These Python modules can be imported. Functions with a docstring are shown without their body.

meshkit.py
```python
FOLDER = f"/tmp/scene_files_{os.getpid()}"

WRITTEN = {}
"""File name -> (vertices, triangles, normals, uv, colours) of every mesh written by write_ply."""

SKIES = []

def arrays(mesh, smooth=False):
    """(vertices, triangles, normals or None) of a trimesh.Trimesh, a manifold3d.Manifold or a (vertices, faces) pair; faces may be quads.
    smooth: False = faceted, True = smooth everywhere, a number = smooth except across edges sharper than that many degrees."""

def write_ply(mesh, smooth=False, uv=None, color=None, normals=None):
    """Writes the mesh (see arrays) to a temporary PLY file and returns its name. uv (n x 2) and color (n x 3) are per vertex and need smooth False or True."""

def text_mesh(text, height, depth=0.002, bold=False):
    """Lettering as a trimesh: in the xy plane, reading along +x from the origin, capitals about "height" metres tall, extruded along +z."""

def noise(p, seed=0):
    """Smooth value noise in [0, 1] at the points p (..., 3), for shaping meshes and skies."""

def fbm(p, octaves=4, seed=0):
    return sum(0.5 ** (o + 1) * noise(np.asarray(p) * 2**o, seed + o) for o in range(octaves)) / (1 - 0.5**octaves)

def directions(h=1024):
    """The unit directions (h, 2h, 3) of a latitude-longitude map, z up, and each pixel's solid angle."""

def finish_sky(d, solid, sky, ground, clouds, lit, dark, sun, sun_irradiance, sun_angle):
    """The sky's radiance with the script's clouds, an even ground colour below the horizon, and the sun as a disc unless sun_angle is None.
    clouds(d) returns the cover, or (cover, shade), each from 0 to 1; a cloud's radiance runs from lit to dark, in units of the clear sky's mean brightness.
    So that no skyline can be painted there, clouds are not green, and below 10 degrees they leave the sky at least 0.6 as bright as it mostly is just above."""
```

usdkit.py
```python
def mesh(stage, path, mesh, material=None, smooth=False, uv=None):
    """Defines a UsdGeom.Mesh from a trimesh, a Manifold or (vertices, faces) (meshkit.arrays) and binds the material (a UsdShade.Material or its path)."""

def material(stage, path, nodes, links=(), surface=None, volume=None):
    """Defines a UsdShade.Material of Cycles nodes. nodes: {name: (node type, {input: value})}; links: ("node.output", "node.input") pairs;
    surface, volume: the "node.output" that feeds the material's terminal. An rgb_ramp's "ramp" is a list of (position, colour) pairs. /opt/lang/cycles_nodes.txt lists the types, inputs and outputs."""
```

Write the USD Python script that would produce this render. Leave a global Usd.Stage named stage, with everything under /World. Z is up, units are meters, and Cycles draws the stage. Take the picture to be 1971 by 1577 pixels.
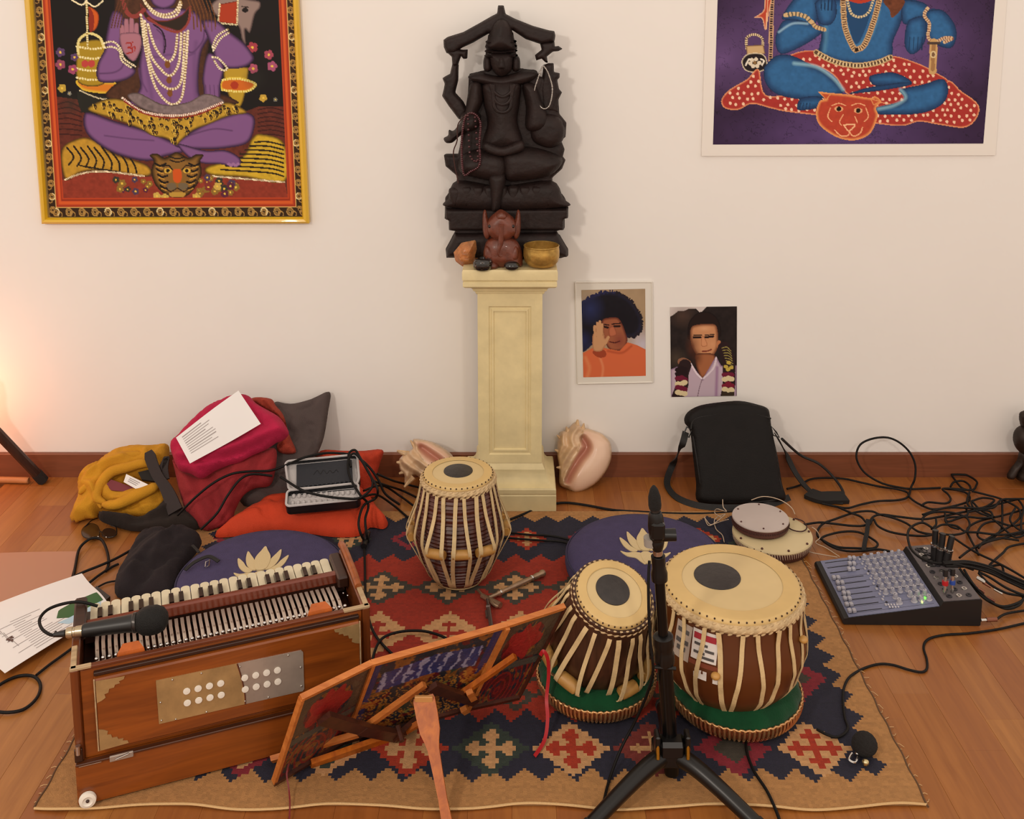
import math, random, numpy as np, trimesh, shapely, usdkit, meshkit
from scipy.spatial import Delaunay
from pxr import Usd, UsdGeom, UsdLux, UsdShade, Sdf, Gf, Vt

stage = Usd.Stage.CreateInMemory()
UsdGeom.SetStageUpAxis(stage, UsdGeom.Tokens.z); UsdGeom.SetStageMetersPerUnit(stage, 1.0)
UsdGeom.Xform.Define(stage, '/World'); UsdGeom.Scope.Define(stage, '/World/Looks')
rng = np.random.default_rng(7); random.seed(7)

# ---------------------------------------------------------------- camera, lights, exposure
FPX, CX, CY, PITCH, CAMH, CAMD = 1972.0, 985.5, 280.0, math.radians(8.65), 1.30, 2.6105627890971435
cam = UsdGeom.Camera.Define(stage, '/World/camera')
cam.AddTranslateOp().Set(Gf.Vec3d(0, -CAMD, CAMH)); cam.AddRotateXOp().Set(90 - math.degrees(PITCH))
AP = 36.0
cam.CreateHorizontalApertureAttr(AP); cam.CreateVerticalApertureAttr(AP * 1577 / 1971)
cam.CreateFocalLengthAttr(AP * FPX / 1971)
cam.CreateHorizontalApertureOffsetAttr(0.0)
cam.CreateVerticalApertureOffsetAttr(-(788.5 - CY) / 1971 * AP)
cam.CreateClippingRangeAttr(Gf.Vec2f(0.05, 60)); cam.CreateExposureAttr(0.40)
# a warm ceiling lamp to the left of and behind the photographer; the room around gives an even warm fill
lamp = UsdLux.SphereLight.Define(stage, '/World/ceiling_lamp_light')
lamp.CreateRadiusAttr(0.11); lamp.CreateIntensityAttr(122.0); lamp.CreateColorAttr(Gf.Vec3f(1.0, 0.895, 0.785))
lamp.AddTranslateOp().Set(Gf.Vec3d(-1.25, -2.95, 1.80))
lamp2 = UsdLux.SphereLight.Define(stage, '/World/ceiling_lamp_light_001')
lamp2.CreateRadiusAttr(0.12); lamp2.CreateIntensityAttr(58.0); lamp2.CreateColorAttr(Gf.Vec3f(1.0, 0.895, 0.785))
lamp2.AddTranslateOp().Set(Gf.Vec3d(0.75, -3.3, 2.0))
dome = UsdLux.DomeLight.Define(stage, '/World/room_fill'); dome.CreateIntensityAttr(0.24); dome.CreateColorAttr(Gf.Vec3f(1.0, 0.86, 0.74))

# ---------------------------------------------------------------- measuring: a point of the photograph on a real plane
S_, C_ = math.sin(PITCH), math.cos(PITCH)
EYE = np.array([0, -CAMD, CAMH])
def ray(x, y):
    u, v = (np.asarray(x, float) - CX) / FPX, (np.asarray(y, float) - CY) / FPX
    return np.stack([u, C_ - v * S_, -(S_ + v * C_)], -1)
def FL(x, y, z=0.0): r = ray(x, y); return EYE + r * ((z - CAMH) / r[..., 2])[..., None] if np.ndim(x) else EYE + r * ((z - CAMH) / r[2])
def WL(x, y, Y=0.0): r = ray(x, y); return EYE + r * ((Y + CAMD) / r[..., 1])[..., None]
class Plane:
    """a real plane through o with unit axes u, v and normal w; at(x, y) gives a photograph point's (u, v) on it"""
    def __init__(s, o, u, v, w=None):
        s.o, s.u = np.asarray(o, float), np.asarray(u, float) / np.linalg.norm(u)
        v = np.asarray(v, float); v = v - s.u * (v @ s.u); s.v = v / np.linalg.norm(v); s.w = np.cross(s.u, s.v)
    def at(s, pts, off=0.0):
        r = ray(*np.asarray(pts, float).T); o = s.o + s.w * off
        p = EYE + r * (((o - EYE) @ s.w) / (r @ s.w))[:, None] - s.o
        return np.stack([p @ s.u, p @ s.v], -1)
    def xyz(s, uvw):
        uvw = np.atleast_2d(uvw); w = uvw[:, 2] if uvw.shape[1] > 2 else np.zeros(len(uvw))
        return s.o + uvw[:, :1] * s.u + uvw[:, 1:2] * s.v + w[:, None] * s.w
    def p3(s, pts, off=0.0): return s.xyz(np.c_[s.at(pts, off), np.full(len(pts), off)])
def crop(pts, o, k): return np.asarray(pts, float) / k + np.asarray(o, float)

# ---------------------------------------------------------------- materials
def lin(c):
    if isinstance(c, str): c = [int(c[i:i + 2], 16) / 255 for i in (1, 3, 5)]
    c = np.asarray(c, float); return np.where(c <= .04045, c / 12.92, ((c + .055) / 1.055) ** 2.4)
_mats = {}
def M(name, color, rough=.55, metal=0.0, vary=None, bump=None, stretch=(1, 1, 1), color2=None, **kw):
    """principled material; vary=(noise scale, contrast) mottles the colour, bump=(scale, strength) roughens it"""
    if name in _mats: return _mats[name]
    c = lin(color)
    n = {'tc': ('texture_coordinate', {}), 'map': ('mapping', {'scale': stretch}), 'p': ('principled_bsdf', {'base_color': tuple(c), 'roughness': rough, 'metallic': metal, **kw})}
    l = [('tc.object', 'map.vector')]
    if vary:
        n['n'] = ('noise_texture', {'scale': vary[0], 'detail': 5.0, 'roughness': .6})
        a, b = (c * (1 - vary[1]), np.minimum(c * (1 + vary[1]), 1)) if color2 is None else (c, lin(color2))
        n['r'] = ('rgb_ramp', {'ramp': [(.32, tuple(a)), (.68, tuple(b))]})
        l += [('map.vector', 'n.vector'), ('n.fac', 'r.fac'), ('r.color', 'p.base_color')]
    if bump:
        n['bn'] = ('noise_texture', {'scale': bump[0], 'detail': 3.0}); n['b'] = ('bump', {'strength': bump[1], 'distance': .002})
        l += [('map.vector', 'bn.vector'), ('bn.fac', 'b.height'), ('b.normal', 'p.normal')]
    _mats[name] = usdkit.material(stage, '/World/Looks/' + name, n, l, surface='p.BSDF'); return _mats[name]
def M_vertex(name, rough=.6, bump=None, **kw):
    if name in _mats: return _mats[name]
    n = {'a': ('attribute', {'attribute': 'tint'}), 'p': ('principled_bsdf', {'roughness': rough, **kw})}
    l = [('a.color', 'p.base_color')]
    if bump:
        n['tc'] = ('texture_coordinate', {}); n['bn'] = ('noise_texture', {'scale': bump[0], 'detail': 2.0}); n['b'] = ('bump', {'strength': bump[1], 'distance': .002})
        l += [('tc.object', 'bn.vector'), ('bn.fac', 'b.height'), ('b.normal', 'p.normal')]
    _mats[name] = usdkit.material(stage, '/World/Looks/' + name, n, l, surface='p.BSDF'); return _mats[name]
def M_wood(name, dark, light, scale=9.0, axis='x', rough=.38, island=0.0, **kw):
    if name in _mats: return _mats[name]
    st = {'x': (.7, 9, 9), 'y': (9, .7, 9), 'z': (9, 9, .7)}[axis]
    n = {'tc': ('texture_coordinate', {}), 'map': ('mapping', {'scale': st}), 'n': ('noise_texture', {'scale': scale, 'detail': 6.0, 'roughness': .62, 'distortion': .6}),
         'r': ('rgb_ramp', {'ramp': [(.30, tuple(lin(dark))), (.70, tuple(lin(light)))]}), 'p': ('principled_bsdf', {'roughness': rough, **kw}),
         'b': ('bump', {'strength': .12, 'distance': .001})}
    l = [('tc.object', 'map.vector'), ('map.vector', 'n.vector'), ('n.fac', 'r.fac'), ('r.color', 'p.base_color'), ('n.fac', 'b.height'), ('b.normal', 'p.normal')]
    _mats[name] = usdkit.material(stage, '/World/Looks/' + name, n, l, surface='p.BSDF'); return _mats[name]

# ---------------------------------------------------------------- scene objects
_used = {}
def numbered(parent, name):
    k = _used.get((parent, name), 0); _used[(parent, name)] = k + 1
    return f'{parent}/{name}' + (f'_{k:03d}' if k else '')
def rotz(a): c, s = math.cos(a), math.sin(a); return np.array([[c, -s, 0], [s, c, 0], [0, 0, 1.0]])
class Node:
    def __init__(s, path, loc=(0, 0, 0), R=np.eye(3)): s.path, s.loc, s.R = path, np.asarray(loc, float), R
    def local(s, v): return (np.asarray(v, float) - s.loc) @ s.R
def tag(path, label, cat, group=None, kind=None):
    p = stage.GetPrimAtPath(path)
    for k, v in (('label', label), ('category', cat), ('group', group), ('kind', kind)):
        if v: p.SetCustomDataByKey(k, v)
def thing(name, label, cat, loc=(0, 0, 0), rz=0.0, group=None, kind=None):
    path = numbered('/World', name); x = UsdGeom.Xform.Define(stage, path)
    x.AddTranslateOp().Set(Gf.Vec3d(*map(float, loc)))
    if rz: x.AddRotateZOp().Set(math.degrees(rz))
    tag(path, label, cat, group, kind); return Node(path, loc, rotz(rz))
def arr(m):
    if isinstance(m, (list,)): m = cat(*m)
    v, f, _ = meshkit.arrays(m); return v, f
def cat(*ms):
    V, F, n = [], [], 0
    for m in ms:
        v, f = arr(m); V.append(v); F.append(f + n); n += len(v)
    return np.vstack(V), np.vstack(F)
def obj(name, mesh, mat, parent=None, label=None, category=None, smooth=32, local=False, tint=None, group=None, kind=None):
    """one Mesh prim: a part of parent, or (parent None) a thing of its own standing at its base. mesh in world coordinates unless local"""
    v, f = arr(mesh)
    path = numbered(parent.path if parent else '/World', name)
    loc = None
    if parent is not None: v = v if local else parent.local(v)
    else:
        lo, hi = v.min(0), v.max(0); loc = np.array([(lo[0] + hi[0]) / 2, (lo[1] + hi[1]) / 2, lo[2]]); v = v - loc
    m = usdkit.mesh(stage, path, (v, f), mat, smooth=True if tint is not None and smooth else smooth)
    if tint is not None:
        UsdGeom.PrimvarsAPI(m).CreatePrimvar('tint', Sdf.ValueTypeNames.Color3fArray, 'vertex').Set(Vt.Vec3fArray.FromNumpy(np.asarray(tint, np.float32)))
    if loc is not None: UsdGeom.Xformable(m).AddTranslateOp().Set(Gf.Vec3d(*map(float, loc)))
    p = m.GetPrim()
    for k, val in (('label', label), ('category', category), ('group', group), ('kind', kind)):
        if val: p.SetCustomDataByKey(k, val)
    return Node(path, parent.loc if parent else loc, parent.R if parent else np.eye(3))

# ---------------------------------------------------------------- shapes
def rbox(c, s, r=.002, R=None):
    h = np.asarray(s, float) / 2; r = min(r, h.min() * .9); P = []
    for sx in (-1, 1):
        for sy in (-1, 1):
            for sz in (-1, 1):
                q = np.array([sx, sy, sz])
                for k in range(3):
                    d = h - r; d[k] = h[k]; P.append(q * d)
    v = trimesh.convex.convex_hull(np.array(P)); x = np.array(v.vertices)
    if R is not None: x = x @ np.asarray(R).T
    return x + np.asarray(c, float), np.array(v.faces)
def hull(P): v = trimesh.convex.convex_hull(np.asarray(P, float)); return np.array(v.vertices), np.array(v.faces)
def prism(poly, z0, z1, holes=()):
    g = shapely.Polygon(poly, holes).buffer(0)
    gs = list(getattr(g, 'geoms', [g]))
    out = [trimesh.creation.extrude_polygon(q, z1 - z0, engine='earcut') for q in gs]
    v, f = cat(*out); v = v + [0, 0, z0]; return v, f
def frame_of(d, up=(0, 0, 1)):
    d = np.asarray(d, float) / np.linalg.norm(d); u = np.asarray(up, float)
    if abs(d @ u) > .97: u = np.array([1.0, 0, 0])
    x = np.cross(u, d); x /= np.linalg.norm(x); return np.stack([x, np.cross(d, x), d], 1)
def spline(P, n=8, closed=False):
    P = np.asarray(P, float); N = len(P); out = []
    idx = (lambda i: i % N) if closed else (lambda i: min(max(i, 0), N - 1))
    t = np.linspace(0, 1, n, endpoint=False)[:, None]
    for i in range(N if closed else N - 1):
        a, b, c, d = (P[idx(i + k)] for k in (-1, 0, 1, 2))
        out.append(.5 * ((2 * b) + (-a + c) * t + (2 * a - 5 * b + 4 * c - d) * t ** 2 + (-a + 3 * b - 3 * c + d) * t ** 3))
    if not closed: out.append(P[-1:])
    return np.vstack(out)
def sweep(P, sec, closed=False, scale=None, up=(0, 0, 1)):
    """carries a 2-D section (k x 2) along P without twisting"""
    P = np.asarray(P, float); n, sec = len(P), np.asarray(sec, float); k = len(sec)
    T = np.gradient(P, axis=0) if not closed else np.roll(P, -1, 0) - np.roll(P, 1, 0)
    T /= np.maximum(np.linalg.norm(T, axis=1, keepdims=True), 1e-12)
    F0 = frame_of(T[0], up); x = F0[:, 0]; V = []
    for i in range(n):
        x = x - T[i] * (x @ T[i]); x /= np.linalg.norm(x); y = np.cross(T[i], x)
        s = 1 if scale is None else scale[i]
        V.append(P[i] + s * (sec[:, :1] * x + sec[:, 1:2] * y))
    V = np.vstack(V); F = []
    m = n if closed else n - 1
    for i in range(m):
        a, b = i * k, ((i + 1) % n) * k
        for j in range(k):
            j2 = (j + 1) % k; F += [[a + j, a + j2, b + j2], [a + j, b + j2, b + j]]
    if not closed:
        c0, c1 = len(V), len(V) + 1; V = np.vstack([V, P[:1], P[-1:]])
        for j in range(k):
            j2 = (j + 1) % k; F += [[c0, j2, j], [c1, (n - 1) * k + j, (n - 1) * k + j2]]
    return V, np.array(F)
def circ(r, n=8, ry=None): a = np.arange(n) * 2 * np.pi / n; return np.c_[r * np.cos(a), (ry or r) * np.sin(a)]
def tube(P, r, n=8, closed=False, scale=None): return sweep(P, circ(r, n), closed, scale)
def rod(a, b, r, n=12, r2=None): return sweep(np.array([a, b], float), circ(r, n), scale=None if r2 is None else [1, r2 / r])
def lathe(prof, n=40, wob=None):
    prof = np.asarray(prof, float); k = len(prof); a = np.arange(n) * 2 * np.pi / n
    V = np.stack([prof[:, None, 0] * np.cos(a), prof[:, None, 0] * np.sin(a), np.repeat(prof[:, 1:2], n, 1)], -1)
    if wob is not None: V = wob(V, a)
    V = V.reshape(-1, 3); F = []
    for i in range(k - 1):
        for j in range(n):
            j2 = (j + 1) % n; p, q, r, s = i * n + j, i * n + j2, (i + 1) * n + j2, (i + 1) * n + j; F += [[p, q, r], [p, r, s]]
    return V, np.array(F)
def ball(c, r, sub=2, s=(1, 1, 1)):
    m = trimesh.creation.icosphere(sub); return np.array(m.vertices) * np.asarray(s) * r + np.asarray(c, float), np.array(m.faces)
def move(m, R=None, t=(0, 0, 0)):
    v, f = arr(m); v = v if R is None else v @ np.asarray(R).T; return v + np.asarray(t, float), f
def strip(P, N, w, t):
    """a flat ribbon of width w and thickness t along P, facing N (unit, per point)"""
    P, N = np.asarray(P, float), np.asarray(N, float); N = np.broadcast_to(N, P.shape)
    T = np.gradient(P, axis=0); T /= np.maximum(np.linalg.norm(T, axis=1, keepdims=True), 1e-12)
    B = np.cross(T, N); B /= np.maximum(np.linalg.norm(B, axis=1, keepdims=True), 1e-12); N = np.cross(B, T)
    w = np.broadcast_to(np.asarray(w, float), (len(P),))[:, None] / 2
    V = np.stack([P + B * w + N * t / 2, P - B * w + N * t / 2, P - B * w - N * t / 2, P + B * w - N * t / 2], 1).reshape(-1, 3); F = []
    for i in range(len(P) - 1):
        a, b = 4 * i, 4 * i + 4
        for j in range(4): j2 = (j + 1) % 4; F += [[a + j, a + j2, b + j2], [a + j, b + j2, b + j]]
    e = len(V) - 4; F += [[2, 1, 0], [3, 2, 0], [e, e + 1, e + 2], [e, e + 2, e + 3]]
    return V, np.array(F)
def segdist(P, L):
    """distance of the points P to the polyline L, and the arc length of the nearest place on it"""
    best, at, acc = np.full(len(P), 1e9), np.zeros(len(P)), 0.0
    for a, b in zip(L[:-1], L[1:]):
        d = b - a; n = np.linalg.norm(d)
        if n < 1e-9: continue
        t = np.clip((P - a) @ d / n ** 2, 0, 1); q = np.hypot(*(P - a - t[:, None] * d).T)
        m = q < best; best[m] = q[m]; at[m] = acc + t[m] * n; acc += n
    return best, at
def puff(poly, step, front, back=0.0, edge=0.0):
    """a closed body over a 2-D outline: front(d, x, y) high on one side, back(d, x, y) on the other; d is the distance to the outline"""
    ring = np.asarray(poly, float); L = np.vstack([ring, ring[:1]])
    seg = np.hypot(*np.diff(L, axis=0).T); s = np.r_[0, np.cumsum(seg)]; n = max(int(s[-1] / step), 12)
    u = np.linspace(0, s[-1], n, endpoint=False); B = np.c_[np.interp(u, s, L[:, 0]), np.interp(u, s, L[:, 1])]
    g = shapely.Polygon(B).buffer(0)
    if g.geom_type != 'Polygon': g = max(g.geoms, key=lambda q: q.area)
    x0, y0, x1, y1 = g.bounds; xs, ys = np.meshgrid(np.arange(x0, x1, step), np.arange(y0, y1, step * .87))
    xs[1::2] += step / 2; I = np.c_[xs.ravel(), ys.ravel()]; I = I[shapely.contains_xy(g, I[:, 0], I[:, 1])]
    d, _ = segdist(I, np.vstack([B, B[:1]])); I = I[d > step * .55]
    A = np.vstack([B, I]); d = np.r_[np.zeros(len(B)), segdist(I, np.vstack([B, B[:1]]))[0]] if len(I) else np.zeros(len(B))
    T = Delaunay(A).simplices; c = A[T].mean(1); T = T[shapely.contains_xy(g, c[:, 0], c[:, 1])]
    p, q, r = A[T[:, 0]], A[T[:, 1]], A[T[:, 2]]; cr = (q[:, 0] - p[:, 0]) * (r[:, 1] - p[:, 1]) - (q[:, 1] - p[:, 1]) * (r[:, 0] - p[:, 0])
    T[cr < 0] = T[cr < 0][:, ::-1]; T = T[np.abs(cr) > 1e-12]
    fz = front(d, A[:, 0], A[:, 1]) if callable(front) else np.full(len(A), front)
    bz = back(d, A[:, 0], A[:, 1]) if callable(back) else np.full(len(A), back)
    nb, na = len(B), len(A)
    if edge:
        V = np.vstack([np.c_[A, fz], np.c_[A, -bz]]); F = [T, T[:, ::-1] + na]
        E = [[i, j + na, j] for i, j in zip(range(nb), np.roll(np.arange(nb), -1))] + [[i, i + na, j + na] for i, j in zip(range(nb), np.roll(np.arange(nb), -1))]
        return V, np.vstack(F + [np.array(E)])
    fz[:nb] = 0
    idx = np.r_[np.arange(nb), np.arange(na, na + len(I))]
    V = np.vstack([np.c_[A, fz], np.c_[I, -bz[nb:]]]); return V, np.vstack([T, idx[T[:, ::-1]]])
def dome_of(h, w):   # rises from the outline to height h within the distance w
    return lambda d, x, y: h * np.sqrt(np.clip(1 - (1 - np.minimum(d / w, 1)) ** 2, 0, 1))
def fbm2(x, y, k, seed=0, oct=3): return meshkit.fbm(np.stack([x * k, y * k, np.zeros_like(x) + .37], -1), oct, seed) - .5

# ================================================================ the room
wall_m = M('wall_paint', '#e9e5e0', .85, bump=(60, .12), vary=(3.0, .012))
wall = obj('wall_back', rbox((0, .06, 1.3), (5.2, .12, 2.6), .002), wall_m, smooth=False); tag(wall.path, 'white painted back wall behind the musical instruments', 'wall', kind='structure')
base_m = M_wood('baseboard_wood', '#6b3c25', '#80492f', 6, 'x', .42)
bb = obj('baseboard_back', [rbox((0, -.0075, .0255), (5.2, .015, .081), .002)], base_m, smooth=False); tag(bb.path, 'brown wooden baseboard along the foot of the white wall', 'baseboard', kind='structure')
floor = thing('floor', 'warm brown parquet floor of narrow wooden planks', 'floor', kind='structure')
sub_m = M_wood('subfloor_wood', '#7a4a24', '#8c572a', 6, 'y', .4)
obj('subfloor', rbox((0, -1.6, -.03), (5.2, 3.2, .04), .001), sub_m, floor, smooth=False)
pm = [M_wood(f'plank_wood_{"abcdef"[i]}', a, b, 7, 'y', .36) for i, (a, b) in enumerate((('#874f24', '#9a5e2a'), ('#8c562a', '#a06732'), ('#824a21', '#955727'), ('#905a29', '#a66d35'), ('#88501f', '#9d622b'), ('#844c24', '#985c2a')))]
pw = .071
for i in range(-19, 20):
    y = -rng.uniform(.05, .45) - .016
    edges = [-.010]
    while y > -1.62: edges.append(y); y -= rng.uniform(.36, .62)
    edges.append(-1.66)
    for y1, y0 in zip(edges[:-1], edges[1:]):
        if y1 - y0 < .05: continue
        obj('plank', rbox(((i + .5) * pw, (y0 + y1) / 2, -.005), (pw - .0002, y1 - y0 - .0002, .010), .0003), pm[rng.integers(6)], floor, smooth=False)

# ---------------------------------------------------------------- the kilim: every woven cell is one stepped cell of colour
def build_rug():
    t = thing('kilim_rug', 'flat woven kilim rug in navy, rust red and tan with stepped diamonds', 'rug', (-.047, -.675, 0))
    x0, x1, y0, y1, c = -.765, .668, -1.146, -.205, .0058
    nx, ny = int((x1 - x0) / c), int((y1 - y0) / c)
    X, Y = np.meshgrid(x0 + (np.arange(nx) + .5) * (x1 - x0) / nx, y0 + (np.arange(ny) + .5) * (y1 - y0) / ny)
    pal = {k: lin(v) for k, v in dict(tan='#9f7243', navy='#1d1c2c', red='#8a2410', crim='#761b27', cream='#b3875a', green='#39332a', brick='#962c14', dusk='#6c2822', teal='#2c362e').items()}
    col = np.empty(X.shape + (3,)); col[:] = pal['tan']
    tri = lambda u, p: np.abs((u / p) % 1 - .5) * 2            # zigzag between 0 and 1
    q = lambda v: np.round(v / c) * c
    dF, dB, dL, dR = Y - y0, y1 - Y, X - x0, x1 - X
    zig = .030
    inn = (dF > .050 + q(zig * tri(X - .02, .057))) & (dB > .026 + q(zig * tri(X, .057))) & (dL > .035 + q(zig * tri(Y, .057))) & (dR > .035 + q(zig * tri(Y, .057)))
    col[inn] = pal['navy']
    fld = (Y > -.955 + q(.034 * tri(X + .03, .057))) & (Y < -.402 - q(.034 * tri(X + .02, .057))) & (X > -.56 + q(.03 * tri(Y, .057))) & (X < .43 - q(.03 * tri(Y, .057)))
    col[fld] = pal['red']
    def diamond(cx, cy, h, a, b, kind='cross', w=None):
        u, v = (X - cx) / (w or h), (Y - cy) / h
        r = np.abs(np.round((X - cx) / c / 1.5) * 1.5 * c / (w or h)) + np.abs(np.round((Y - cy) / c / 1.5) * 1.5 * c / h)
        col[r < 1] = pal[a]
        if kind == 'cross':         # five little stepped lozenges making a cross
            for ox, oy in ((0, 0), (.44, 0), (-.44, 0), (0, .44), (0, -.44)):
                m = (np.abs(u - ox) + np.abs(v - oy) < .235) | ((np.abs(u - ox) < .09) & (np.abs(v - oy) < .25)) | ((np.abs(u - ox) < .25) & (np.abs(v - oy) < .09)); col[m & (r < .95)] = pal[b]
            col[((np.abs(u) < .07) & (np.abs(v) < .5)) | ((np.abs(v) < .07) & (np.abs(u) < .5))] = pal[b]
        elif kind == 'crosses':     # plus signs in a cream lozenge
            for ox, oy in ((0, .38), (-.36, 0), (.36, 0), (0, -.38), (0, 0)):
                m = ((np.abs(u - ox) < .07) & (np.abs(v - oy) < .21)) | ((np.abs(u - ox) < .2) & (np.abs(v - oy) < .075)); col[m & (r < .9)] = pal[b]
        elif kind == 'blot':
            col[(np.abs(u) + np.abs(v) < .52) & ((np.abs(u) < .2) | (np.abs(v) < .25))] = pal[b]
    f = -1.018
    for k, (a, b, kd) in zip(range(-4, 5), (('red', 'cream', 'cross'), ('crim', 'cream', 'cross'), ('cream', 'teal', 'cross'), ('brick', 'cream', 'cross'), ('teal', 'cream', 'cross'), ('cream', 'brick', 'cross'), ('dusk', 'cream', 'crosses'), ('crim', 'green', 'blot'), ('cream', 'brick', 'cross'))):
        diamond(.103 + (k - 1) * .1395, f, .066, a, b, kd)
    for k, (a, b, kd) in zip(range(-4, 5), (('crim', 'green', 'blot'), ('brick', 'cream', 'cross'), ('teal', 'cream', 'cross'), ('crim', 'navy', 'blot'), ('cream', 'teal', 'cross'), ('brick', 'cream', 'crosses'), ('crim', 'green', 'blot'), ('teal', 'cream', 'cross'), ('brick', 'cream', 'cross'))):
        diamond(.035 + (k - 1) * .1395, -.335, .052, a, b, kd)
    for j, (a, b, kd) in enumerate((('crim', 'green', 'blot'), ('cream', 'brick', 'cross'), ('brick', 'green', 'blot'), ('teal', 'cream', 'cross'))):
        diamond(.535, -.835 + j * .145, .062, a, b, kd); diamond(-.66, -.835 + j * .145, .062, b, a, kd)
    for i in range(-3, 3):
        diamond(.008 + i * .1475, -.535, .067, 'green', 'cream', 'cross', .071)
        diamond(.018 + i * .1475, -.700, .075, 'cream', 'red', 'crosses', .071)
        diamond(.008 + i * .1475, -.862, .067, 'green', 'brick', 'cross', .071)
    # abrash: the dye varies from one woven row to the next
    col *= (1 + .10 * (rng.random((ny, 1, 1)) - .5)) * (1 + .22 * (rng.random((ny, nx, 1)) - .5))
    hx, hy = (x1 - x0) / nx / 2, (y1 - y0) / ny / 2
    cs = np.stack([np.stack([X + sx * hx, Y + sy * hy], -1) for sx, sy in ((-1, -1), (1, -1), (1, 1), (-1, 1))], 2).reshape(-1, 2)
    def lift(p):
        e = np.minimum.reduce([p[:, 1] - y0, y1 - p[:, 1], p[:, 0] - x0, x1 - p[:, 0]])
        z = .0045 + .0008 * np.clip(1 - (p[:, 1] - y0) / .06, 0, 1) * (np.sin(p[:, 0] * 34) + .6 * np.sin(p[:, 0] * 61 + 1))
        return np.maximum(z, .0035)
    wav = lambda p: np.c_[p[:, 0], p[:, 1] + .006 * np.sin(p[:, 0] * 21 + .8) * np.clip(1 - (p[:, 1] - y0) / .09, 0, 1)]
    V = np.c_[wav(cs), lift(cs)]; n = nx * ny; b = np.arange(n)[:, None] * 4
    F = np.vstack([b + [0, 1, 2], b + [0, 2, 3]])
    obj('woven_field', (V, F), M_vertex('kilim_weave', .92, bump=(420, .5)), t, smooth=False, tint=np.repeat(col.reshape(-1, 3), 4, 0))
    edge_m = M('kilim_backing', '#8e6a42', .9, bump=(400, .4))
    obj('backing', rbox(((x0 + x1) / 2, (y0 + y1) / 2, .0015), (x1 - x0 - .012, y1 - y0 - .012, .003), .001), edge_m, t)
    xs = np.linspace(x0, x1, 160); p = np.c_[xs, np.full(160, y0)]
    selv = M('selvedge_cord', '#c9a573', .85, bump=(500, .4))
    obj('selvedge', tube(np.c_[wav(p), lift(p) + .0002], .0020, 6), selv, t)
    ys = np.linspace(y0, y1, 120); brown = M('side_binding', '#5b4028', .9)
    for sx in (x0, x1):
        obj('side_binding', tube(np.c_[np.full(120, sx) + .0012 * np.sin(ys * 90), ys, np.full(120, .004)], .0018, 6), brown, t)
    fr = []
    for sx, o in ((x0, -1), (x1, 1)):
        for y in np.arange(y0 + .01, y1, .019):
            l = rng.uniform(.006, .014); fr.append(tube(np.array([[sx, y, .003], [sx + o * l * .5, y + rng.normal(0, .003), .004], [sx + o * l, y + rng.normal(0, .006), .001]]), .0006, 4))
    obj('fringe', cat(*fr), selv, t, kind='stuff')
build_rug()

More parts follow.
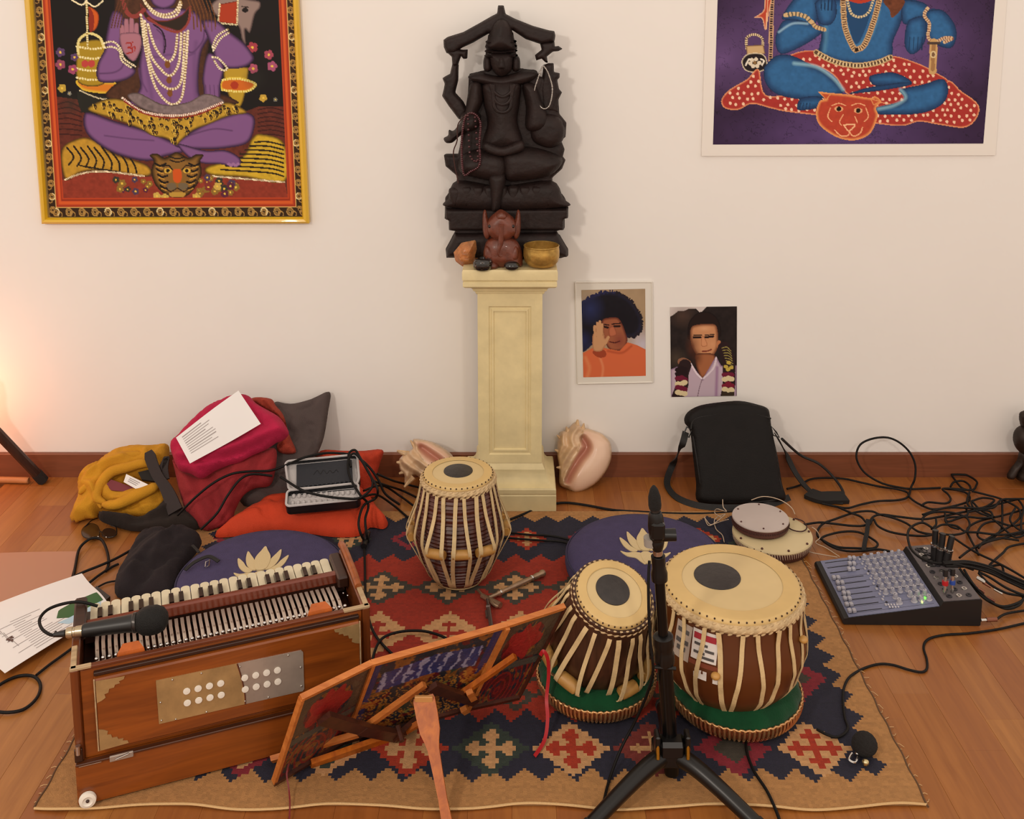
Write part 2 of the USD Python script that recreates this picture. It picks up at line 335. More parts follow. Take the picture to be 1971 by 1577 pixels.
# ================================================================ prints: flat pictures computed as a tint on a fine mesh
class Print:
    """a flat picture on the wall; o, k: the sketch frame its outlines are measured in"""
    def __init__(s, x, y, o, k): s.X, s.Y = x, y; s.P = np.stack([x, y], -1).reshape(-1, 2); s.c = np.zeros((len(s.P), 3)); s.o, s.k = np.asarray(o, float), k
    def q(s, pts): return np.asarray(pts, float) / s.k + s.o
    def near(s, L, m): return np.where(((s.P > L.min(0) - m) & (s.P < L.max(0) + m)).all(1))[0]
    def poly(s, pts, col, edge=None, ew=6, smooth=True, mottle=0, glow=None):
        L = s.q(pts); L = spline(L, 6, True) if smooth else L
        I = s.near(L, 1); I = I[shapely.contains_xy(shapely.Polygon(L).buffer(0), s.P[I, 0], s.P[I, 1])]
        if not len(I): return I
        base = np.tile(lin(col), (len(I), 1))
        if edge is not None:
            d, _ = segdist(s.P[I], np.vstack([L, L[:1]])); t = np.clip(d / (ew / s.k), 0, 1)[:, None]; t = t * t * (3 - 2 * t); base = lin(edge) * (1 - t) + base * t
        if mottle: base = base * (1 + mottle * 2 * fbm2(s.P[I, 0], s.P[I, 1], .16, 3)[:, None])
        s.c[I] = base; return I
    def line(s, pts, w, col, dash=None, soft=0, smooth=True, alt=None):
        L = s.q(pts); L = spline(L, 6) if smooth and len(L) > 2 else L; w = w / s.k / 2
        I = s.near(L, w + 1)
        d, at = segdist(s.P[I], L); m = d < w
        if dash:
            on = (at / (dash / s.k)) % 1 < .62
            if alt is not None: s.c[I[m & ~on]] = lin(alt)
            m = m & on
        if soft:
            a = np.clip(1 - d / w, 0, 1)[:, None] * soft; s.c[I] = s.c[I] * (1 - a) + lin(col) * a
        else: s.c[I[m]] = lin(col)
    def dots(s, pts, r, col, ry=None):
        for p in s.q(pts):
            I = s.near(p[None], max(r, ry or r) / s.k); d = s.P[I] - p; s.c[I[(d[:, 0] / r) ** 2 + (d[:, 1] / (ry or r)) ** 2 < 1 / s.k ** 2]] = lin(col)
    def glow(s, p, r, col, a=1.0, ry=None):
        p = s.q([p])[0]; d = s.P - p; t = np.clip(1 - np.sqrt((d[:, 0] / r) ** 2 + (d[:, 1] / (ry or r)) ** 2) * s.k, 0, 1)[:, None] ** 1.2 * a; s.c = s.c * (1 - t) + lin(col) * t
    def flower(s, p, r, col, mid='#e8c34a'):
        for k in range(5): a = k * 2 * np.pi / 5 + p[0]; s.dots([(p[0] + .62 * r * math.cos(a), p[1] + .62 * r * math.sin(a))], r * .5, col)
        s.dots([p], r * .28, mid)
    def mesh(s, Y):
        V = WL(s.X.ravel(), s.Y.ravel(), Y); h, w = s.X.shape; i = (np.arange(h - 1)[:, None] * w + np.arange(w - 1)).reshape(-1, 1)
        return V, np.vstack([i + [0, w, w + 1], i + [0, w + 1, 1]])
def quadgrid(c, xs, ys):   # grid over the four corners tl, tr, br, bl
    tl, tr, br, bl = (np.asarray(p, float) for p in c); u, v = np.meshgrid(xs, ys)
    p = (1 - v)[..., None] * ((1 - u)[..., None] * tl + u[..., None] * tr) + v[..., None] * ((1 - u)[..., None] * bl + u[..., None] * br); return p[..., 0], p[..., 1]
print_m = M_vertex('print_ink', .6, specular_ior_level=.2)
def ext(a, b, y):   # the point at height y on the line a-b
    a, b = np.asarray(a, float), np.asarray(b, float); return a + (b - a) * (y - a[1]) / (b[1] - a[1])

def left_painting():
    k = 3.179
    TL, TR, BR, BL = (np.array(p) / k for p in ((170, 0), (1835, 0), (1900, 1358), (275, 1360)))
    top = -262.0; TL, TR = ext(BL, TL, top), ext(BR, TR, top)
    t = thing('framed_painting', 'yellow framed painting of a purple seated figure on a tiger skin', 'painting', WL(340, 428, 0))
    # frame: four mitred mouldings
    inn = [np.array(p) / k for p in ((215, 0), (1797, 0), (1856, 1322), (305, 1326))]; inn[0], inn[1] = ext(inn[3], inn[0], top + 13), ext(inn[2], inn[1], top + 13)
    out = [TL, TR, BR, BL]; yel = M('yellow_frame_paint', '#d8ab22', .35, coat_weight=.3)
    for a in range(4):
        b = (a + 1) % 4; q = np.array([out[a], out[b], inn[b], inn[a]])
        p0 = WL(q[:, 0], q[:, 1], 0); V = []
        for y, s in ((-.001, 0), (-.019, 0), (-.024, .35), (-.022, .75), (-.013, 1), (-.001, 1)):
            V.append(p0[0] * (1 - s) + p0[3] * s + [0, y, 0]); V.append(p0[1] * (1 - s) + p0[2] * s + [0, y, 0])
        F = []
        for i in range(6): c, d = 2 * i, 2 * ((i + 1) % 6); F += [[c, c + 1, d + 1], [c, d + 1, d]]
        F += [[0, 2, 4], [0, 4, 6], [0, 6, 8], [0, 8, 10], [1, 5, 3], [1, 7, 5], [1, 9, 7], [1, 11, 9]]
        obj('frame_moulding', (np.array(V), np.array(F)), yel, t, smooth=False)
    ys = np.r_[np.linspace(0, .33, 70), np.linspace(.333, 1, 330)]
    px, py = quadgrid(inn, np.linspace(0, 1, 370), ys)
    s = Print(px, py, (0, 0), k); U, Vv = np.meshgrid(np.linspace(0, 1, 370), ys); U, Vv = U.ravel(), Vv.ravel()
    bx, by = .028, .026; dx = np.minimum(U, 1 - U) / bx; dy = np.minimum(Vv / 1.0, 1 - Vv) / by; d = np.minimum(dx, dy)
    s.c[:] = lin('#1d1512')
    band = d < 1.0
    # scroll ornament of gold rings on dark brown
    per = np.where(dx < dy, Vv * 26, U * 19.5); ac = d - .5; al = (per % 1 - .5)
    r1 = np.hypot(al * 1.75, ac); gold = (np.abs(r1 - .40) < .085) | (np.abs(r1 - .2) < .06) | (np.abs(np.hypot(al * 1.75 - .5, ac + .3) - .32) < .06)
    s.c[band] = lin('#33200f'); s.c[band & gold] = lin('#a98345'); big = (np.floor(per) % 4 == 0) & (np.abs(r1 - .42) < .07) & (al + ac > -.25) & band; s.c[big] = lin('#e6d29a')
    or_ = (d >= 1.0) & (d < 2.05); s.c[or_] = lin('#b4411f'); s.c[or_ & (np.abs((d * 3) % 1 - .5) < .14)] = lin('#8c2f18'); s.c[(np.abs(d - 1.0) < .05)] = lin('#dcb66a'); s.c[(d >= 1.38) & (d < 1.68)] = lin('#cf5a26')
    ins = d >= 2.05; keep = s.c.copy()
    I = ins; s.c[I] = lin('#15100f')
    # ground, hills, tiger skins
    s.poly([(340, 590), (480, 610), (520, 700), (1450, 700), (1590, 650), (1760, 650), (1790, 1240), (380, 1240)], '#5e2a1f', smooth=False, mottle=.5)
    for j in range(7): s.line([(350, 640 + j * 30), (420, 625 + j * 33), (500, 660 + j * 28)], 8, '#3a1714'); s.line([(1580, 672 + j * 26), (1660, 660 + j * 27), (1740, 680 + j * 26)], 8, '#3a1714')
    s.poly([(375, 1105), (500, 1060), (640, 1050), (880, 1080), (1000, 1090), (1300, 1080), (1500, 1095), (1740, 1115), (1770, 1240), (385, 1240)], '#8a3524', smooth=False, mottle=.35)
    skinL = [(375, 920), (470, 850), (560, 850), (700, 940), (900, 1010), (900, 1080), (640, 1045), (500, 1055), (400, 1100)]
    skinR = [(1270, 1020), (1480, 960), (1540, 850), (1600, 820), (1740, 880), (1745, 1110), (1500, 1085), (1290, 1070)]
    s.poly(skinL, '#b98d2c', '#4a3310', 20, mottle=.3); s.poly(skinR, '#c9a52c', '#5a4410', 20, mottle=.3)
    for j in range(9): s.line([(410 + j * 42, 905 - 10 * (j % 2)), (450 + j * 46, 960 + 5 * j), (420 + j * 52, 1010 + 6 * j)], 11, '#20160c')
    for j in range(8): s.line([(1560 - 30 * j, 870 + 24 * j), (1640, 868 + 27 * j), (1735, 890 + 27 * j)], 10, '#241a0c')
    for j in range(5): s.line([(480 + 45 * j, 1010 + 8 * j), (560 + 45 * j, 1030 + 6 * j)], 8, '#20160c')
    s.line([(400, 1100), (500, 1062), (640, 1050), (880, 1078)], 11, '#f2e3bd', 9, alt='#6b4a22'); s.line([(1290, 1078), (1500, 1095), (1740, 1115)], 11, '#f2e3bd', 9, alt='#6b4a22')
    # plinths, pot, stand
    s.poly([(470, 560), (690, 600), (690, 690), (500, 690), (480, 640)], '#20201a', smooth=False); s.line([(490, 555), (600, 600), (700, 612)], 9, '#e8dcb4', 10)
    s.poly([(470, 490), (600, 500), (720, 510), (700, 570), (560, 565), (490, 540)], '#d07a22', '#d8b836', 22); s.poly([(470, 300), (480, 260), (640, 260), (650, 500), (480, 505)], '#a5871f', '#4a3a10', 14)
    for y in (285, 345, 420, 475): s.line([(470, y), (560, y + 14), (640, y + 5)], 13, '#efe6b2', 16, alt='#b79a30')
    s.line([(480, 330), (482, 250), (540, 205), (610, 230), (635, 290)], 16, '#e0d28a'); s.line([(530, 0), (535, 280)], 12, '#e9e2b0', 14, alt='#a08030')
    for x in (520, 560): s.dots([(x, 390)], 22, '#b8423c')
    s.line([(440, 0), (500, 30), (530, 0)], 9, '#efe2b8'); s.line([(530, 10), (580, 40), (630, 5)], 9, '#efe2b8'); s.poly([(540, 40), (600, 80), (600, 150), (570, 190), (560, 120)], '#c85a1c', '#7a2c10', 10); s.poly([(545, 50), (575, 100), (570, 180), (548, 190)], '#8a2c1a')
    s.poly([(1370, 430), (1500, 410), (1520, 450), (1480, 640), (1420, 640)], '#b5942a', '#5a4410', 14); s.poly([(1360, 490), (1450, 470), (1550, 500), (1550, 540), (1480, 565), (1360, 550)], '#c8661e', '#e2c83c', 16); s.line([(1360, 490), (1450, 482), (1550, 505), (1560, 530), (1500, 560), (1360, 552)], 13, '#efe28a', 15, alt='#c8a832'); s.dots([(1435, 522)], 24, '#a8361c')
    # the animal with a saddle cloth at the upper right
    s.poly([(1290, 40), (1340, -10), (1440, -20), (1520, -5), (1590, 10), (1590, 50), (1560, 90), (1530, 200), (1500, 180), (1505, 270), (1480, 240), (1450, 150), (1330, 100)], '#8f7a72', '#4b3a3a', 16); s.poly([(1345, 25), (1455, 5), (1450, 150), (1335, 135)], '#a8391c', '#5a1d10', 8, smooth=False); s.line([(1345, 25), (1335, 140), (1450, 152), (1455, 5)], 11, '#efe0b0', 11, smooth=False); s.dots([(1500, 62)], 20, '#1a1210', 14); s.line([(1480, 40), (1520, 45)], 7, '#2a1a18')
    for p, r, c in (((370, 320), 34, '#5a3f66'), ((370, 395), 36, '#8f4760'), ((445, 425), 34, '#9a4566'), ((455, 350), 28, '#5a3f66'), ((1645, 335), 34, '#a04558'), ((1665, 405), 36, '#a05070'), ((1550, 420), 34, '#a85068'), ((1545, 290), 38, '#a03c48'), ((380, 540), 30, '#b89a3c'), ((1610, 600), 28, '#c09c3c'), ((425, 572), 14, '#8a8a80'), ((1685, 610), 16, '#6a6a60')): s.flower(p, r * .8, c)
    s.glow((430, 640), 90, '#2a2a22', .6); s.glow((1560, 480), 90, '#24241e', .6)
    # hair, body
    s.poly([(700, 60), (760, -60), (1180, -60), (1260, 40), (1330, 140), (1300, 170), (1270, 330), (1260, 480), (1330, 560), (1420, 600), (1400, 640), (680, 610), (760, 470), (830, 410), (900, 200), (720, 130)], '#4a2c1c', '#2a1812', 20, mottle=.5)
    skin, ed = '#7c5486', '#2f1c38'
    s.poly([(870, 60), (1160, 60), (1240, 130), (1290, 200), (1230, 330), (1215, 560), (1260, 640), (1040, 690), (800, 640), (855, 540), (850, 400), (870, 250)], skin, ed, 26)
    s.line([(1250, 180), (1240, 250), (1180, 320), (1130, 300)], 16, '#4b2d55', soft=.9); s.line([(960, 180), (1000, 230), (1000, 330)], 14, '#4b2d55', soft=.9); s.line([(850, 420), (860, 480), (900, 560)], 18, '#5b3a68', soft=.8); s.line([(900, 330), (960, 350), (1040, 335), (1120, 350), (1190, 325)], 22, '#5b3a68', soft=.7); s.line([(1040, 400), (1042, 620)], 20, '#5b3a68', soft=.6); s.line([(880, 260), (900, 420), (930, 600)], 40, '#5f3f6c', soft=.5); s.line([(1200, 260), (1190, 420), (1200, 600)], 46, '#5f3f6c', soft=.5); s.line([(960, 260), (980, 300)], 60, '#8e6a9a', soft=.5); s.line([(1140, 250), (1120, 300)], 50, '#8e6a9a', soft=.5)
    s.poly([(690, 70), (760, 110), (740, 300), (760, 370), (830, 430), (790, 480), (700, 505), (610, 500), (590, 450), (600, 380), (640, 300), (650, 210)], skin, ed, 26); s.line([(610, 450), (690, 445), (740, 420), (760, 380)], 18, '#4b2d55', soft=.8)
    s.poly([(1240, 130), (1330, 130), (1400, 190), (1490, 260), (1545, 330), (1550, 370), (1500, 410), (1400, 420), (1320, 380), (1300, 300), (1270, 230)], skin, ed, 26)
    s.poly([(1270, 330), (1330, 350), (1370, 410), (1350, 520), (1340, 610), (1260, 620), (1245, 540), (1240, 460)], skin, ed, 20)
    for j in range(4): s.line([(1258 + j * 25, 520), (1268 + j * 24, 610)], 7, '#4b2d55', soft=.9)
    # raised palm
    palm = '#a6707e'
    for x, y0, y1, lean in ((750, 150, 240, -4), (775, 115, 230, -2), (805, 108, 230, 0), (832, 140, 240, 3)): s.poly([(x - 13, y1), (x - 14 + lean, y0 + 14), (x + lean, y0), (x + 14 + lean, y0 + 14), (x + 14, y1)], palm, '#6d4a5a', 6)
    s.poly([(732, 215), (780, 200), (850, 205), (868, 250), (855, 320), (820, 375), (780, 350), (745, 300)], palm, '#6d4a5a', 12)
    s.line([(772, 265), (800, 262), (802, 285), (782, 292), (806, 298), (808, 320), (778, 326)], 9, '#9c2a22'); s.line([(806, 295), (825, 285), (824, 312)], 7, '#9c2a22'); s.dots([(812, 258)], 5, '#9c2a22')
    # snake scarf, hair strands
    s.poly([(860, 20), (930, 110), (1020, 125), (1110, 90), (1160, 40), (1165, 120), (1110, 190), (1020, 170), (930, 140), (880, 100)], '#2c1f17', '#7d3328', 10); s.line([(750, 0), (780, 80), (830, 100), (880, 60)], 26, '#8a3a34'); s.line([(905, 110), (1000, 170), (1090, 195), (1150, 140), (1165, 40)], 14, '#8c3c34'); s.line([(940, 150), (990, 190), (1012, 260), (1005, 320)], 10, '#2a1a2c')
    for x in range(1180, 1330, 22): s.line([(x - 30, 0), (x, 90), (x + 6, 190 - (x % 3) * 12)], 7, '#6a4020')
    for x in range(700, 770, 18): s.line([(x + 30, 0), (x, 90), (x - 18, 170)], 7, '#5b3420')
    # necklaces
    for pts in ([(880, 0), (930, 60), (1000, 90), (1070, 70), (1105, 10)], [(890, 20), (940, 80), (1010, 105), (1080, 90), (1110, 20)], [(905, 150), (950, 290), (1025, 375), (1070, 330), (1085, 210)], [(885, 130), (920, 330), (1000, 440), (1050, 460), (1095, 380), (1110, 200)], [(870, 120), (905, 340), (960, 480), (1040, 545), (1110, 490), (1130, 200)], [(862, 90), (895, 330), (950, 530), (1040, 635), (1110, 600), (1135, 420), (1150, 190)]): s.line(pts, 15, '#efe3c0', 17, alt='#9a7b4a')
    for p in ((1025, 395), (1035, 490), (1040, 570), (1045, 665)): s.dots([p], 17, '#7a4a20', 22)
    for pts in ([(1300, 290), (1330, 220), (1395, 180)], [(1305, 310), (1345, 240), (1400, 200)], [(1300, 350), (1340, 360), (1390, 420), (1350, 425), (1310, 370)], [(635, 265), (690, 255), (735, 295), (760, 360), (825, 405)], [(640, 290), (700, 290), (735, 320), (745, 370), (800, 412)]): s.line(pts, 12, '#f0e6c4', 14, alt='#8a7048')
    # fur belt and leopard skirt, legs
    leg = skin
    s.poly([(515, 700), (560, 690), (700, 740), (900, 800), (1080, 880), (1150, 920), (1000, 960), (920, 985), (820, 975), (680, 930), (560, 850), (515, 780)], leg, ed, 26)
    s.poly([(1560, 760), (1540, 700), (1450, 690), (1250, 760), (1080, 870), (1100, 905), (1250, 915), (1400, 905), (1520, 870)], leg, ed, 26)
    s.poly([(1090, 880), (1250, 920), (1380, 920), (1465, 965), (1470, 1010), (1430, 1025), (1350, 1005), (1240, 1000), (1150, 960)], leg, ed, 18)
    for j in range(5): s.dots([(1400 + j * 14, 1005 + (j % 2) * 8)], 12, '#9a6f9a', 9)
    s.line([(1140, 835), (1300, 790), (1420, 800)], 16, '#4b2d55', soft=.8); s.line([(640, 830), (800, 850), (940, 860)], 16, '#4b2d55', soft=.7)
    skirt = [(540, 660), (640, 610), (750, 610), (900, 680), (1040, 710), (1200, 690), (1360, 630), (1440, 640), (1510, 690), (1400, 710), (1280, 760), (1180, 800), (1110, 860), (1075, 890), (1020, 850), (930, 830), (860, 790), (700, 730), (570, 690)]
    s.poly(skirt, '#b8922e', '#4e3a12', 18, mottle=.3); g = shapely.Polygon(s.q(skirt)).buffer(-3)
    for _ in range(240):
        x, y = rng.uniform(560, 1500), rng.uniform(620, 870)
        if shapely.contains_xy(g, *(np.array([x, y]) / k)): s.dots([(x, y)], rng.uniform(9, 17), '#21160c', rng.uniform(11, 22)); s.dots([(x + 3, y + 2)], 5, '#8a6420', 7); s.line([(x - 14, y - 16), (x - 4, y + 14)], 5, '#d9b448')
    s.poly([(780, 590), (850, 570), (1000, 640), (1150, 625), (1250, 575), (1350, 600), (1360, 640), (1200, 690), (1040, 705), (880, 670)], '#7a6a6a', '#4a3c3a', 12, mottle=.6); s.line([(750, 600), (870, 680), (1040, 708), (1200, 690), (1360, 628)], 14, '#f2e4d0', 12, alt='#8a3226'); s.line([(760, 620), (880, 694), (1040, 722), (1200, 704), (1350, 642)], 9, '#8a2a20')
    # tiger head
    s.poly([(915, 950), (960, 940), (1010, 965), (1080, 930), (1150, 965), (1200, 945), (1245, 950), (1225, 990), (1235, 1060), (1200, 1140), (1150, 1195), (1080, 1210), (1010, 1190), (950, 1130), (925, 1050), (940, 985)], '#86602a', '#241608', 34)
    for sg in (-1, 1):
        for j in range(5): s.line([(1085 + sg * (135 - 8 * j), 1000 + 34 * j), (1085 + sg * (105 - 6 * j), 1015 + 34 * j), (1085 + sg * (70 - 4 * j), 1000 + 38 * j)], 12, '#160e08'); s.line([(1085 + sg * (128 - 8 * j), 1018 + 34 * j), (1085 + sg * (90 - 6 * j), 1030 + 34 * j)], 6, '#c8963c')
        s.dots([(1085 + sg * 58, 1045)], 24, '#d0a840', 17); s.dots([(1085 + sg * 58, 1045)], 11, '#140d08'); s.line([(1085 + sg * 90, 1020), (1085 + sg * 55, 1012), (1085 + sg * 30, 1040)], 8, '#1e140c'); s.line([(1085, 1150), (1085 + sg * 40, 1172), (1085 + sg * 75, 1150)], 7, '#2a1a0e')
    s.poly([(1060, 1040), (1105, 1040), (1110, 1100), (1085, 1120), (1060, 1100)], '#c8541c'); s.dots([(1050, 1140), (1120, 1140)], 30, '#6f6048', 22); s.poly([(1040, 1180), (1130, 1180), (1120, 1205), (1050, 1205)], '#b8923c')
    for y in (960, 980): s.line([(1040, y), (1085, y + 12), (1130, y)], 8, '#1e140c')
    for _ in range(34):
        sx = rng.choice([-1, 1]); p = (1085 + sx * rng.uniform(120, 380), rng.uniform(1085, 1190)); s.flower(p, rng.uniform(14, 24), ['#7c2f2c', '#4c3a52', '#8a6a2c', '#5a2438', '#35352a'][rng.integers(5)])
    for p in ((960, 1200), (1010, 1208), (1200, 1205), (1330, 1140)): s.flower(p, 22, '#c8a850')
    # above the photograph's edge: neck, head, hair knot
    s.poly([(930, -60), (930, 20), (1000, 55), (1070, 20), (1075, -60)], skin, ed, 20); s.poly([(1000, -60), (1080, -120), (1100, -230), (1070, -330), (1000, -360), (930, -330), (900, -230), (920, -120)], skin, ed, 30); s.poly([(890, -240), (920, -350), (1000, -390), (1080, -350), (1110, -240), (1060, -330), (940, -330)], '#3a2418'); s.poly([(950, -380), (960, -480), (1000, -520), (1040, -480), (1050, -380)], '#3a2418')
    for sg in (-1, 1): s.dots([(1000 + sg * 45, -220)], 22, '#efe6dc', 10); s.dots([(1000 + sg * 45, -220)], 9, '#140d08')
    s.line([(970, -110), (1000, -102), (1030, -110)], 9, '#5a2838')
    s.c[~ins] = keep[~ins]
    obj('painted_canvas', s.mesh(-.010), print_m, t, smooth=False, tint=s.c)
left_painting()

def right_painting():
    k, o = 3.075, (1330, 0)
    t = thing('batik_picture', 'white bordered batik picture of a blue seated figure on red dotted skin', 'picture', WL(1632, 299, 0))
    Q = lambda *p: [np.array(q, float) / k + o for q in p]
    out = Q((85, 0), (1862, 0), (1795, 918), (60, 922)); top = -300.0; out[0], out[1] = ext(out[3], out[0], top), ext(out[2], out[1], top)
    V = WL(*np.array(out).T, 0); V2 = np.vstack([V + [0, -.0005, 0], V + [0, -.006, 0]])
    obj('backing_board', hull(V2), M('white_mount', '#e6e0d8', .7), t, smooth=False)
    inn = Q((158, 0), (1800, 0), (1730, 850), (130, 856)); inn[0], inn[1] = ext(inn[3], inn[0], top + 22), ext(inn[2], inn[1], top + 22)
    ys = np.r_[np.linspace(0, .475, 60), np.linspace(.478, 1, 235)]; px, py = quadgrid(inn, np.linspace(0, 1, 400), ys); s = Print(px, py, o, k)
    s.c[:] = lin('#33203f')
    s.glow((950, 250), 900, '#7a5a98', 1.0, 560); s.glow((900, 800), 800, '#6a4f8a', .7, 200); s.glow((180, 350), 260, '#75578f', .6, 300)
    s.c *= (1 + .5 * fbm2(s.P[:, 0], s.P[:, 1], .035, 11)[:, None]); 
    crack = np.abs(fbm2(s.P[:, 0], s.P[:, 1], .05, 5, 4)) < .006; s.c[crack] *= .55
    # staff, banner, pot
    s.line([(482, -60), (470, 360)], 26, '#c9a07a'); s.line([(482, -60), (470, 360)], 16, '#2a1a20', 14, alt='#c9a07a'); s.poly([(440, -30), (430, 60), (375, 105), (420, 110), (440, 180), (465, 60), (480, -30)], '#b8432c', '#e8b890', 10); s.line([(455, 0), (445, 170)], 7, '#e8b890')
    s.line([(330, 290), (330, 225), (375, 205), (420, 228), (425, 290)], 15, '#e0c8a0', 12, alt='#3a2420'); s.poly([(325, 270), (430, 265), (440, 320), (330, 325)], '#c9a878', '#6a4a30', 10, smooth=False); s.poly([(300, 360), (340, 318), (420, 318), (450, 360), (440, 410), (380, 430), (320, 415)], '#1e1418', '#e8d8b8', 9)
    for a in range(6): s.dots([(378 + 26 * math.cos(a), 372 + 22 * math.sin(a))], 12, '#dcd0b8')
    s.line([(325, 385), (340, 355), (350, 350)], 10, '#e8e0d0'); s.line([(420, 385), (432, 360), (415, 350)], 10, '#e8e0d0'); s.dots([(378, 372)], 10, '#8a6a40')
    # dotted skin
    red, ro = '#a8322c', '#e89a6a'
    skin1 = [(180, 590), (230, 530), (330, 470), (400, 410), (440, 560), (600, 560), (900, 570), (1100, 560), (1480, 470), (1600, 540), (1700, 620), (1690, 700), (1620, 755), (1480, 740), (1350, 720), (1250, 745), (1080, 730), (760, 685), (560, 660), (470, 640), (360, 615), (280, 650), (200, 640)]
    s.poly(skin1, red, ro, 12, mottle=.15)
    s.poly([(590, 325), (740, 300), (980, 380), (1170, 330), (1330, 370), (1450, 430), (1520, 490), (1300, 520), (1250, 620), (1080, 600), (930, 560), (850, 450), (740, 390), (610, 370)], red, ro, 10, mottle=.15)
    g1 = shapely.Polygon(s.q(skin1)).buffer(0).buffer(-4); g2 = shapely.Polygon(s.q([(590, 325), (740, 300), (980, 380), (1170, 330), (1330, 370), (1450, 430), (1520, 490), (1300, 520), (1250, 620), (1080, 600), (930, 560), (850, 450), (740, 390), (610, 370)])).buffer(-4)
    row = 0
    for y in range(320, 760, 33):
        row += 1
        for x in range(180, 1720, 44):
            q = (x + 22 * (row % 2) + rng.normal(0, 5), y + rng.normal(0, 5)); p = np.array(q) / k + o
            if shapely.contains_xy(g1, *p) or shapely.contains_xy(g2, *p): s.dots([q], 8.5, '#efc8a8', 9.5)
    # body
    bl, be = '#2f6496', '#1d3c66'
    def limb(pts, glow=True): s.poly(pts, bl, be, 46, mottle=.25); s.line(pts + pts[:1], 5, '#173052')
    limb([(800, 0), (1250, 0), (1240, 130), (1195, 240), (1170, 350), (980, 380), (770, 330), (775, 200), (730, 60)])
    s.line([(790, 60), (800, 200), (790, 300)], 40, '#5b95b8', soft=.55); s.line([(1105, 60), (1060, 200), (980, 290), (930, 200), (900, 60)], 50, '#6fb0c8', soft=.55); s.poly([(920, 20), (1060, 20), (1050, 120), (985, 260), (940, 180)], '#1f4670')
    limb([(640, -40), (740, -40), (750, 100), (700, 160), (600, 120), (540, 100)]); limb([(520, 170), (560, 120), (690, 130), (780, 170), (740, 220), (620, 290), (530, 315), (500, 240)]); s.line([(520, 190), (600, 140), (690, 140)], 22, '#9cc4dc', soft=.8)
    limb([(735, 20), (790, -20), (850, 0), (858, 90), (820, 145), (760, 130)]); 
    for j in range(4): s.line([(770 + 22 * j, -5), (772 + 20 * j, 60)], 6, '#143052')
    limb([(1255, 0), (1380, 20), (1400, 90), (1260, 140)]); limb([(1390, 70), (1480, 60), (1550, 130), (1570, 210), (1540, 280), (1470, 270), (1400, 220)]); limb([(1290, 120), (1370, 100), (1395, 180), (1370, 270), (1310, 320), (1270, 280), (1270, 190)])
    for j in range(4): s.line([(1295 + 25 * j, 220), (1290 + 25 * j, 295)], 6, '#143052')
    limb([(435, 400), (500, 335), (590, 330), (700, 380), (800, 430), (900, 540), (780, 580), (640, 585), (500, 550), (440, 480)]); s.line([(610, 375), (740, 395), (840, 460), (900, 530)], 34, '#8fc0d4', soft=.8)
    limb([(1060, 450), (1180, 430), (1270, 460), (1300, 495), (1180, 505), (1080, 500)]); limb([(940, 555), (1050, 520), (1250, 490), (1300, 500), (1150, 530)]); limb([(1240, 530), (1380, 500), (1490, 470), (1520, 540), (1480, 620), (1350, 670), (1120, 675), (1100, 640), (1240, 605), (1265, 580)]); s.line([(1240, 530), (1270, 580), (1200, 625), (1110, 645)], 34, '#8fc0d4', soft=.7)
    limb([(630, 620), (660, 580), (760, 575), (780, 610), (740, 640), (640, 650)])
    for j in range(4): s.line([(650 + 18 * j, 610), (640 + 20 * j, 645)], 5, '#143052')
    # hair, necklaces, belt, armlets, tiger mask
    s.poly([(1140, 0), (1260, 0), (1240, 60), (1190, 105), (1175, 60)], '#6a3a24', mottle=.6); s.poly([(930, 0), (1000, 20), (1070, 0), (1060, -40), (930, -40)], '#b83a24')
    s.line([(900, 0), (912, 160), (960, 280), (985, 292), (1030, 260), (1080, 130), (1115, 0)], 34, '#c29a6a'); s.line([(900, 0), (912, 160), (960, 280), (985, 292), (1030, 260), (1080, 130), (1115, 0)], 22, '#6a4a34', 14, alt='#e0c090'); s.line([(925, 0), (950, 80), (1000, 100), (1050, 75), (1080, 0)], 15, '#e0c898', 16, alt='#50606a'); s.dots([(980, 295)], 12, '#201410')
    s.line([(740, 310), (850, 365), (980, 388), (1100, 372), (1180, 340)], 34, '#c8a878'); s.line([(740, 310), (850, 365), (980, 388), (1100, 372), (1180, 340)], 20, '#5a4434', 20, alt='#e8d0a0')
    s.line([(560, 90), (620, 82), (680, 100), (710, 130)], 26, '#d0b080', 22, alt='#5a5a50'); s.line([(715, 130), (740, 160), (790, 175)], 24, '#d0b080', 18, alt='#8a6a48')
    s.line([(1400, 50), (1380, 90), (1410, 140), (1405, 220), (1440, 250), (1500, 225), (1545, 228), (1500, 250)], 20, '#d8b890', 14, alt='#8a5a48'); s.line([(1437, 250), (1430, 420)], 46, '#c8a068'); s.line([(1437, 260), (1430, 410)], 24, '#a0764a'); s.dots([(1434, 322)], 18, '#d8c090', 22); s.dots([(1434, 322)], 10, '#7a5a40', 14); s.line([(1405, 255), (1470, 255)], 14, '#4a3a34')
    s.poly([(755, 545), (820, 550), (930, 560), (1060, 580), (1090, 570), (1125, 600), (1095, 640), (1105, 690), (1060, 790), (970, 830), (870, 815), (770, 750), (740, 680), (760, 600), (800, 585)], '#b5412c', '#e89a5a', 20, mottle=.2); s.poly([(760, 548), (830, 555), (800, 595)], '#c05030', '#e8a060', 8, smooth=False); s.poly([(1060, 582), (1125, 600), (1080, 625)], '#c05030', '#e8a060', 8, smooth=False)
    for sg, ex in ((-1, 875), (1, 990)):
        s.dots([(ex, 645 + 10 * (sg > 0))], 26, '#e8a878', 16); s.dots([(ex, 645 + 10 * (sg > 0))], 14, '#1c1008'); s.line([(ex - 40, 625), (ex, 612), (ex + 40, 625)], 6, '#f0b080'); s.line([(930 + sg * 105, 640), (930 + sg * 120, 690), (930 + sg * 95, 720)], 6, '#f0b080')
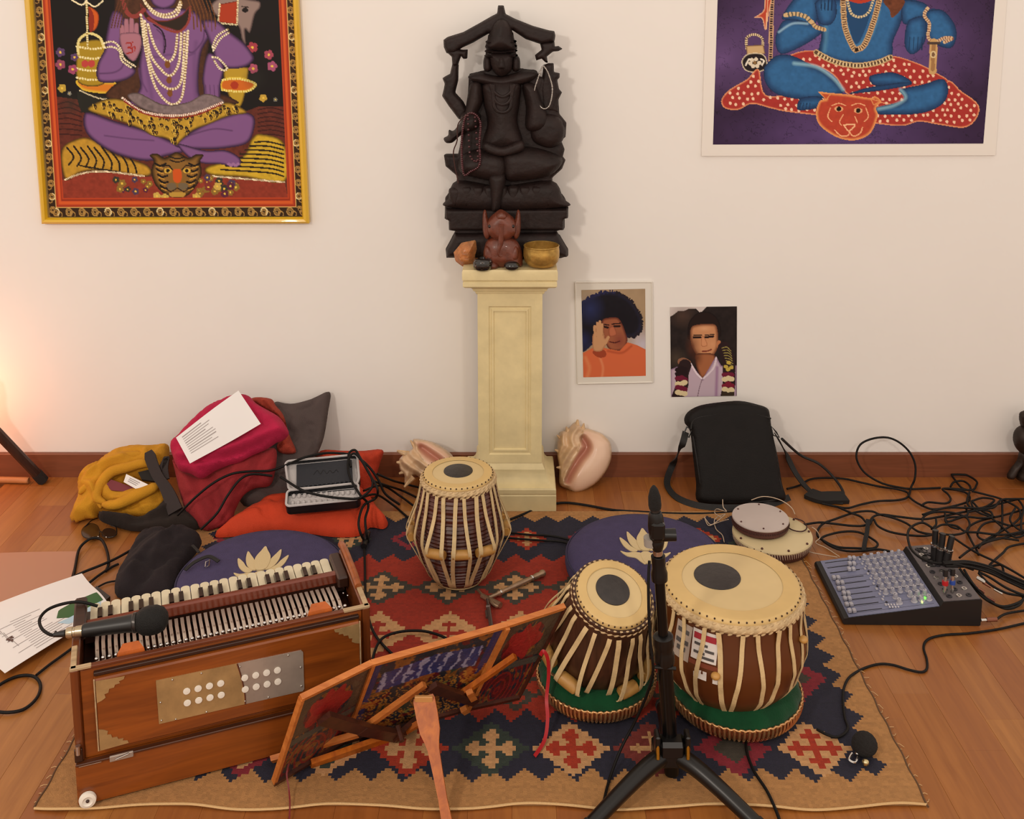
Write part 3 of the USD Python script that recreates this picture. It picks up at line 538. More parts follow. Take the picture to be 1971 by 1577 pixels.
    s.line([(905, 740), (970, 738), (935, 775), (905, 740)], 8, '#f4c090'); s.line([(935, 775), (932, 800), (890, 805), (850, 770)], 7, '#f0b080'); s.line([(935, 775), (960, 805), (1000, 790), (1015, 755)], 7, '#f0b080'); s.line([(900, 680), (880, 720), (890, 740)], 6, '#f0b080'); s.line([(970, 690), (985, 725)], 6, '#f0b080')
    limb([(950, -160), (950, -20), (1060, -20), (1060, -160)]); limb([(1005, -130), (1090, -190), (1100, -300), (1060, -400), (1000, -420), (940, -400), (900, -300), (915, -190)]); s.poly([(890, -300), (920, -420), (1000, -470), (1080, -420), (1115, -300), (1060, -390), (940, -390)], '#5a3424'); s.poly([(950, -460), (960, -560), (1000, -600), (1040, -560), (1050, -460)], '#5a3424')
    for sg in (-1, 1): s.dots([(1002 + sg * 45, -290)], 20, '#d8e0e8', 9); s.dots([(1002 + sg * 45, -290)], 8, '#0c1420')
    s.line([(970, -190), (1002, -182), (1035, -190)], 9, '#7a2838')
    obj('printed_cloth', s.mesh(-.0065), print_m, t, smooth=False, tint=s.c)
right_painting()

def portraits():
    k, o = 5.327, (1080, 520); Q = lambda *p: [np.array(q, float) / k + o for q in p]
    t = thing('portrait_photo', 'framed portrait photo of a person with a round afro raising one palm', 'photograph', WL(1183, 738, 0))
    out = Q((145, 125), (932, 122), (940, 1150), (170, 1165)); inn = Q((208, 205), (862, 192), (868, 1085), (228, 1100))
    fm = M('white_photo_frame', '#ded9cf', .5)
    V = WL(*np.array(out).T, 0); obj('backing_board', hull(np.vstack([V + [0, -.0005, 0], V + [0, -.0045, 0]])), fm, t, smooth=False)
    lip = spline(WL(*np.array(out + out[:1]).T, -.0045), 2)
    for a in range(4):
        p, q = WL(*out[a], -.0045), WL(*out[(a + 1) % 4], -.0045); obj('frame_lip', rod(p, q, .0022, 6), fm, t)
    px, py = quadgrid(inn, np.linspace(0, 1, 125), np.linspace(0, 1, 165)); s = Print(px, py, o, k)
    s.c[:] = lin('#a58c6e'); s.glow((250, 250), 200, '#b8a890', .6); s.glow((840, 760), 220, '#c4bcc8', 1); s.c *= (1 + .3 * fbm2(s.P[:, 0], s.P[:, 1], .08, 2)[:, None])
    afro = [(200, 345), (262, 300), (320, 270), (400, 235), (520, 222), (620, 250), (700, 300), (770, 385), (815, 470), (830, 560), (805, 635), (750, 680), (690, 692), (600, 700), (450, 700), (330, 760), (215, 835), (190, 600)]; s.poly(afro, '#17141c', '#22233a', 50, mottle=.3); s.glow((300, 400), 170, '#2f3a70', .6, 190); s.glow((230, 720), 110, '#2c3468', .6, 130)
    E_ = spline(np.array(afro[1:13], float), 14)
    for q in E_: s.dots([q + rng.normal(0, 7, 2)], rng.uniform(6, 13), '#26264a' if q[0] < 560 else '#221c26')
    s.glow((610, 480), 240, '#141018', .95, 200)
    s.poly([(420, 520), (480, 490), (580, 490), (630, 560), (660, 640), (680, 720), (650, 800), (580, 830), (500, 815), (450, 740), (420, 640)], '#9a5a3e', '#5e2c22', 30); s.glow((600, 720), 90, '#7a3430', .7, 110)
    s.line([(440, 580), (480, 590)], 22, '#2c1612'); s.line([(540, 580), (600, 575)], 22, '#2c1612'); s.poly([(490, 600), (540, 580), (570, 660), (500, 680)], '#b4684a', '#8c4a34', 16); s.line([(500, 735), (550, 745), (600, 730)], 12, '#521f1c'); s.line([(430, 555), (490, 565)], 12, '#2a1410'); s.line([(520, 555), (610, 545)], 12, '#2a1410')
    s.poly([(225, 850), (320, 800), (450, 800), (600, 830), (680, 740), (780, 770), (875, 820), (880, 1110), (220, 1110)], '#cf6740', '#c8653c', 20, smooth=False); s.line([(480, 830), (620, 850), (720, 780)], 40, '#a84a2c', soft=.8); s.line([(250, 900), (290, 1000), (270, 1090)], 60, '#d9895a', soft=.7); s.line([(400, 900), (430, 1000), (420, 1090)], 40, '#e0956a', soft=.6)
    s.poly([(330, 830), (440, 820), (460, 880), (400, 900), (340, 870)], '#9a4228'); skin = '#c4936a'
    s.poly([(320, 700), (340, 650), (430, 640), (450, 700), (480, 670), (490, 700), (440, 800), (400, 835), (330, 820)], skin, '#a87250', 20)
    for x0, y0, x1, y1 in ((345, 580, 350, 680), (372, 545, 375, 670), (398, 530, 398, 670), (420, 560, 415, 670)): s.line([(x0, y0), (x1, y1)], 30, skin); s.line([(x0 + 14, y0 + 20), (x1 + 14, y1)], 5, '#9a6a4a')
    s.line([(485, 690), (455, 750)], 28, skin)
    obj('photo_print', s.mesh(-.0052), print_m, t, smooth=False, tint=s.c)
    t = thing('portrait_print', 'unframed portrait print of a person in white shirt wearing flower garland', 'photograph', WL(1355, 764, 0))
    c = Q((1118, 380), (1803, 373), (1800, 1290), (1128, 1302)); V = WL(*np.array(c).T, 0); obj('print_sheet', hull(np.vstack([V + [0, -.0004, 0], V + [0, -.0016, 0]])), fm, t, smooth=False)
    px, py = quadgrid(c, np.linspace(0, 1, 130), np.linspace(0, 1, 170)); s = Print(px, py, o, k)
    s.c[:] = lin('#241c1b'); s.c *= (1 + 1.4 * fbm2(s.P[:, 0], s.P[:, 1], .12, 8, 4)[:, None]).clip(.3, 3)
    s.poly([(1110, 370), (1500, 370), (1430, 440), (1380, 395), (1300, 400), (1260, 420), (1200, 420), (1150, 460), (1115, 480)], '#cfc4c0', smooth=False); s.glow((1250, 470), 160, '#5a4338', .6); s.glow((1180, 900), 130, '#4d4034', .8)
    s.poly([(1300, 640), (1310, 540), (1370, 460), (1450, 425), (1540, 440), (1610, 510), (1640, 620), (1605, 700), (1330, 720)], '#211412', '#140c0c', 20)
    s.poly([(1330, 600), (1400, 560), (1560, 555), (1600, 600), (1610, 720), (1595, 820), (1530, 900), (1430, 900), (1370, 840), (1330, 740)], '#c88c62', '#7a4830', 36); s.glow((1470, 600), 90, '#dca67c', .7, 40); s.glow((1550, 760), 60, '#d49a70', .6, 60); s.glow((1350, 780), 90, '#5a3020', .8, 160); s.poly([(1600, 730), (1635, 730), (1620, 790), (1598, 800)], '#b8764e')
    s.line([(1360, 690), (1430, 690)], 22, '#2a1612'); s.line([(1480, 690), (1560, 680)], 22, '#2a1612'); s.line([(1360, 668), (1440, 668)], 10, '#1a0e0c'); s.line([(1475, 668), (1570, 660)], 10, '#1a0e0c'); s.poly([(1440, 690), (1470, 690), (1500, 770), (1440, 780)], '#cf9066', '#a86a46', 14); s.line([(1450, 835), (1500, 830), (1540, 815)], 14, '#7a3628')
    s.poly([(1390, 860), (1560, 860), (1580, 940), (1540, 1020), (1450, 1110), (1400, 1030), (1380, 940)], '#a0623f', '#5a3020', 30); s.glow((1400, 900), 70, '#4a2818', .8, 110); s.poly([(1200, 920), (1260, 900), (1330, 940), (1300, 990), (1210, 970)], '#8c6048')
    s.poly([(1120, 1020), (1320, 940), (1450, 1120), (1590, 880), (1640, 980), (1800, 980), (1800, 1310), (1125, 1310)], '#bba6b4', '#8c6f8c', 24, smooth=False); s.line([(1450, 1110), (1420, 1200), (1400, 1300)], 8, '#7d6672'); s.line([(1330, 960), (1390, 1060), (1440, 1110)], 18, '#e0d0d8'); s.line([(1590, 900), (1560, 1010), (1460, 1110)], 18, '#d8c8d2'); s.line([(1600, 1000), (1590, 1290)], 50, '#8c5f8a', soft=.8)
    for pts in ([(1270, 980), (1240, 1080), (1240, 1180), (1200, 1300)], [(1670, 800), (1720, 930), (1720, 1050), (1720, 1180), (1700, 1300)]): s.line(pts, 130, '#2a1a1c')
    for y, cc in ((1010, '#241417'), (1060, '#241417'), (1110, '#6c1a34'), (1165, '#d8c69c'), (1215, '#6c1a34'), (1265, '#d8c69c')):
        for dx in (-35, 0, 30): s.dots([(1235 + dx, y + rng.normal(0, 8))], 34, cc, 26)
    for y, cc in ((1080, '#6c1a34'), (1130, '#d8c69c'), (1180, '#7a1c30'), (1240, '#d8c69c'), (1280, '#3a2c20')):
        for dx in (-35, 0, 30): s.dots([(1715 + dx, y + rng.normal(0, 8))], 34, cc, 26)
    for j in range(7): s.line([(1650 + 8 * j, 800 + 26 * j), (1700 + 6 * j, 790 + 30 * j), (1740 + 4 * j, 830 + 26 * j)], 9, '#94874a')
    for dx, dy in ((0, 0), (-30, 40), (25, 50), (-10, 70)): s.dots([(1720 + dx, 950 + dy)], 24, '#c0a84a', 18)
    obj('photo_print', s.mesh(-.0022), print_m, t, smooth=False, tint=s.c)
portraits()

# ================================================================ pedestal and what stands on it
PX, PY, PZ = -.005, -.110, .628        # axis of the pedestal and the height of its top
def build_pedestal():
    t = thing('plaster_pedestal', 'cream plaster pedestal with moulded cap and recessed panel', 'pedestal', (PX, PY, 0))
    m = M('cream_plaster', '#d8c797', .55, vary=(14, .10), bump=(45, .25))
    def molding(prof, depth=.093):
        V, F = [], []
        for w, z in prof:
            d = depth + (w - .115)
            V += [[-w, -d, z], [w, -d, z], [w, min(d, .088), z], [-w, min(d, .088), z]]
        for i in range(len(prof) - 1):
            for j in range(4): j2 = (j + 1) % 4; a, b = 4 * i, 4 * i + 4; F += [[a + j, a + j2, b + j2], [a + j, b + j2, b + j]]
        n = len(V) - 4; F += [[0, 2, 1], [0, 3, 2], [n, n + 1, n + 2], [n, n + 2, n + 3]]
        return np.array(V, float), np.array(F)
    q = [(a, 1 - math.cos(a), math.sin(a)) for a in np.linspace(0, math.pi / 2, 6)]
    obj('base', molding([(.114, 0), (.116, .002), (.116, .044), (.114, .047)]), m, t, local=True, smooth=20)
    obj('base_moulding', molding([(.114, .047), (.1155, .050), (.1155, .060), (.113, .064)] + [(.113 - .024 * math.sin(a), .064 + .026 * (1 - math.cos(a))) for a in np.linspace(.1, math.pi / 2, 6)] + [(.088, .094), (.088, .101), (.083, .112), (.080, .119)]), m, t, local=True, smooth=20)
    # shaft: a square post with a recessed panel framed by two steps
    z0, z1, w0, w1 = .117, .560, .080, .078
    def ringp(w, za, zb, y): return [[-w, y, za], [w, y, za], [w, y, zb], [-w, y, zb]]
    steps = [(w0, z0, z1, -.061), (.053, .139, .527, -.061), (.050, .142, .524, -.0575), (.046, .146, .520, -.0575), (.0445, .148, .518, -.0605), (.041, .152, .514, -.0605), (.039, .154, .512, -.056)]
    V = [p for s in steps for p in ringp(*s)]; F = []
    for i in range(len(steps) - 1):
        for j in range(4): j2 = (j + 1) % 4; a, b = 4 * i, 4 * i + 4; F += [[a + j, a + j2, b + j2], [a + j, b + j2, b + j]]
    a = 4 * (len(steps) - 1); F += [[a, a + 1, a + 2], [a, a + 2, a + 3]]
    n = len(V); V += [[-w0, .075, z0], [w0, .075, z0], [w0, .075, z1], [-w0, .075, z1]]
    for j in range(4): j2 = (j + 1) % 4; F += [[j2, j, n + j], [j2, n + j, n + j2]]
    obj('shaft', (np.array(V), np.array(F)), m, t, local=True, smooth=False)
    obj('neck_moulding', molding([(.078, .552), (.080, .556), (.084, .560), (.086, .566), (.090, .568), (.092, .574), (.097, .579), (.104, .582)]), m, t, local=True, smooth=20)
    obj('cap', molding([(.104, .580), (.110, .582), (.1145, .586), (.1145, .596), (.110, .600), (.1155, .602), (.116, .606), (.116, .622), (.114, PZ)]), m, t, local=True, smooth=20)
build_pedestal()

def build_statue():
    k, o = 2.922, (820, 0); Y0 = -.086
    pl = Plane((0, Y0, 0), (1, 0, 0), (0, 0, 1))      # w points out of the wall
    t = thing('carved_deity_panel', 'tall dark carved wooden seated deity panel standing on the pedestal', 'statue', (PX, -.055, PZ))
    m = M('dark_carved_wood', '#211513', .6, vary=(22, .35), bump=(70, .8), specular_ior_level=.3)
    A = lambda pts: pl.at(crop(pts, o, k))
    def slab(name, pts, thick, h, w, sm=True, step=.0035, off=0.0, grain=.0012, holes=None, smooth=50):
        L = A(pts); L = spline(L, 4, True) if sm else L
        dm = dome_of(h, w); V, F = puff(L, step, lambda d, x, y: dm(d, x, y) + grain * fbm2(x, y, 260, 4) * np.clip(d / .006, 0, 1), thick)
        return obj(name, (pl.xyz(V) + [0, -off, 0], F), m, t, smooth=smooth)
    # one long side wall: the back plate outline without the two openings under the arch
    slab('back_slab', [(115, 1450), (110, 1400), (165, 1300), (130, 1295), (128, 1235), (105, 1230), (108, 1110), (170, 1040), (175, 990), (110, 935), (100, 870), (180, 868), (230, 640), (240, 440), (245, 415), (330, 395), (335, 300), (350, 195), (490, 180), (505, 290), (530, 385), (620, 395), (640, 430), (730, 440), (750, 640), (790, 690), (785, 770), (760, 790), (780, 840), (770, 880), (785, 900), (765, 950), (710, 1000), (712, 1040), (780, 1110), (800, 1160), (800, 1220), (780, 1225), (780, 1285), (735, 1300), (800, 1400), (800, 1440), (760, 1452)], .040, .010, .012, sm=False)
    # the arch: a stepped canopy with a finial
    slab('arch', [(100, 265), (98, 225), (120, 208), (210, 180), (300, 130), (370, 90), (400, 75), (405, 30), (437, 30), (448, 78), (500, 105), (600, 145), (690, 170), (722, 175), (728, 200), (722, 235), (650, 250), (560, 220), (485, 170), (440, 185), (350, 190), (265, 240), (200, 270), (165, 300), (115, 300)], .028, .016, .012, sm=False)
    slab('arch_bracket', [(112, 290), (165, 270), (205, 280), (235, 278), (232, 330), (210, 332), (198, 315), (185, 350), (180, 372), (148, 370), (145, 320)], .026, .012, .010, sm=False)
    slab('arch_bracket', [(640, 240), (722, 230), (725, 262), (745, 258), (768, 275), (745, 288), (715, 290), (680, 318), (685, 355), (670, 350), (650, 330), (620, 340), (612, 310), (650, 280)], .026, .012, .010, sm=False)
    # the two rear arms with what they hold up
    slab('rear_arm', [(148, 360), (184, 360), (182, 450), (165, 520), (210, 570), (235, 620), (215, 670), (185, 672), (130, 600), (90, 540), (100, 500), (105, 470), (92, 440), (110, 428), (135, 415)], .026, .016, .012, sm=False)
    slab('rear_arm', [(690, 355), (718, 355), (720, 405), (752, 412), (752, 435), (738, 450), (748, 500), (765, 520), (745, 560), (750, 640), (650, 620), (640, 500), (655, 420), (660, 365)], .026, .012, .012, sm=False)
    # crown, head, shoulders, torso, front arms, legs, lotus seat: each a raised body of its own
    slab('crown', [(345, 280), (350, 210), (380, 130), (422, 100), (470, 130), (490, 200), (505, 285)], .004, .042, .03, off=.008)
    for j in range(4): slab('crown_ring', [(345 - j * 2, 225 + 26 * j), (420, 232 + 26 * j), (500 + j * 2, 222 + 26 * j), (502 + j * 2, 236 + 26 * j), (420, 247 + 26 * j), (343 - j * 2, 239 + 26 * j)], .004, .012, .004, off=.030, grain=0)
    slab('head', [(365, 290), (480, 290), (492, 340), (478, 400), (425, 432), (378, 400), (358, 340)], .004, .046, .034, off=.008)
    slab('nose', [(415, 320), (435, 320), (446, 372), (426, 380), (406, 372)], .002, .010, .006, off=.052, grain=0)
    for x in (348, 505): slab('earring', [(x - 20, 320), (x + 18, 320), (x + 24, 385), (x, 405), (x - 24, 385)], .004, .02, .012, off=.006)
    slab('shoulder_drape', [(240, 425), (300, 405), (420, 425), (540, 395), (615, 400), (622, 430), (560, 470), (430, 490), (300, 470), (250, 450)], .004, .026, .02, off=.008)
    slab('torso', [(330, 460), (520, 455), (530, 560), (515, 680), (540, 800), (430, 850), (320, 810), (345, 690), (320, 560)], .004, .046, .045, off=.008)
    for j in range(3):
        P = spline(pl.p3(crop([(360 + 10 * j, 475), (385, 520 + 40 * j), (430, 545 + 44 * j), (475, 520 + 40 * j), (500 - 10 * j, 475)], o, k), .052), 8); obj('necklace_ridge', tube(P, .0045, 8), m, t)
    slab('belt', [(335, 780), (430, 810), (535, 775), (545, 830), (430, 865), (325, 830)], .004, .014, .01, off=.045)
    slab('front_arm', [(250, 470), (310, 460), (325, 560), (290, 640), (260, 720), (195, 760), (150, 800), (112, 800), (100, 775), (125, 760), (130, 728), (160, 730), (215, 640)], .004, .040, .022, off=.006)
    slab('front_arm', [(540, 470), (610, 470), (650, 560), (690, 680), (640, 740), (560, 720), (560, 600)], .004, .040, .026, off=.006)
    slab('hand', [(195, 640), (270, 620), (310, 650), (290, 720), (220, 730)], .004, .050, .02, off=.010)
    slab('leg', [(190, 880), (300, 830), (430, 850), (470, 930), (430, 1010), (300, 1000), (190, 960)], .004, .050, .034, off=.008)
    slab('leg', [(430, 850), (560, 820), (700, 850), (770, 900), (700, 980), (560, 1010), (440, 1000)], .004, .050, .034, off=.008)
    slab('hanging_leg', [(355, 960), (450, 960), (440, 1060), (415, 1160), (370, 1170), (360, 1060)], .004, .044, .02, off=.02)
    slab('knee_ornament', [(640, 640), (740, 650), (780, 720), (760, 800), (690, 830), (600, 790), (590, 700)], .004, .030, .03, off=.008)
    slab('lotus_seat', [(180, 1010), (420, 1040), (700, 1010), (770, 1110), (790, 1160), (420, 1180), (115, 1160), (125, 1110)], .004, .030, .03, off=.008)
    for j in range(9): x = 165 + 65 * j; slab('lotus_petal', [(x - 30, 1040 + 10 * (abs(j - 4) > 3)), (x + 30, 1040 + 10 * (abs(j - 4) > 3)), (x + 28, 1110), (x, 1150), (x - 28, 1110)], .003, .012, .012, off=.026, grain=0)
    slab('plinth', [(110, 1165), (800, 1160), (798, 1222), (775, 1228), (775, 1288), (130, 1290), (128, 1235), (108, 1228)], .004, .020, .008, sm=False, off=.008)
    slab('plinth_foot', [(165, 1305), (735, 1300), (795, 1400), (795, 1440), (115, 1440), (115, 1400)], .004, .026, .02, sm=False, off=.008)
    # two strings of beads hang on the arms
    def beads(name, label, pts, r, mat, off, n, extra=None):
        b = thing(name, label, 'necklace', pl.p3(crop(pts[:1], o, k), off)[0])
        P = spline(pl.p3(crop(pts, o, k), off), 10, True); s = np.r_[0, np.cumsum(np.linalg.norm(np.diff(P, axis=0), axis=1))]; u = np.linspace(0, s[-1], n, endpoint=False)
        C = np.stack([np.interp(u, s, P[:, i]) for i in range(3)], 1)
        obj('cord', tube(P[::3], r * .25, 5, True), M('bead_cord', '#3a1d18', .8), b)
        for c in C: obj('bead', ball(c, r * rng.uniform(.85, 1.1), 1), mat, b, smooth=True)
        return b
    b = beads('prayer_beads', 'dark red prayer beads looped over the left arm of the carved panel', [(225, 650), (205, 740), (200, 860), (212, 980), (250, 965), (300, 925), (300, 800), (305, 690), (270, 640)], .0032, M('red_bead', '#41131a', .3, coat_weight=.3), .062, 74)
    P = spline(pl.p3(crop([(230, 640), (180, 700), (175, 790), (155, 850), (160, 920), (178, 1010), (180, 1030)], o, k), .052), 6); obj('tassel_cord', tube(P, .0016, 6), M('bead_cord', '#3a1d18', .8), b)
    P = spline(pl.p3(crop([(235, 650), (240, 760), (250, 880), (290, 900), (285, 780), (275, 660)], o, k), .064), 8)
    for c in P[::2]: obj('bead', ball(c, .0030, 1), M('red_bead', '#41131a', .3), b, smooth=True)
    beads('silver_bead_string', 'thin silvery bead string hanging from the right arm of the carved panel', [(655, 375), (630, 440), (608, 520), (625, 575), (660, 612), (695, 590), (710, 500), (690, 420), (668, 380)], .0022, M('silver_bead', '#b9b4ae', .22, metal=.9), .034, 70)
build_statue()

def build_trinkets():
    top = lambda x, y: FL(x, y, PZ)
    k, o = 2.922, (820, 0)
    # elephant headed figurine
    c = top(965, 512); pl = Plane((0, c[1], 0), (1, 0, 0), (0, 0, 1))
    t = thing('elephant_figurine', 'small reddish brown carved elephant headed figurine before the dark panel', 'figurine', c)
    m = M('red_carved_stone', '#64301f', .42, vary=(60, .25), bump=(120, .35), coat_weight=.15)
    def body(name, pts, h, w, back=.018, off=0.0):
        V, F = puff(spline(pl.at(crop(pts, o, k)), 5, True), .0028, dome_of(h, w), dome_of(back, w)); return obj(name, (pl.xyz(V) + [0, -off, 0], F), m, t, smooth=60)
    body('body', [(330, 1490), (325, 1420), (345, 1350), (420, 1320), (500, 1345), (535, 1400), (545, 1470), (530, 1500), (430, 1505)], .030, .030)
    body('head', [(345, 1240), (390, 1195), (420, 1178), (455, 1195), (500, 1235), (510, 1300), (470, 1345), (425, 1355), (380, 1345), (342, 1300)], .030, .022, .016)
    for s in (1, -1):
        f = lambda p: [(425 + s * (x - 425), y) for x, y in p][::s]
        body('ear', f([(350, 1230), (335, 1180), (320, 1200), (318, 1290), (330, 1335), (350, 1345), (375, 1300)]), .012, .01, .008)
        body('arm', f([(345, 1370), (325, 1400), (330, 1450), (370, 1460), (385, 1430), (370, 1390)]), .018, .012, off=.012); body('knee', f([(330, 1460), (330, 1500), (390, 1506), (415, 1480), (380, 1452)]), .024, .014, off=.012)
    P = spline(pl.p3(crop([(424, 1245), (424, 1300), (420, 1355), (408, 1400), (418, 1425), (435, 1415)], o, k), 0) + [0, -.026, 0], 6); obj('trunk', tube(P, .0072, 10, scale=np.linspace(1.15, .55, len(P))), m, t, smooth=60)
    body('headdress', [(395, 1200), (425, 1178), (455, 1200), (448, 1225), (425, 1232), (402, 1225)], .012, .010, off=.018)
    for s in (-1, 1): e = pl.p3(crop([(424 + s * 65, 1262)], o, k), 0)[0]; obj('eye', ball(e + [0, -.022, 0], .0045, 1), M('dark_stone_eye', '#1c100e', .3), t, smooth=True)
    # brass bowl
    c = top(1042, 513)
    t = thing('brass_singing_bowl', 'brass singing bowl on the right of the pedestal top', 'bowl', c)
    pr = [(.0, .0), (.020, .0), (.032, .004), (.041, .014), (.0445, .028), (.0445, .040), (.0430, .050), (.0440, .053), (.0425, .0545), (.0405, .053), (.0410, .040), (.0405, .028), (.037, .016), (.028, .007), (.0, .005)]
    obj('bowl', lathe(pr, 48), M('hammered_brass', '#b8924a', .34, metal=.65, vary=(40, .3), bump=(55, .5)), t, local=True, smooth=50)
    # amber rock, black votive pot, black pebble
    c = top(897, 508); pl = Plane((0, c[1], 0), (1, 0, 0), (0, 0, 1))
    V, F = puff(pl.at(crop([(155, 1420), (200, 1365), (280, 1350), (286, 1400), (275, 1440), (280, 1480), (205, 1500), (165, 1470)], o, k)), .005, lambda d, x, y: .020 * np.minimum(d / .016, 1) + .006 * fbm2(x, y, 90, 3), lambda d, x, y: .014 * np.minimum(d / .014, 1))
    obj('amber_rock', (pl.xyz(V), F), M('amber_crystal', '#a56a3c', .35, vary=(70, .35), bump=(90, .6), subsurface_weight=.2, subsurface_scale=.01), None, 'rough amber coloured rock at the left of the pedestal top', 'rock', smooth=False)
    c = top(929, 519); t = thing('black_stone_pot', 'small glossy black banded pot in front of the amber rock', 'pot', c)
    obj('body', lathe([(0, 0), (.017, 0), (.022, .004), (.0235, .012), (.0225, .022), (.019, .027), (.012, .029), (.012, .026), (0, .026)], 32), M('black_glaze', '#15110f', .18, coat_weight=.5), t, local=True, smooth=50); obj('band', lathe([(.0232, .016), (.0245, .0175), (.0232, .019)], 32), M('black_glaze', '#15110f', .18), t, local=True)
    for a in range(6): obj('glint_stone', ball([.0215 * math.cos(a * 1.05 - 2.6), .0215 * math.sin(a * 1.05 - 2.6), .0225], .0026, 1), M('smoky_glass_stud', '#5a5450', .12), t, local=True, smooth=True)
    c = top(985, 521); obj('black_pebble', move(ball((0, 0, 0), 1, 3), None, (0, 0, 0)) if 0 else (ball((0, 0, 0), .019, 3, (1, .8, .62))[0] + c + [0, 0, .0117], ball((0, 0, 0), .019, 3)[1]), M('black_polished_stone', '#191413', .15, coat_weight=.4), None, 'rounded shiny black stone between the figurine and the brass bowl', 'stone', smooth=True)
build_trinkets()

# ================================================================ conch shells
def conch(name, label, pl, outline, lip, spine, spikes, loc, h=.045):
    """outline: the whole shell; lip: the flared pink mouth; spine: the groove of the aperture"""
    t = thing(name, label, 'shell', loc)
    L = spline(pl.at(outline), 5, True); G = spline(pl.at(spine), 6); E = pl.at(lip)
    dm = dome_of(h, .05)
    def front(d, x, y):
        P = np.c_[x, y]; g, _ = segdist(P, G); z = dm(d, x, y); z = z - .030 * np.exp(-(g / .010) ** 2) * np.clip(d / .02, 0, 1)
        ins = shapely.contains_xy(shapely.Polygon(E).buffer(.001), x, y); e, _ = segdist(P, np.vstack([E, E[:1]]))
        rough = np.where(ins, 0, 1) * np.clip(d / .01, 0, 1)
        return z + rough * (.006 * np.sin(g * 260) + .008 * fbm2(x, y, 70, 5))
    V, F = puff(L, .0028, front, lambda d, x, y: dome_of(.03, .04)(d, x, y) + .01 * fbm2(x, y, 60, 2) * np.clip(d / .02, 0, 1))
    P = V[:, :2]; g, _ = segdist(P, G); ins = shapely.contains_xy(shapely.Polygon(E), P[:, 0], P[:, 1]) & (V[:, 2] > 0); e, _ = segdist(P, np.vstack([E, E[:1]])); s = np.where(ins, np.clip(e / .006, 0, 1), 0)[:, None]
    n = fbm2(P[:, 0], P[:, 1], 45, 6)[:, None]
    shell = lin('#c9a884') * (1 + .9 * n) ; pink = lin('#e0bea4') * (1 - np.exp(-(g / .016) ** 2))[:, None] + lin('#bd7f69') * np.exp(-(g / .016) ** 2)[:, None]
    obj('shell_body', (pl.xyz(V), F), M_vertex('conch_nacre', .28, bump=(60, .15), coat_weight=.25), t, smooth=True, tint=np.clip(shell * (1 - s) + pink * s, 0, 1))
    m = M('conch_crust', '#c8a67c', .5, vary=(80, .3))
    for (x0, y0), (x1, y1), r in spikes:
        a, b = pl.p3([(x0, y0)], .012)[0], pl.p3([(x1, y1)], .016)[0]; obj('spire_knob', rod(a, b, r, 8, r * .25), m, t)
    return t
pl = Plane((.19, -.078, 0), (1, 0, 0), (0, .42, .9))
conch('conch_shell', 'pale conch shell with pink mouth leaning right of the pedestal', pl, [(1108, 812), (1120, 822), (1135, 826), (1160, 836), (1175, 853), (1177, 880), (1168, 905), (1150, 928), (1128, 943), (1108, 949), (1092, 942), (1077, 932), (1076, 900), (1072, 870), (1074, 845), (1078, 832), (1092, 826)],
      [(1122, 826), (1150, 832), (1172, 852), (1176, 880), (1166, 906), (1146, 930), (1122, 944), (1105, 946), (1085, 930), (1094, 905), (1110, 870), (1118, 845)], [(1120, 845), (1128, 862), (1112, 885), (1100, 905), (1090, 925)],
      [((1110, 826), (1112, 808), .010), ((1122, 828), (1124, 815), .007), ((1094, 832), (1090, 822), .008), ((1082, 846), (1072, 838), .007), ((1078, 870), (1068, 866), .006), ((1080, 900), (1071, 900), .006)], FL(1110, 946))
pl = Plane((-.19, -.125, 0), (1, 0, 0), (0, .45, .89))
conch('conch_shell', 'spiky conch shell behind the central tabla by the baseboard', pl, [(795, 846), (812, 846), (838, 853), (862, 868), (876, 884), (884, 900), (884, 915), (876, 938), (850, 948), (820, 935), (800, 915), (780, 935), (778, 915), (770, 905), (768, 885), (782, 872), (795, 862)],
      [(797, 848), (825, 850), (855, 864), (876, 886), (882, 915), (862, 935), (835, 905), (812, 880)], [(812, 862), (830, 875), (850, 890), (872, 915)],
      [((785, 875), (764, 868), .010), ((782, 892), (763, 890), .010), ((785, 905), (768, 912), .009), ((795, 918), (778, 938), .009), ((800, 862), (790, 848), .007), ((800, 890), (786, 882), .008)], FL(850, 950), h=.05)

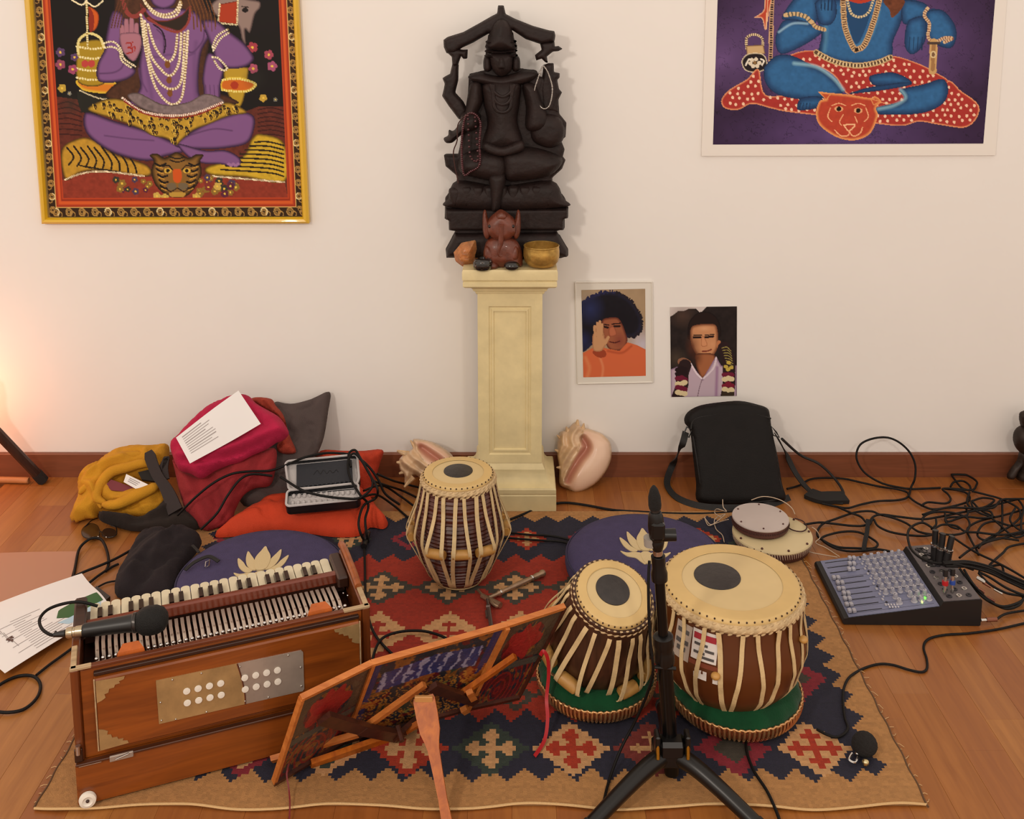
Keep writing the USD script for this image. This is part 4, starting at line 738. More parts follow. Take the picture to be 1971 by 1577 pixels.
# ================================================================ black shoulder bag
def build_bag():
    t = thing('shoulder_bag', 'black shoulder bag with long strap leaning against the wall', 'bag', FL(1430, 972))
    m = M('bag_nylon', '#110d0c', .7, bump=(300, .35), vary=(20, .2), specular_ior_level=.25); m2 = M('strap_webbing', '#120f0e', .7, bump=(400, .4)); dk = M('black_plastic', '#0e0d0d', .35)
    pl = Plane(FL(1430, 970), (1, -.0, 0), (0, .40, .92))
    out = [(1346, 968), (1340, 930), (1334, 880), (1328, 830), (1318, 815), (1318, 802), (1328, 790), (1350, 780), (1390, 774), (1425, 772), (1455, 778), (1477, 786), (1482, 800), (1486, 830), (1497, 880), (1505, 930), (1512, 962), (1480, 968), (1420, 972)]
    L = spline(pl.at(out), 4, True); dm = dome_of(.020, .020)
    V, F = puff(L, .006, lambda d, x, y: dm(d, x, y) + .006 * fbm2(x, y, 14, 1) * np.clip(d / .02, 0, 1), lambda d, x, y: dome_of(.020, .014)(d, x, y))
    obj('bag_body', (pl.xyz(V), F), m, t, smooth=60)
    obj('top_flap_seam', tube(spline(pl.p3([(1330, 826), (1340, 806), (1400, 796), (1450, 797), (1484, 806)], .018), 6), .0022, 6), m2, t)
    obj('side_piping', tube(spline(pl.p3([(1334, 840), (1342, 890), (1350, 940), (1354, 962), (1420, 966), (1500, 958), (1494, 900), (1484, 840)], .014), 6), .0022, 6), m2, t)
    obj('strap_ring', tube(pl.p3([(1322, 822), (1316, 836), (1326, 842), (1332, 828)], .006), .0022, 6, True), dk, t); obj('strap_ring', tube(pl.p3([(1484, 820), (1494, 832), (1500, 842), (1488, 838)], .006), .0022, 6, True), dk, t)
    P = spline(np.array([pl.p3([(1320, 832)], .004)[0], pl.p3([(1312, 860)], .01)[0], FL(1296, 892, .045), FL(1284, 925, .012), FL(1290, 945, .006), FL(1310, 962, .005), FL(1350, 975, .005), FL(1400, 978, .005), FL(1470, 975, .005), FL(1520, 958, .005)]), 7)
    obj('strap', strip(P, [.15, -.75, .6], .017, .0022), m2, t, smooth=50)
    P = spline(np.array([pl.p3([(1494, 838)], .006)[0], FL(1512, 872, .075), FL(1528, 905, .040), FL(1545, 930, .018), FL(1565, 950, .010), FL(1590, 962, .007), FL(1622, 966, .006)]), 7); obj('strap', strip(P, [.3, -.4, .85], .017, .0022), m2, t, smooth=50)
    P = spline(np.array([pl.p3([(1505, 845)], .008)[0], WL(1540, 876, -.035), WL(1576, 893, -.045), FL(1605, 920, .018), FL(1622, 945, .012), FL(1618, 955, .010), FL(1575, 957, .010), FL(1545, 935, .012)]), 7); obj('strap_loop', tube(P, .0035, 7), m2, t)
    P = np.array([FL(1556, 950, .008), FL(1580, 958, .009), FL(1604, 958, .009), FL(1628, 958, .007)]); obj('shoulder_pad', strip(spline(P, 6), [0, -.1, 1], .042, .010), M('pad_rubber', '#14110f', .85), t, smooth=40)
build_bag()

# ================================================================ the heap of cushions and cloth
def cloth(name, label, cat_, pl, outline, h, w, back, mat, folds, group=None, step=.0055, amp=1.0, parent=None, sm=3, edge=.0):
    """a soft body over a traced outline; folds: list of (polyline in photo points, height, width) ridges and valleys"""
    L = spline(pl.at(outline), sm, True); G = [(spline(pl.at(f), 5), a, b) for f, a, b in folds]; dm = dome_of(h, w)
    def front(d, x, y):
        z = dm(d, x, y); k = np.clip(d / .012, 0, 1)
        for g, a, b in G: e, _ = segdist(np.c_[x, y], g); z = z + a * np.exp(-(e / b) ** 2) * k
        return z + amp * k * (.010 * fbm2(x, y, 16, 3) + .0045 * fbm2(x, y, 55, 9) - .030 * np.maximum(.05 - np.abs(fbm2(x + .35 * y, y - .3 * x, 13, 21)), 0) / .05 * .22)
    V, F = puff(L, step, front, dome_of(back, w))
    V3 = pl.xyz(V); V3[:, 2] = np.maximum(V3[:, 2], .0062); V3[:, 1] = np.minimum(V3[:, 1], -.017)
    if parent: return obj(name, (V3, F), mat, parent, smooth=70)
    return obj(name, (V3, F), mat, None, label, cat_, smooth=70, group=group)
def build_pile():
    grey = M('grey_cushion_cotton', '#4a3e3c', .92, bump=(500, .5), vary=(30, .08)); orange = M('orange_cotton', '#c43a14', .85, bump=(450, .5), vary=(20, .06))
    red = M('dark_red_cloth', '#8a1d22', .9, bump=(450, .5), vary=(18, .15)); mag = M('magenta_wool', '#ad123f', .92, bump=(350, .6), vary=(16, .10)); rust = M('rust_shawl', '#93321f', .92, bump=(300, .7), vary=(40, .2))
    # orange floor cushion, flat on the floor, and the one standing behind it
    pl = Plane((-.5, -.25, .012), (1, 0, 0), (0, 1, .10))
    cloth('floor_cushion', 'bright orange cushion lying flat under the open case', 'cushion', pl, [(412, 1036), (440, 1014), (480, 985), (520, 960), (580, 945), (680, 940), (712, 960), (728, 985), (747, 1006), (738, 1019), (712, 1016), (690, 1034), (640, 1036), (580, 1026), (520, 1024), (460, 1034)], .040, .06, .012, orange, [([(450, 1020), (540, 1004), (640, 1012), (720, 1008)], .006, .02), ([(715, 965), (720, 1000)], .004, .012)])
    pl = Plane((-.45, -.115, 0), (1, 0, 0), (0, .38, .92))
    cloth('back_cushion', 'orange red cushion standing behind the grey one against baseboard', 'cushion', pl, [(600, 960), (610, 900), (616, 868), (660, 868), (700, 868), (737, 866), (732, 890), (722, 930), (728, 960), (700, 972)], .030, .05, .025, M('red_orange_cotton', '#b23416', .88, bump=(450, .5)), [([(640, 890), (690, 905), (715, 950)], .006, .015)])
    pl = Plane((-.5, -.180, .05), (1, 0, 0), (0, .64, .77))
    cloth('grey_cushion', 'grey brown cushion leaning on the wall with one corner up', 'cushion', pl, [(528, 775), (545, 776), (566, 777), (600, 768), (635, 754), (632, 790), (624, 840), (614, 868), (606, 890), (640, 930), (690, 955), (670, 965), (600, 955), (540, 970), (470, 975), (460, 930), (480, 860), (510, 810)], .032, .06, .03, grey, [([(600, 790), (590, 850), (560, 900)], -.006, .02), ([(480, 960), (560, 930), (640, 940)], .006, .02)])
    # red cloth hanging down in front, rust shawl, magenta shawl on top
    pl = Plane((-.62, -.235, .075), (1, 0, 0), (0, .58, .81))
    cloth('red_cloth', 'dark red cloth draped down the front of the heap', 'cloth', pl, [(332, 882), (348, 896), (366, 908), (388, 918), (412, 904), (440, 892), (484, 874), (512, 864), (532, 866), (530, 905), (520, 935), (492, 940), (468, 955), (452, 985), (448, 1005), (428, 1016), (402, 1031), (376, 1012), (358, 985), (345, 945), (336, 905)],   .026, .03, .010, red, [([(350, 890), (380, 960), (400, 1010)], .012, .014), ([(400, 900), (420, 950), (420, 1000)], -.010, .014), ([(460, 890), (450, 940), (435, 990)], .010, .013), ([(500, 880), (480, 920), (462, 950)], -.009, .012), ([(375, 915), (440, 930), (500, 920)], .008, .012)])
    pl = Plane((-.55, -.160, .12), (1, 0, 0), (0, .50, .87))
    cloth('rust_shawl', 'folded rust brown shawl showing behind the magenta one', 'shawl', pl, [(470, 775), (490, 765), (522, 768), (530, 780), (546, 800), (556, 835), (570, 868), (562, 874), (545, 874), (534, 866), (535, 852), (548, 840), (545, 820), (530, 800), (505, 785), (485, 778)], .018, .02, .008, rust, [([(520, 775), (535, 810), (545, 850)], .010, .007), ([(508, 775), (525, 810), (540, 860)], -.010, .006), ([(500, 890), (560, 862)], .008, .006)])
    pl = Plane((-.62, -.235, .135), (1, 0, 0), (0, .66, .75))
    cloth('magenta_shawl', 'folded magenta shawl on top of the cushion heap', 'shawl', pl, [(328, 855), (345, 836), (372, 808), (400, 783), (430, 768), (455, 760), (478, 762), (492, 776), (512, 788), (536, 802), (550, 820), (556, 836), (545, 848), (532, 853), (512, 866), (484, 878), (462, 890), (440, 896), (412, 908), (388, 922), (366, 912), (345, 905), (333, 880)], .042, .05, .016, mag, [([(350, 880), (420, 880), (500, 850), (550, 830)], .010, .010), ([(360, 893), (430, 890), (505, 862)], -.010, .007), ([(480, 770), (510, 800), (540, 822)], .007, .012), ([(375, 915), (400, 900), (440, 892)], .009, .008), ([(335, 870), (400, 865), (480, 840)], -.004, .012)])
    # sheet of paper on the shawl
    q = pl.at([(459, 752), (502, 816), (366, 893), (338, 842)], .056); g = []
    U, Vv = np.meshgrid(np.linspace(0, 1, 24), np.linspace(0, 1, 30)); p = (1 - Vv)[..., None] * ((1 - U)[..., None] * q[0] + U[..., None] * q[1]) + Vv[..., None] * ((1 - U)[..., None] * q[3] + U[..., None] * q[2])
    w = .056 + .004 * np.sin(U * 3 + 1) * np.sin(Vv * 4) ; top = pl.xyz(np.c_[p.reshape(-1, 2), w.ravel()]); n = len(top)
    i = (np.arange(29)[:, None] * 24 + np.arange(23)).reshape(-1, 1); F = np.vstack([i + [0, 1, 25], i + [0, 25, 24]])
    b = np.r_[np.arange(24), np.arange(1, 30) * 24 + 23, 29 * 24 + np.arange(22, -1, -1), np.arange(28, 0, -1) * 24]; b2 = np.roll(b, -1)
    nrm = pl.w * .0006; V = np.vstack([top, top - nrm]); Fs = np.vstack([F[:, ::-1], F + n, np.c_[b, b2, b2 + n], np.c_[b, b2 + n, b + n]])
    t = thing('lyric_sheet', 'white printed sheet of paper lying on the magenta shawl', 'paper', top.mean(0)); pap = M('white_paper', '#e3dfdd', .7); ink = M('grey_ink', '#9b9290', .8)
    obj('sheet', (V, Fs), pap, t, smooth=60)
    for r in range(9):   # illegible lines of print in the lower half
        a, bb = .12 + r * .075, None; l = rng.uniform(.30, .42); vv = np.linspace(.93, .93 - l, 20)
        P = [(1 - v) * ((1 - a) * q[0] + a * q[1]) + v * ((1 - a) * q[3] + a * q[2]) for v in vv]; ww = .056 + .004 * np.sin(a * 3 + 1) * np.sin(vv * 4) + .0004
        obj('print_line', strip(pl.xyz(np.c_[np.array(P), ww]), pl.w, .0016 + .0008 * (r % 3 == 0), .0002), ink, t)
build_pile()

def build_case():
    gp_ = Plane((-.5, -.180, .05), (1, 0, 0), (0, .64, .77)); lo_ = FL(622, 988, .066); hi_ = gp_.p3([(622, 884)], .052)[0]; c = lo_; t = thing('open_case', 'open black case with grey ribbed lining lying on the grey cushion', 'case', lo_)
    pl = Plane(c, (1, .06, .02), hi_ - lo_); shell = M('case_shell', '#15161a', .5); lin_ = M('grey_foam', '#b8b3b2', .85, bump=(200, .4)); dark = M('charcoal_insert', '#1c1f27', .6, bump=(150, .3))
    def rr(pts, r): g = shapely.Polygon(pl.at(pts)).buffer(-r).buffer(r, quad_segs=6); return np.array(g.exterior.coords)[:-1]
    lid = rr([(549, 902), (554, 897), (690, 884), (694, 930), (690, 944), (556, 955)], .012); tray = rr([(553, 956), (692, 941), (695, 972), (690, 976), (556, 989), (551, 985)], .012)
    for nm, L, h in (('lid', lid, .020), ('tray', tray, .024)):
        inn = np.array(shapely.Polygon(L).buffer(-.0045).exterior.coords)[:-1]
        rim = prism(L, 0, h, [inn]); flo = prism(L, -.004, .002)
        p = obj(nm, (pl.xyz(cat(rim, flo)[0]), cat(rim, flo)[1]), shell, t, smooth=30)
        obj('rim', tube(pl.xyz(np.c_[np.array(shapely.Polygon(L).buffer(-.0022).exterior.coords)[:-1], np.full(len(shapely.Polygon(L).buffer(-.0022).exterior.coords) - 1, h)]), .0030, 6, True), lin_, p)
        li = prism(inn, .002, h * .45); obj('lining', (pl.xyz(li[0]), li[1]), lin_, p)
        ins = np.array(shapely.Polygon(inn).buffer(-.006).exterior.coords)[:-1]; x0, y0, x1, y1 = shapely.Polygon(ins).bounds
        n = 12
        if nm == 'tray':
            for j in range(n):
                for r in range(2):
                    x = x0 + (j + .5) * (x1 - x0) / n; y = y0 + (r + .5) * (y1 - y0) / 2 + .02 * (x - (x0 + x1) / 2)
                    b = ball((x, y, h * .5), .0068, 1, (.75, 1, .8)); obj('foam_rib', (pl.xyz(b[0]), b[1]), lin_, p, smooth=True)
        else:
            ib = rr([(572, 903), (678, 893), (680, 934), (572, 946)], .003); d = prism(ib, h * .45, h * .8); obj('insert', (pl.xyz(d[0]), d[1]), dark, p)
            for j in range(12):
                a = pl.at([(578 + 8.6 * j, 944 - .93 * j)])[0]; b = ball((a[0], a[1], h * .62), .0045, 1); obj('insert_tooth', (pl.xyz(b[0]), b[1]), dark, p, smooth=True)
            Q = pl.at([(605, 922), (612, 914), (618, 921), (624, 913), (630, 920), (636, 914), (642, 919), (648, 913), (652, 917)]); obj('embossed_lettering', tube(pl.xyz(np.c_[spline(Q, 5), np.full(8 * 5 + 1, h * .81)]), .0009, 5), shell, p)
    a = pl.p3([(553, 956), (692, 942)], .008); obj('hinge', rod(a[0], a[1], .0032, 8), shell, t); return pl
case_pl = build_case()

def build_yellow_bag():
    t = thing('yellow_cloth_bag', 'open mustard yellow cloth bag with things inside', 'bag', FL(235, 985))
    yel = M('mustard_cotton', '#bd8412', .9, bump=(350, .5), vary=(14, .10)); dk = M('dark_leather', '#20110f', .7, bump=(120, .4)); k, o = 2.899, (100, 730); X = lambda *p: [tuple(q) for q in crop(p, o, k)]
    pl = Plane((-.84, -.20, .04), (1, 0, 0), (0, .74, .67))
    cloth('bag_body', '', '', pl, X((645, 365), (655, 420), (645, 520), (650, 600), (640, 700), (560, 770), (500, 785), (400, 770), (330, 745), (262, 745), (250, 790), (200, 800), (150, 825), (105, 800), (110, 760), (140, 690), (150, 640), (145, 570), (190, 500), (260, 460), (330, 410), (440, 375), (560, 375)), .045, .05, .04, yel,
          [(X((330, 420), (250, 500), (170, 580)), -.012, .009), (X((200, 560), (300, 500), (420, 470)), .010, .010), (X((190, 600), (260, 640), (270, 720)), .012, .009), (X((290, 610), (300, 690), (380, 720)), -.012, .008), (X((400, 610), (480, 590), (600, 580)), -.03, .016), (X((350, 560), (430, 570), (530, 560)), -.03, .016), (X((300, 700), (450, 690), (600, 630)), .013, .010), (X((310, 745), (450, 730), (600, 690)), -.010, .008), (X((540, 400), (560, 470), (640, 440)), .008, .010), (X((130, 700), (180, 760), (240, 740)), .008, .012)], parent=t, step=.0045)
    def roll(name, pts, r, off, mat=yel, scale=None): P = spline(pl.p3(X(*pts), off), 7); obj(name, tube(P, r, 9, scale=np.interp(np.linspace(0, 1, len(P)), [0, .15, .5, .85, 1], [.3, .9, 1.1, .9, .3])), mat, t, smooth=70)
    roll('opening_hem', [(300, 690), (250, 660), (270, 590), (330, 520), (430, 490), (510, 470), (560, 480)], .013, .042); roll('opening_hem', [(280, 700), (360, 700), (450, 660), (540, 620), (600, 585)], .014, .046)
    roll('fold', [(250, 520), (300, 460), (400, 430), (520, 420)], .012, .034); roll('fold', [(150, 640), (200, 600), (250, 640), (275, 720)], .010, .034)
    p = pl.p3(X((300, 590), (330, 560), (470, 610), (430, 630), (330, 620)), .044); obj('red_pouch', hull(np.vstack([p, p + pl.w * -.012])), M('red_pouch_leather', '#6e2029', .6), t)
    q = pl.p3(X((415, 530), (540, 590), (480, 620), (400, 575)), .052); obj('white_label', hull(np.vstack([q, q + pl.w * .0008])), M('white_paper', '#e3dfdd', .7), t)
    for j in range(3): a, b = q[0] * (.75 - .2 * j) + q[3] * (.25 + .2 * j), q[1] * (.75 - .2 * j) + q[2] * (.25 + .2 * j); obj('print_line', strip(np.array([a * .8 + b * .2, a * .3 + b * .7]) + pl.w * .0012, pl.w, .0016, .0002), M('grey_ink', '#9b9290', .8), t)
    p = pl.p3(X((480, 520), (560, 500), (580, 570), (500, 560)), .034); obj('inner_lining', hull(np.vstack([p, p + pl.w * -.01])), M('dark_bag_lining', '#1d1712', .8), t)
    # dark leather strap and a dark garment in front of the bag
    b = thing('leather_strap', 'dark brown leather strap standing out of the yellow bag', 'strap', pl.p3(X((600, 700)), .0)[0])
    P = spline(pl.p3(X((540, 405), (560, 470), (590, 540), (630, 600), (660, 660), (690, 740)), .062), 6); obj('strap', strip(P, pl.w + np.array([-.2, 0, .1]), np.interp(np.linspace(0, 1, len(P)), [0, .1, .5, 1], [.018, .027, .024, .036]), .007), dk, b, smooth=50)
    P = spline(pl.p3(X((590, 520), (620, 480), (640, 440), (632, 500), (640, 560)), .056), 6); obj('strap_end', strip(P, pl.w, .014, .005), dk, b, smooth=50)
    pl2 = Plane(FL(300, 1000, .02), (1, 0, 0), (0, .9, .42)); ol = M('dark_olive_cloth', '#1f1510', .95, bump=(400, .5), vary=(12, .2))
    cloth('dark_scarf', 'dark brown scarf gathered along the front of the yellow bag', 'scarf', pl2, X((265, 755), (320, 760), (420, 775), (520, 780), (620, 700), (680, 640), (720, 720), (780, 760), (830, 830), (700, 850), (560, 855), (450, 850), (340, 820), (270, 790)), .035, .035, .01, ol, [(X((300, 780), (450, 800), (600, 780), (700, 720)), .008, .008), (X((450, 830), (600, 810), (740, 770)), -.008, .008)], step=.0045)
    g = FL(*X((300, 758))[0], .03); obj('scarf_clasp', ball(g, .005, 1), M('chrome', '#c9c6c2', .15, metal=1.0), None, 'small shiny clasp at the left end of the dark scarf', 'clasp', smooth=True)
build_yellow_bag()

def build_garment():
    pl = Plane(FL(310, 1130, .012), (1, 0, 0), (0, 1, .12)); m = M('aubergine_cloth', '#170c11', .95, bump=(420, .5), vary=(14, .25))
    cloth('dark_garment', 'dark aubergine garment folded on the floor behind the harmonium', 'garment', pl, [(226, 1150), (222, 1120), (238, 1090), (250, 1066), (268, 1040), (300, 1030), (360, 1028), (388, 1040), (380, 1062), (362, 1085), (350, 1110), (342, 1150), (330, 1165), (270, 1160)], .045, .05, .006, m, [([(250, 1130), (290, 1080), (340, 1050)], .010, .012), ([(270, 1150), (310, 1110), (345, 1080)], -.010, .012), ([(360, 1030), (320, 1060), (300, 1100)], .006, .01)])
    t = thing('buckle_strap', 'thin black strap with shiny buckle lying over the left lotus cushion', 'strap', FL(400, 1090, .06)); w = M('strap_webbing', '#120f0e', .7)
    P = spline(np.array([FL(356, 1098, .067), FL(372, 1084, .073), FL(392, 1074, .077), FL(405, 1072, .077), FL(421, 1081, .074)]), 6); obj('strap', strip(P, [0, -.3, 1], .008, .002), w, t)
    obj('buckle', tube(np.array([FL(396, 1082, .072), FL(404, 1078, .074), FL(402, 1090, .070), FL(395, 1092, .070)]), .0016, 6, True), M('chrome', '#c9c6c2', .15, metal=1.0), t)
    P = spline(np.array([FL(370, 1050, .058), FL(378, 1058, .060), FL(383, 1064, .061)]), 5); obj('strap_tip', strip(P, [0, -.3, 1], .006, .002), w, t)
build_garment()

def glasses():
    t = thing('eyeglasses', 'thin rimmed tinted eyeglasses on the floor below the yellow bag', 'glasses', FL(190, 1030)); m = M('dark_rim', '#1b1410', .3, metal=.5)
    k, o = 3.941, (0, 800); X = lambda x, y, z: FL(x / k + o[0], y / k + o[1], z)
    for pts in (((620, 880), (640, 845), (690, 820), (740, 840), (755, 890), (740, 920), (690, 935), (635, 920)), ((775, 890), (800, 862), (850, 862), (885, 890), (870, 915), (820, 925), (785, 915))):
        P = spline(np.array([X(x, y, .010 + .00002 * (930 - y)) for x, y in pts]), 5, True); obj('rim', tube(P, .0013, 6, True), m, t)
        obj('lens', hull(np.vstack([P, P + [0, 0, .0012]])), M('tinted_lens', '#4a3220', .1, transmission_weight=.6), t)
    obj('bridge', tube(spline(np.array([X(752, 890, .011), X(762, 880, .013), X(776, 892, .011)]), 4), .0013, 6), m, t)
    obj('temple', tube(spline(np.array([X(640, 850, .012), X(690, 800, .016), X(735, 780, .012)]), 5), .0014, 6), m, t)
    obj('temple', tube(spline(np.array([X(885, 892, .011), X(880, 850, .014), X(840, 835, .012)]), 5), .0014, 6), m, t)
    for x, y in ((705, 925), (745, 920), (806, 924)): obj('nose_screw', ball(X(x, y, .011), .0022, 1), M('chrome', '#c9c6c2', .15, metal=1.0), t, smooth=True)
glasses()

# ================================================================ round lotus cushions
def lotus_cushion(c, r, label, rot=0.0, rx=1.0):
    t = thing('round_cushion', label, 'cushion', c, group=None); m = M('purple_felt', '#3d3558', .95, bump=(380, .6), vary=(40, .10)); pet = M('cream_applique', '#c9b489', .85, bump=(300, .4)); pip = M('purple_piping', '#2e2843', .9)
    pr = [(0, .001), (.6, .001), (.92, .004), (.985, .012), (1.0, .024), (.985, .038), (.93, .050), (.80, .056), (.5, .060), (.2, .062), (0, .062)]
    obj('pad', lathe([(a * r, z) for a, z in pr], 64), m, t, local=True, smooth=50); obj('piping', tube(np.c_[.985 * r * np.cos(np.linspace(0, 2 * np.pi, 64, endpoint=False)), .985 * r * np.sin(np.linspace(0, 2 * np.pi, 64, endpoint=False)), np.full(64, .040)], .0025, 6, True), pip, t, local=True)
    # appliqued lotus: pointed petals over two leaves
    def petal(pts, h, name='lotus_petal'):
        L = spline(np.array(pts) * np.array([.00070, .00112]), 5, True); V, F = puff(L, .004, h, -.0, edge=1); V[:, 2] += .0615 + .0; V[:, 2] -= (np.hypot(V[:, 0], V[:, 1]) / r) ** 2 * .004; obj(name, (V @ rotz(rot).T, F), pet, t, local=True, smooth=False)
    petal([(-18, -12), (-24, 22), (-10, 50), (0, 66), (10, 50), (24, 22), (18, -12), (0, -20)], .0042)
    for s in (-1, 1):
        f = lambda p: [(s * x, y) for x, y in p][::s]
        petal(f([(12, -14), (24, 16), (38, 36), (52, 52), (52, 22), (42, -2), (26, -16)]), .0032); petal(f([(24, -16), (44, -4), (58, 14), (78, 30), (70, 2), (54, -16), (36, -24)]), .0024)
        petal(f([(8, -30), (34, -24), (60, -26), (80, -20), (60, -38), (34, -44), (18, -58), (4, -64)]), .0018, 'lotus_leaf')
    petal([(-16, -28), (0, -22), (16, -28), (12, -52), (0, -64), (-12, -52)], .0026, 'lotus_base')
c1 = FL(509, 1090, .06); lotus_cushion((c1[0] - .003, c1[1] - .012, .0067), .182, 'round purple lotus cushion behind the harmonium', rot=.12)
c2 = FL(1236, 1075, .06); lotus_cushion((.297, -.480, .0067), .178, 'round purple lotus cushion behind the pair of tablas', rot=-.05)

# ================================================================ loose papers at the left
def sheet(name, label, pts, z, mat, curl=.004, n=20, lines=(), extra=None):
    c = np.array([FL(x, y, z) for x, y in pts]); t = thing(name, label, 'paper', c.mean(0))
    U, V = np.meshgrid(np.linspace(0, 1, n), np.linspace(0, 1, n)); P = (1 - V)[..., None] * ((1 - U)[..., None] * c[0] + U[..., None] * c[1]) + V[..., None] * ((1 - U)[..., None] * c[3] + U[..., None] * c[2])
    h = lambda u, v: curl * (np.sin(u * 2.6 + .4) * np.sin(v * 3.0 + .3) + .4 * np.sin(v * 7 + u * 3)); P[..., 2] += h(U, V) + curl
    P = P.reshape(-1, 3); N = len(P); i = (np.arange(n - 1)[:, None] * n + np.arange(n - 1)).reshape(-1, 1); F = np.vstack([i + [0, 1, n + 1], i + [0, n + 1, n]])
    b = np.r_[np.arange(n), np.arange(1, n) * n + n - 1, (n - 1) * n + np.arange(n - 2, -1, -1), np.arange(n - 2, 0, -1) * n]; b2 = np.roll(b, -1)
    if np.cross(P[1] - P[0], P[n] - P[0])[2] < 0: F = F[:, ::-1]
    obj('sheet', (np.vstack([P, P - [0, 0, .0005]]), np.vstack([F, F[:, ::-1] + N, np.c_[b, b2, b2 + N], np.c_[b, b2 + N, b + N]])), mat, t, smooth=60)
    at = lambda u, v, dz=.0004: (1 - v) * ((1 - u) * c[0] + u * c[1]) + v * ((1 - u) * c[3] + u * c[2]) + [0, 0, h(u, v) + curl + dz]
    return t, at
t, at = sheet('pink_sheet', 'large pinkish brown sheet lying on the floor at left edge', [(-60, 1070), (150, 1064), (128, 1150), (-60, 1235)], .002, M('pink_paper', '#b07f66', .85), .003)
t, at = sheet('printed_flyer', 'white printed flyer with a green picture left of the harmonium', [(-95, 1205), (158, 1110), (215, 1175), (10, 1304)], .010, M('white_paper', '#e3dfdd', .7), .007)
ink = M('grey_ink', '#9b9290', .8)
for r in range(16):
    a, b = .40 + .036 * r, rng.uniform(.12, .4) * (1 + (r > 8)); P = [at(u, a) for u in np.linspace(.30 - .12 * (r % 3 == 1), .30 + b * .62, 12)]; obj('print_line', strip(np.array(P), [0, 0, 1], .0013, .0002), ink, t)
for k in range(5): obj('print_line', strip(np.array([at(.18 + .01 * k, v) for v in np.linspace(.2 + .1 * k, .42 + .09 * k, 8)]), [0, 0, 1], .0010, .0002), ink, t)
G = [at(u, v, .0006) for u, v in ((.62, .62), (.95, .58), (.97, .86), (.70, .90))]
def patch(poly, mat, nm, t, at):
    L = np.array(poly); V, F = puff(L, .03, .0, .0, edge=1); W = np.array([at(u, v, .0007) for u, v in V[:, :2]]); W[len(W) // 2:, 2] -= .0003; obj(nm, (W, F), mat, t, smooth=False)
patch([(.58, .70), (.64, .58), (.82, .56), (.98, .58), (.98, .80), (.80, .80), (.66, .80)], M('green_print', '#2c5a2c', .6), 'green_picture', t, at)
patch([(.56, .78), (.66, .80), (.80, .80), (.96, .80), (.92, .90), (.76, .93), (.62, .88)], M('pale_blue_print', '#a9c4d4', .6), 'pale_blue_picture', t, at)
for k in range(14): q = at(.22 + rng.normal(0, .012), .62 + rng.normal(0, .02), .0006); obj('emblem_mark', rbox(q, (.004, .004, .0003), .0001, rotz(k)), M('brown_ink', '#5a4038', .8), t)
t2 = thing('black_card', 'small black folded card behind the harmonium beside the flyer', 'card', FL(195, 1140)); V = np.array([FL(*p, .012) for p in ((178, 1136), (186, 1128), (212, 1148), (196, 1162))]); obj('card', hull(np.vstack([V, V - [0, 0, .010]])), M('black_plastic', '#0e0d0d', .35), t2)

# ================================================================ things at the left and right edges
t = thing('floor_lamp', 'tripod floor lamp with dark wooden leg at left edge', 'lamp', (-1.50, -.20, 0)); lg = M_wood('dark_leg_wood', '#24130f', '#3a2018', 8, 'z', .4)
foot = FL(80, 922, .012); d = WL(0, 838, -.10) - foot; topp = foot + d * 1.75
obj('leg', tube(np.linspace(foot, topp, 8), .013, 10), lg, t); obj('foot_cap', rod(foot - d * .05, foot + d * .12, .0145, 10), M('rubber_foot', '#191210', .8), t)
hub = topp + np.array([0, 0, .03]); obj('hub', lathe([(0, -.03), (.03, -.03), (.034, 0), (.03, .03), (0, .03)], 20)[0] + hub if 0 else move(lathe([(0, -.03), (.03, -.03), (.034, 0), (.03, .03), (0, .03)], 20), None, hub), lg, t)
for a, b in ((-.34, .02), (-.22, -.34)): obj('leg', tube(np.linspace(np.array([hub[0] + a, hub[1] + b, .013]), hub, 8), .013, 10), lg, t)
sh = hub + np.array([-.085, -.02, -.16]); em = usdkit.material(stage, '/World/Looks/lamp_shade_glow', {'e': ('emission', {'color': (1.0, .40, .22), 'strength': 3.2})}, [], surface='e.emission')
obj('shade', move(lathe([(.0, 0), (.07, 0), (.11, .03), (.125, .09), (.115, .16), (.08, .21), (.0, .22)], 32), None, sh), em, t, smooth=60)
t = thing('wooden_stick', 'short round wooden stick on the floor against baseboard at left', 'stick', FL(20, 925, .01)); obj('stick', tube(np.linspace(FL(-120, 921, .009), FL(54, 925, .009), 10), .0085, 12), M_wood('pale_stick_wood', '#a0673a', '#b87a48', 9, 'x', .5), t); obj('end_grain', rod(FL(54, 925, .009), FL(55.5, 925, .009), .0080, 12), M('end_grain_wood', '#b07a4c', .7), t)
def small_statue():
    t = thing('dark_figurine', 'dark bronze figurine cut off by the right edge', 'figurine', FL(1975, 918)); pl = Plane((1.25, -.055, 0), (1, 0, 0), (0, 0, 1)); m = M('dark_bronze', '#2d211b', .45, metal=.4, vary=(40, .3))
    for nm, pts, h in (('head', [(1962, 800), (1970, 792), (1985, 790), (1996, 800), (1996, 818), (1985, 826), (1966, 822)], .022), ('torso', [(1958, 825), (1975, 818), (2000, 822), (2012, 850), (2005, 880), (1975, 878), (1955, 862), (1950, 842)], .034), ('leg', [(1965, 868), (1985, 872), (1975, 890), (1962, 905), (1952, 922), (1938, 920), (1945, 905), (1958, 888)], .016), ('skirt', [(1968, 870), (2010, 868), (2030, 925), (1960, 925), (1962, 900)], .028)):
        V, F = puff(spline(pl.at(pts), 5, True), .0035, dome_of(h, .03), dome_of(.02, .03)); V = pl.xyz(V); V[:, 2] = np.maximum(V[:, 2], 0.0); obj(nm, (V, F), m, t, smooth=60)
small_statue()

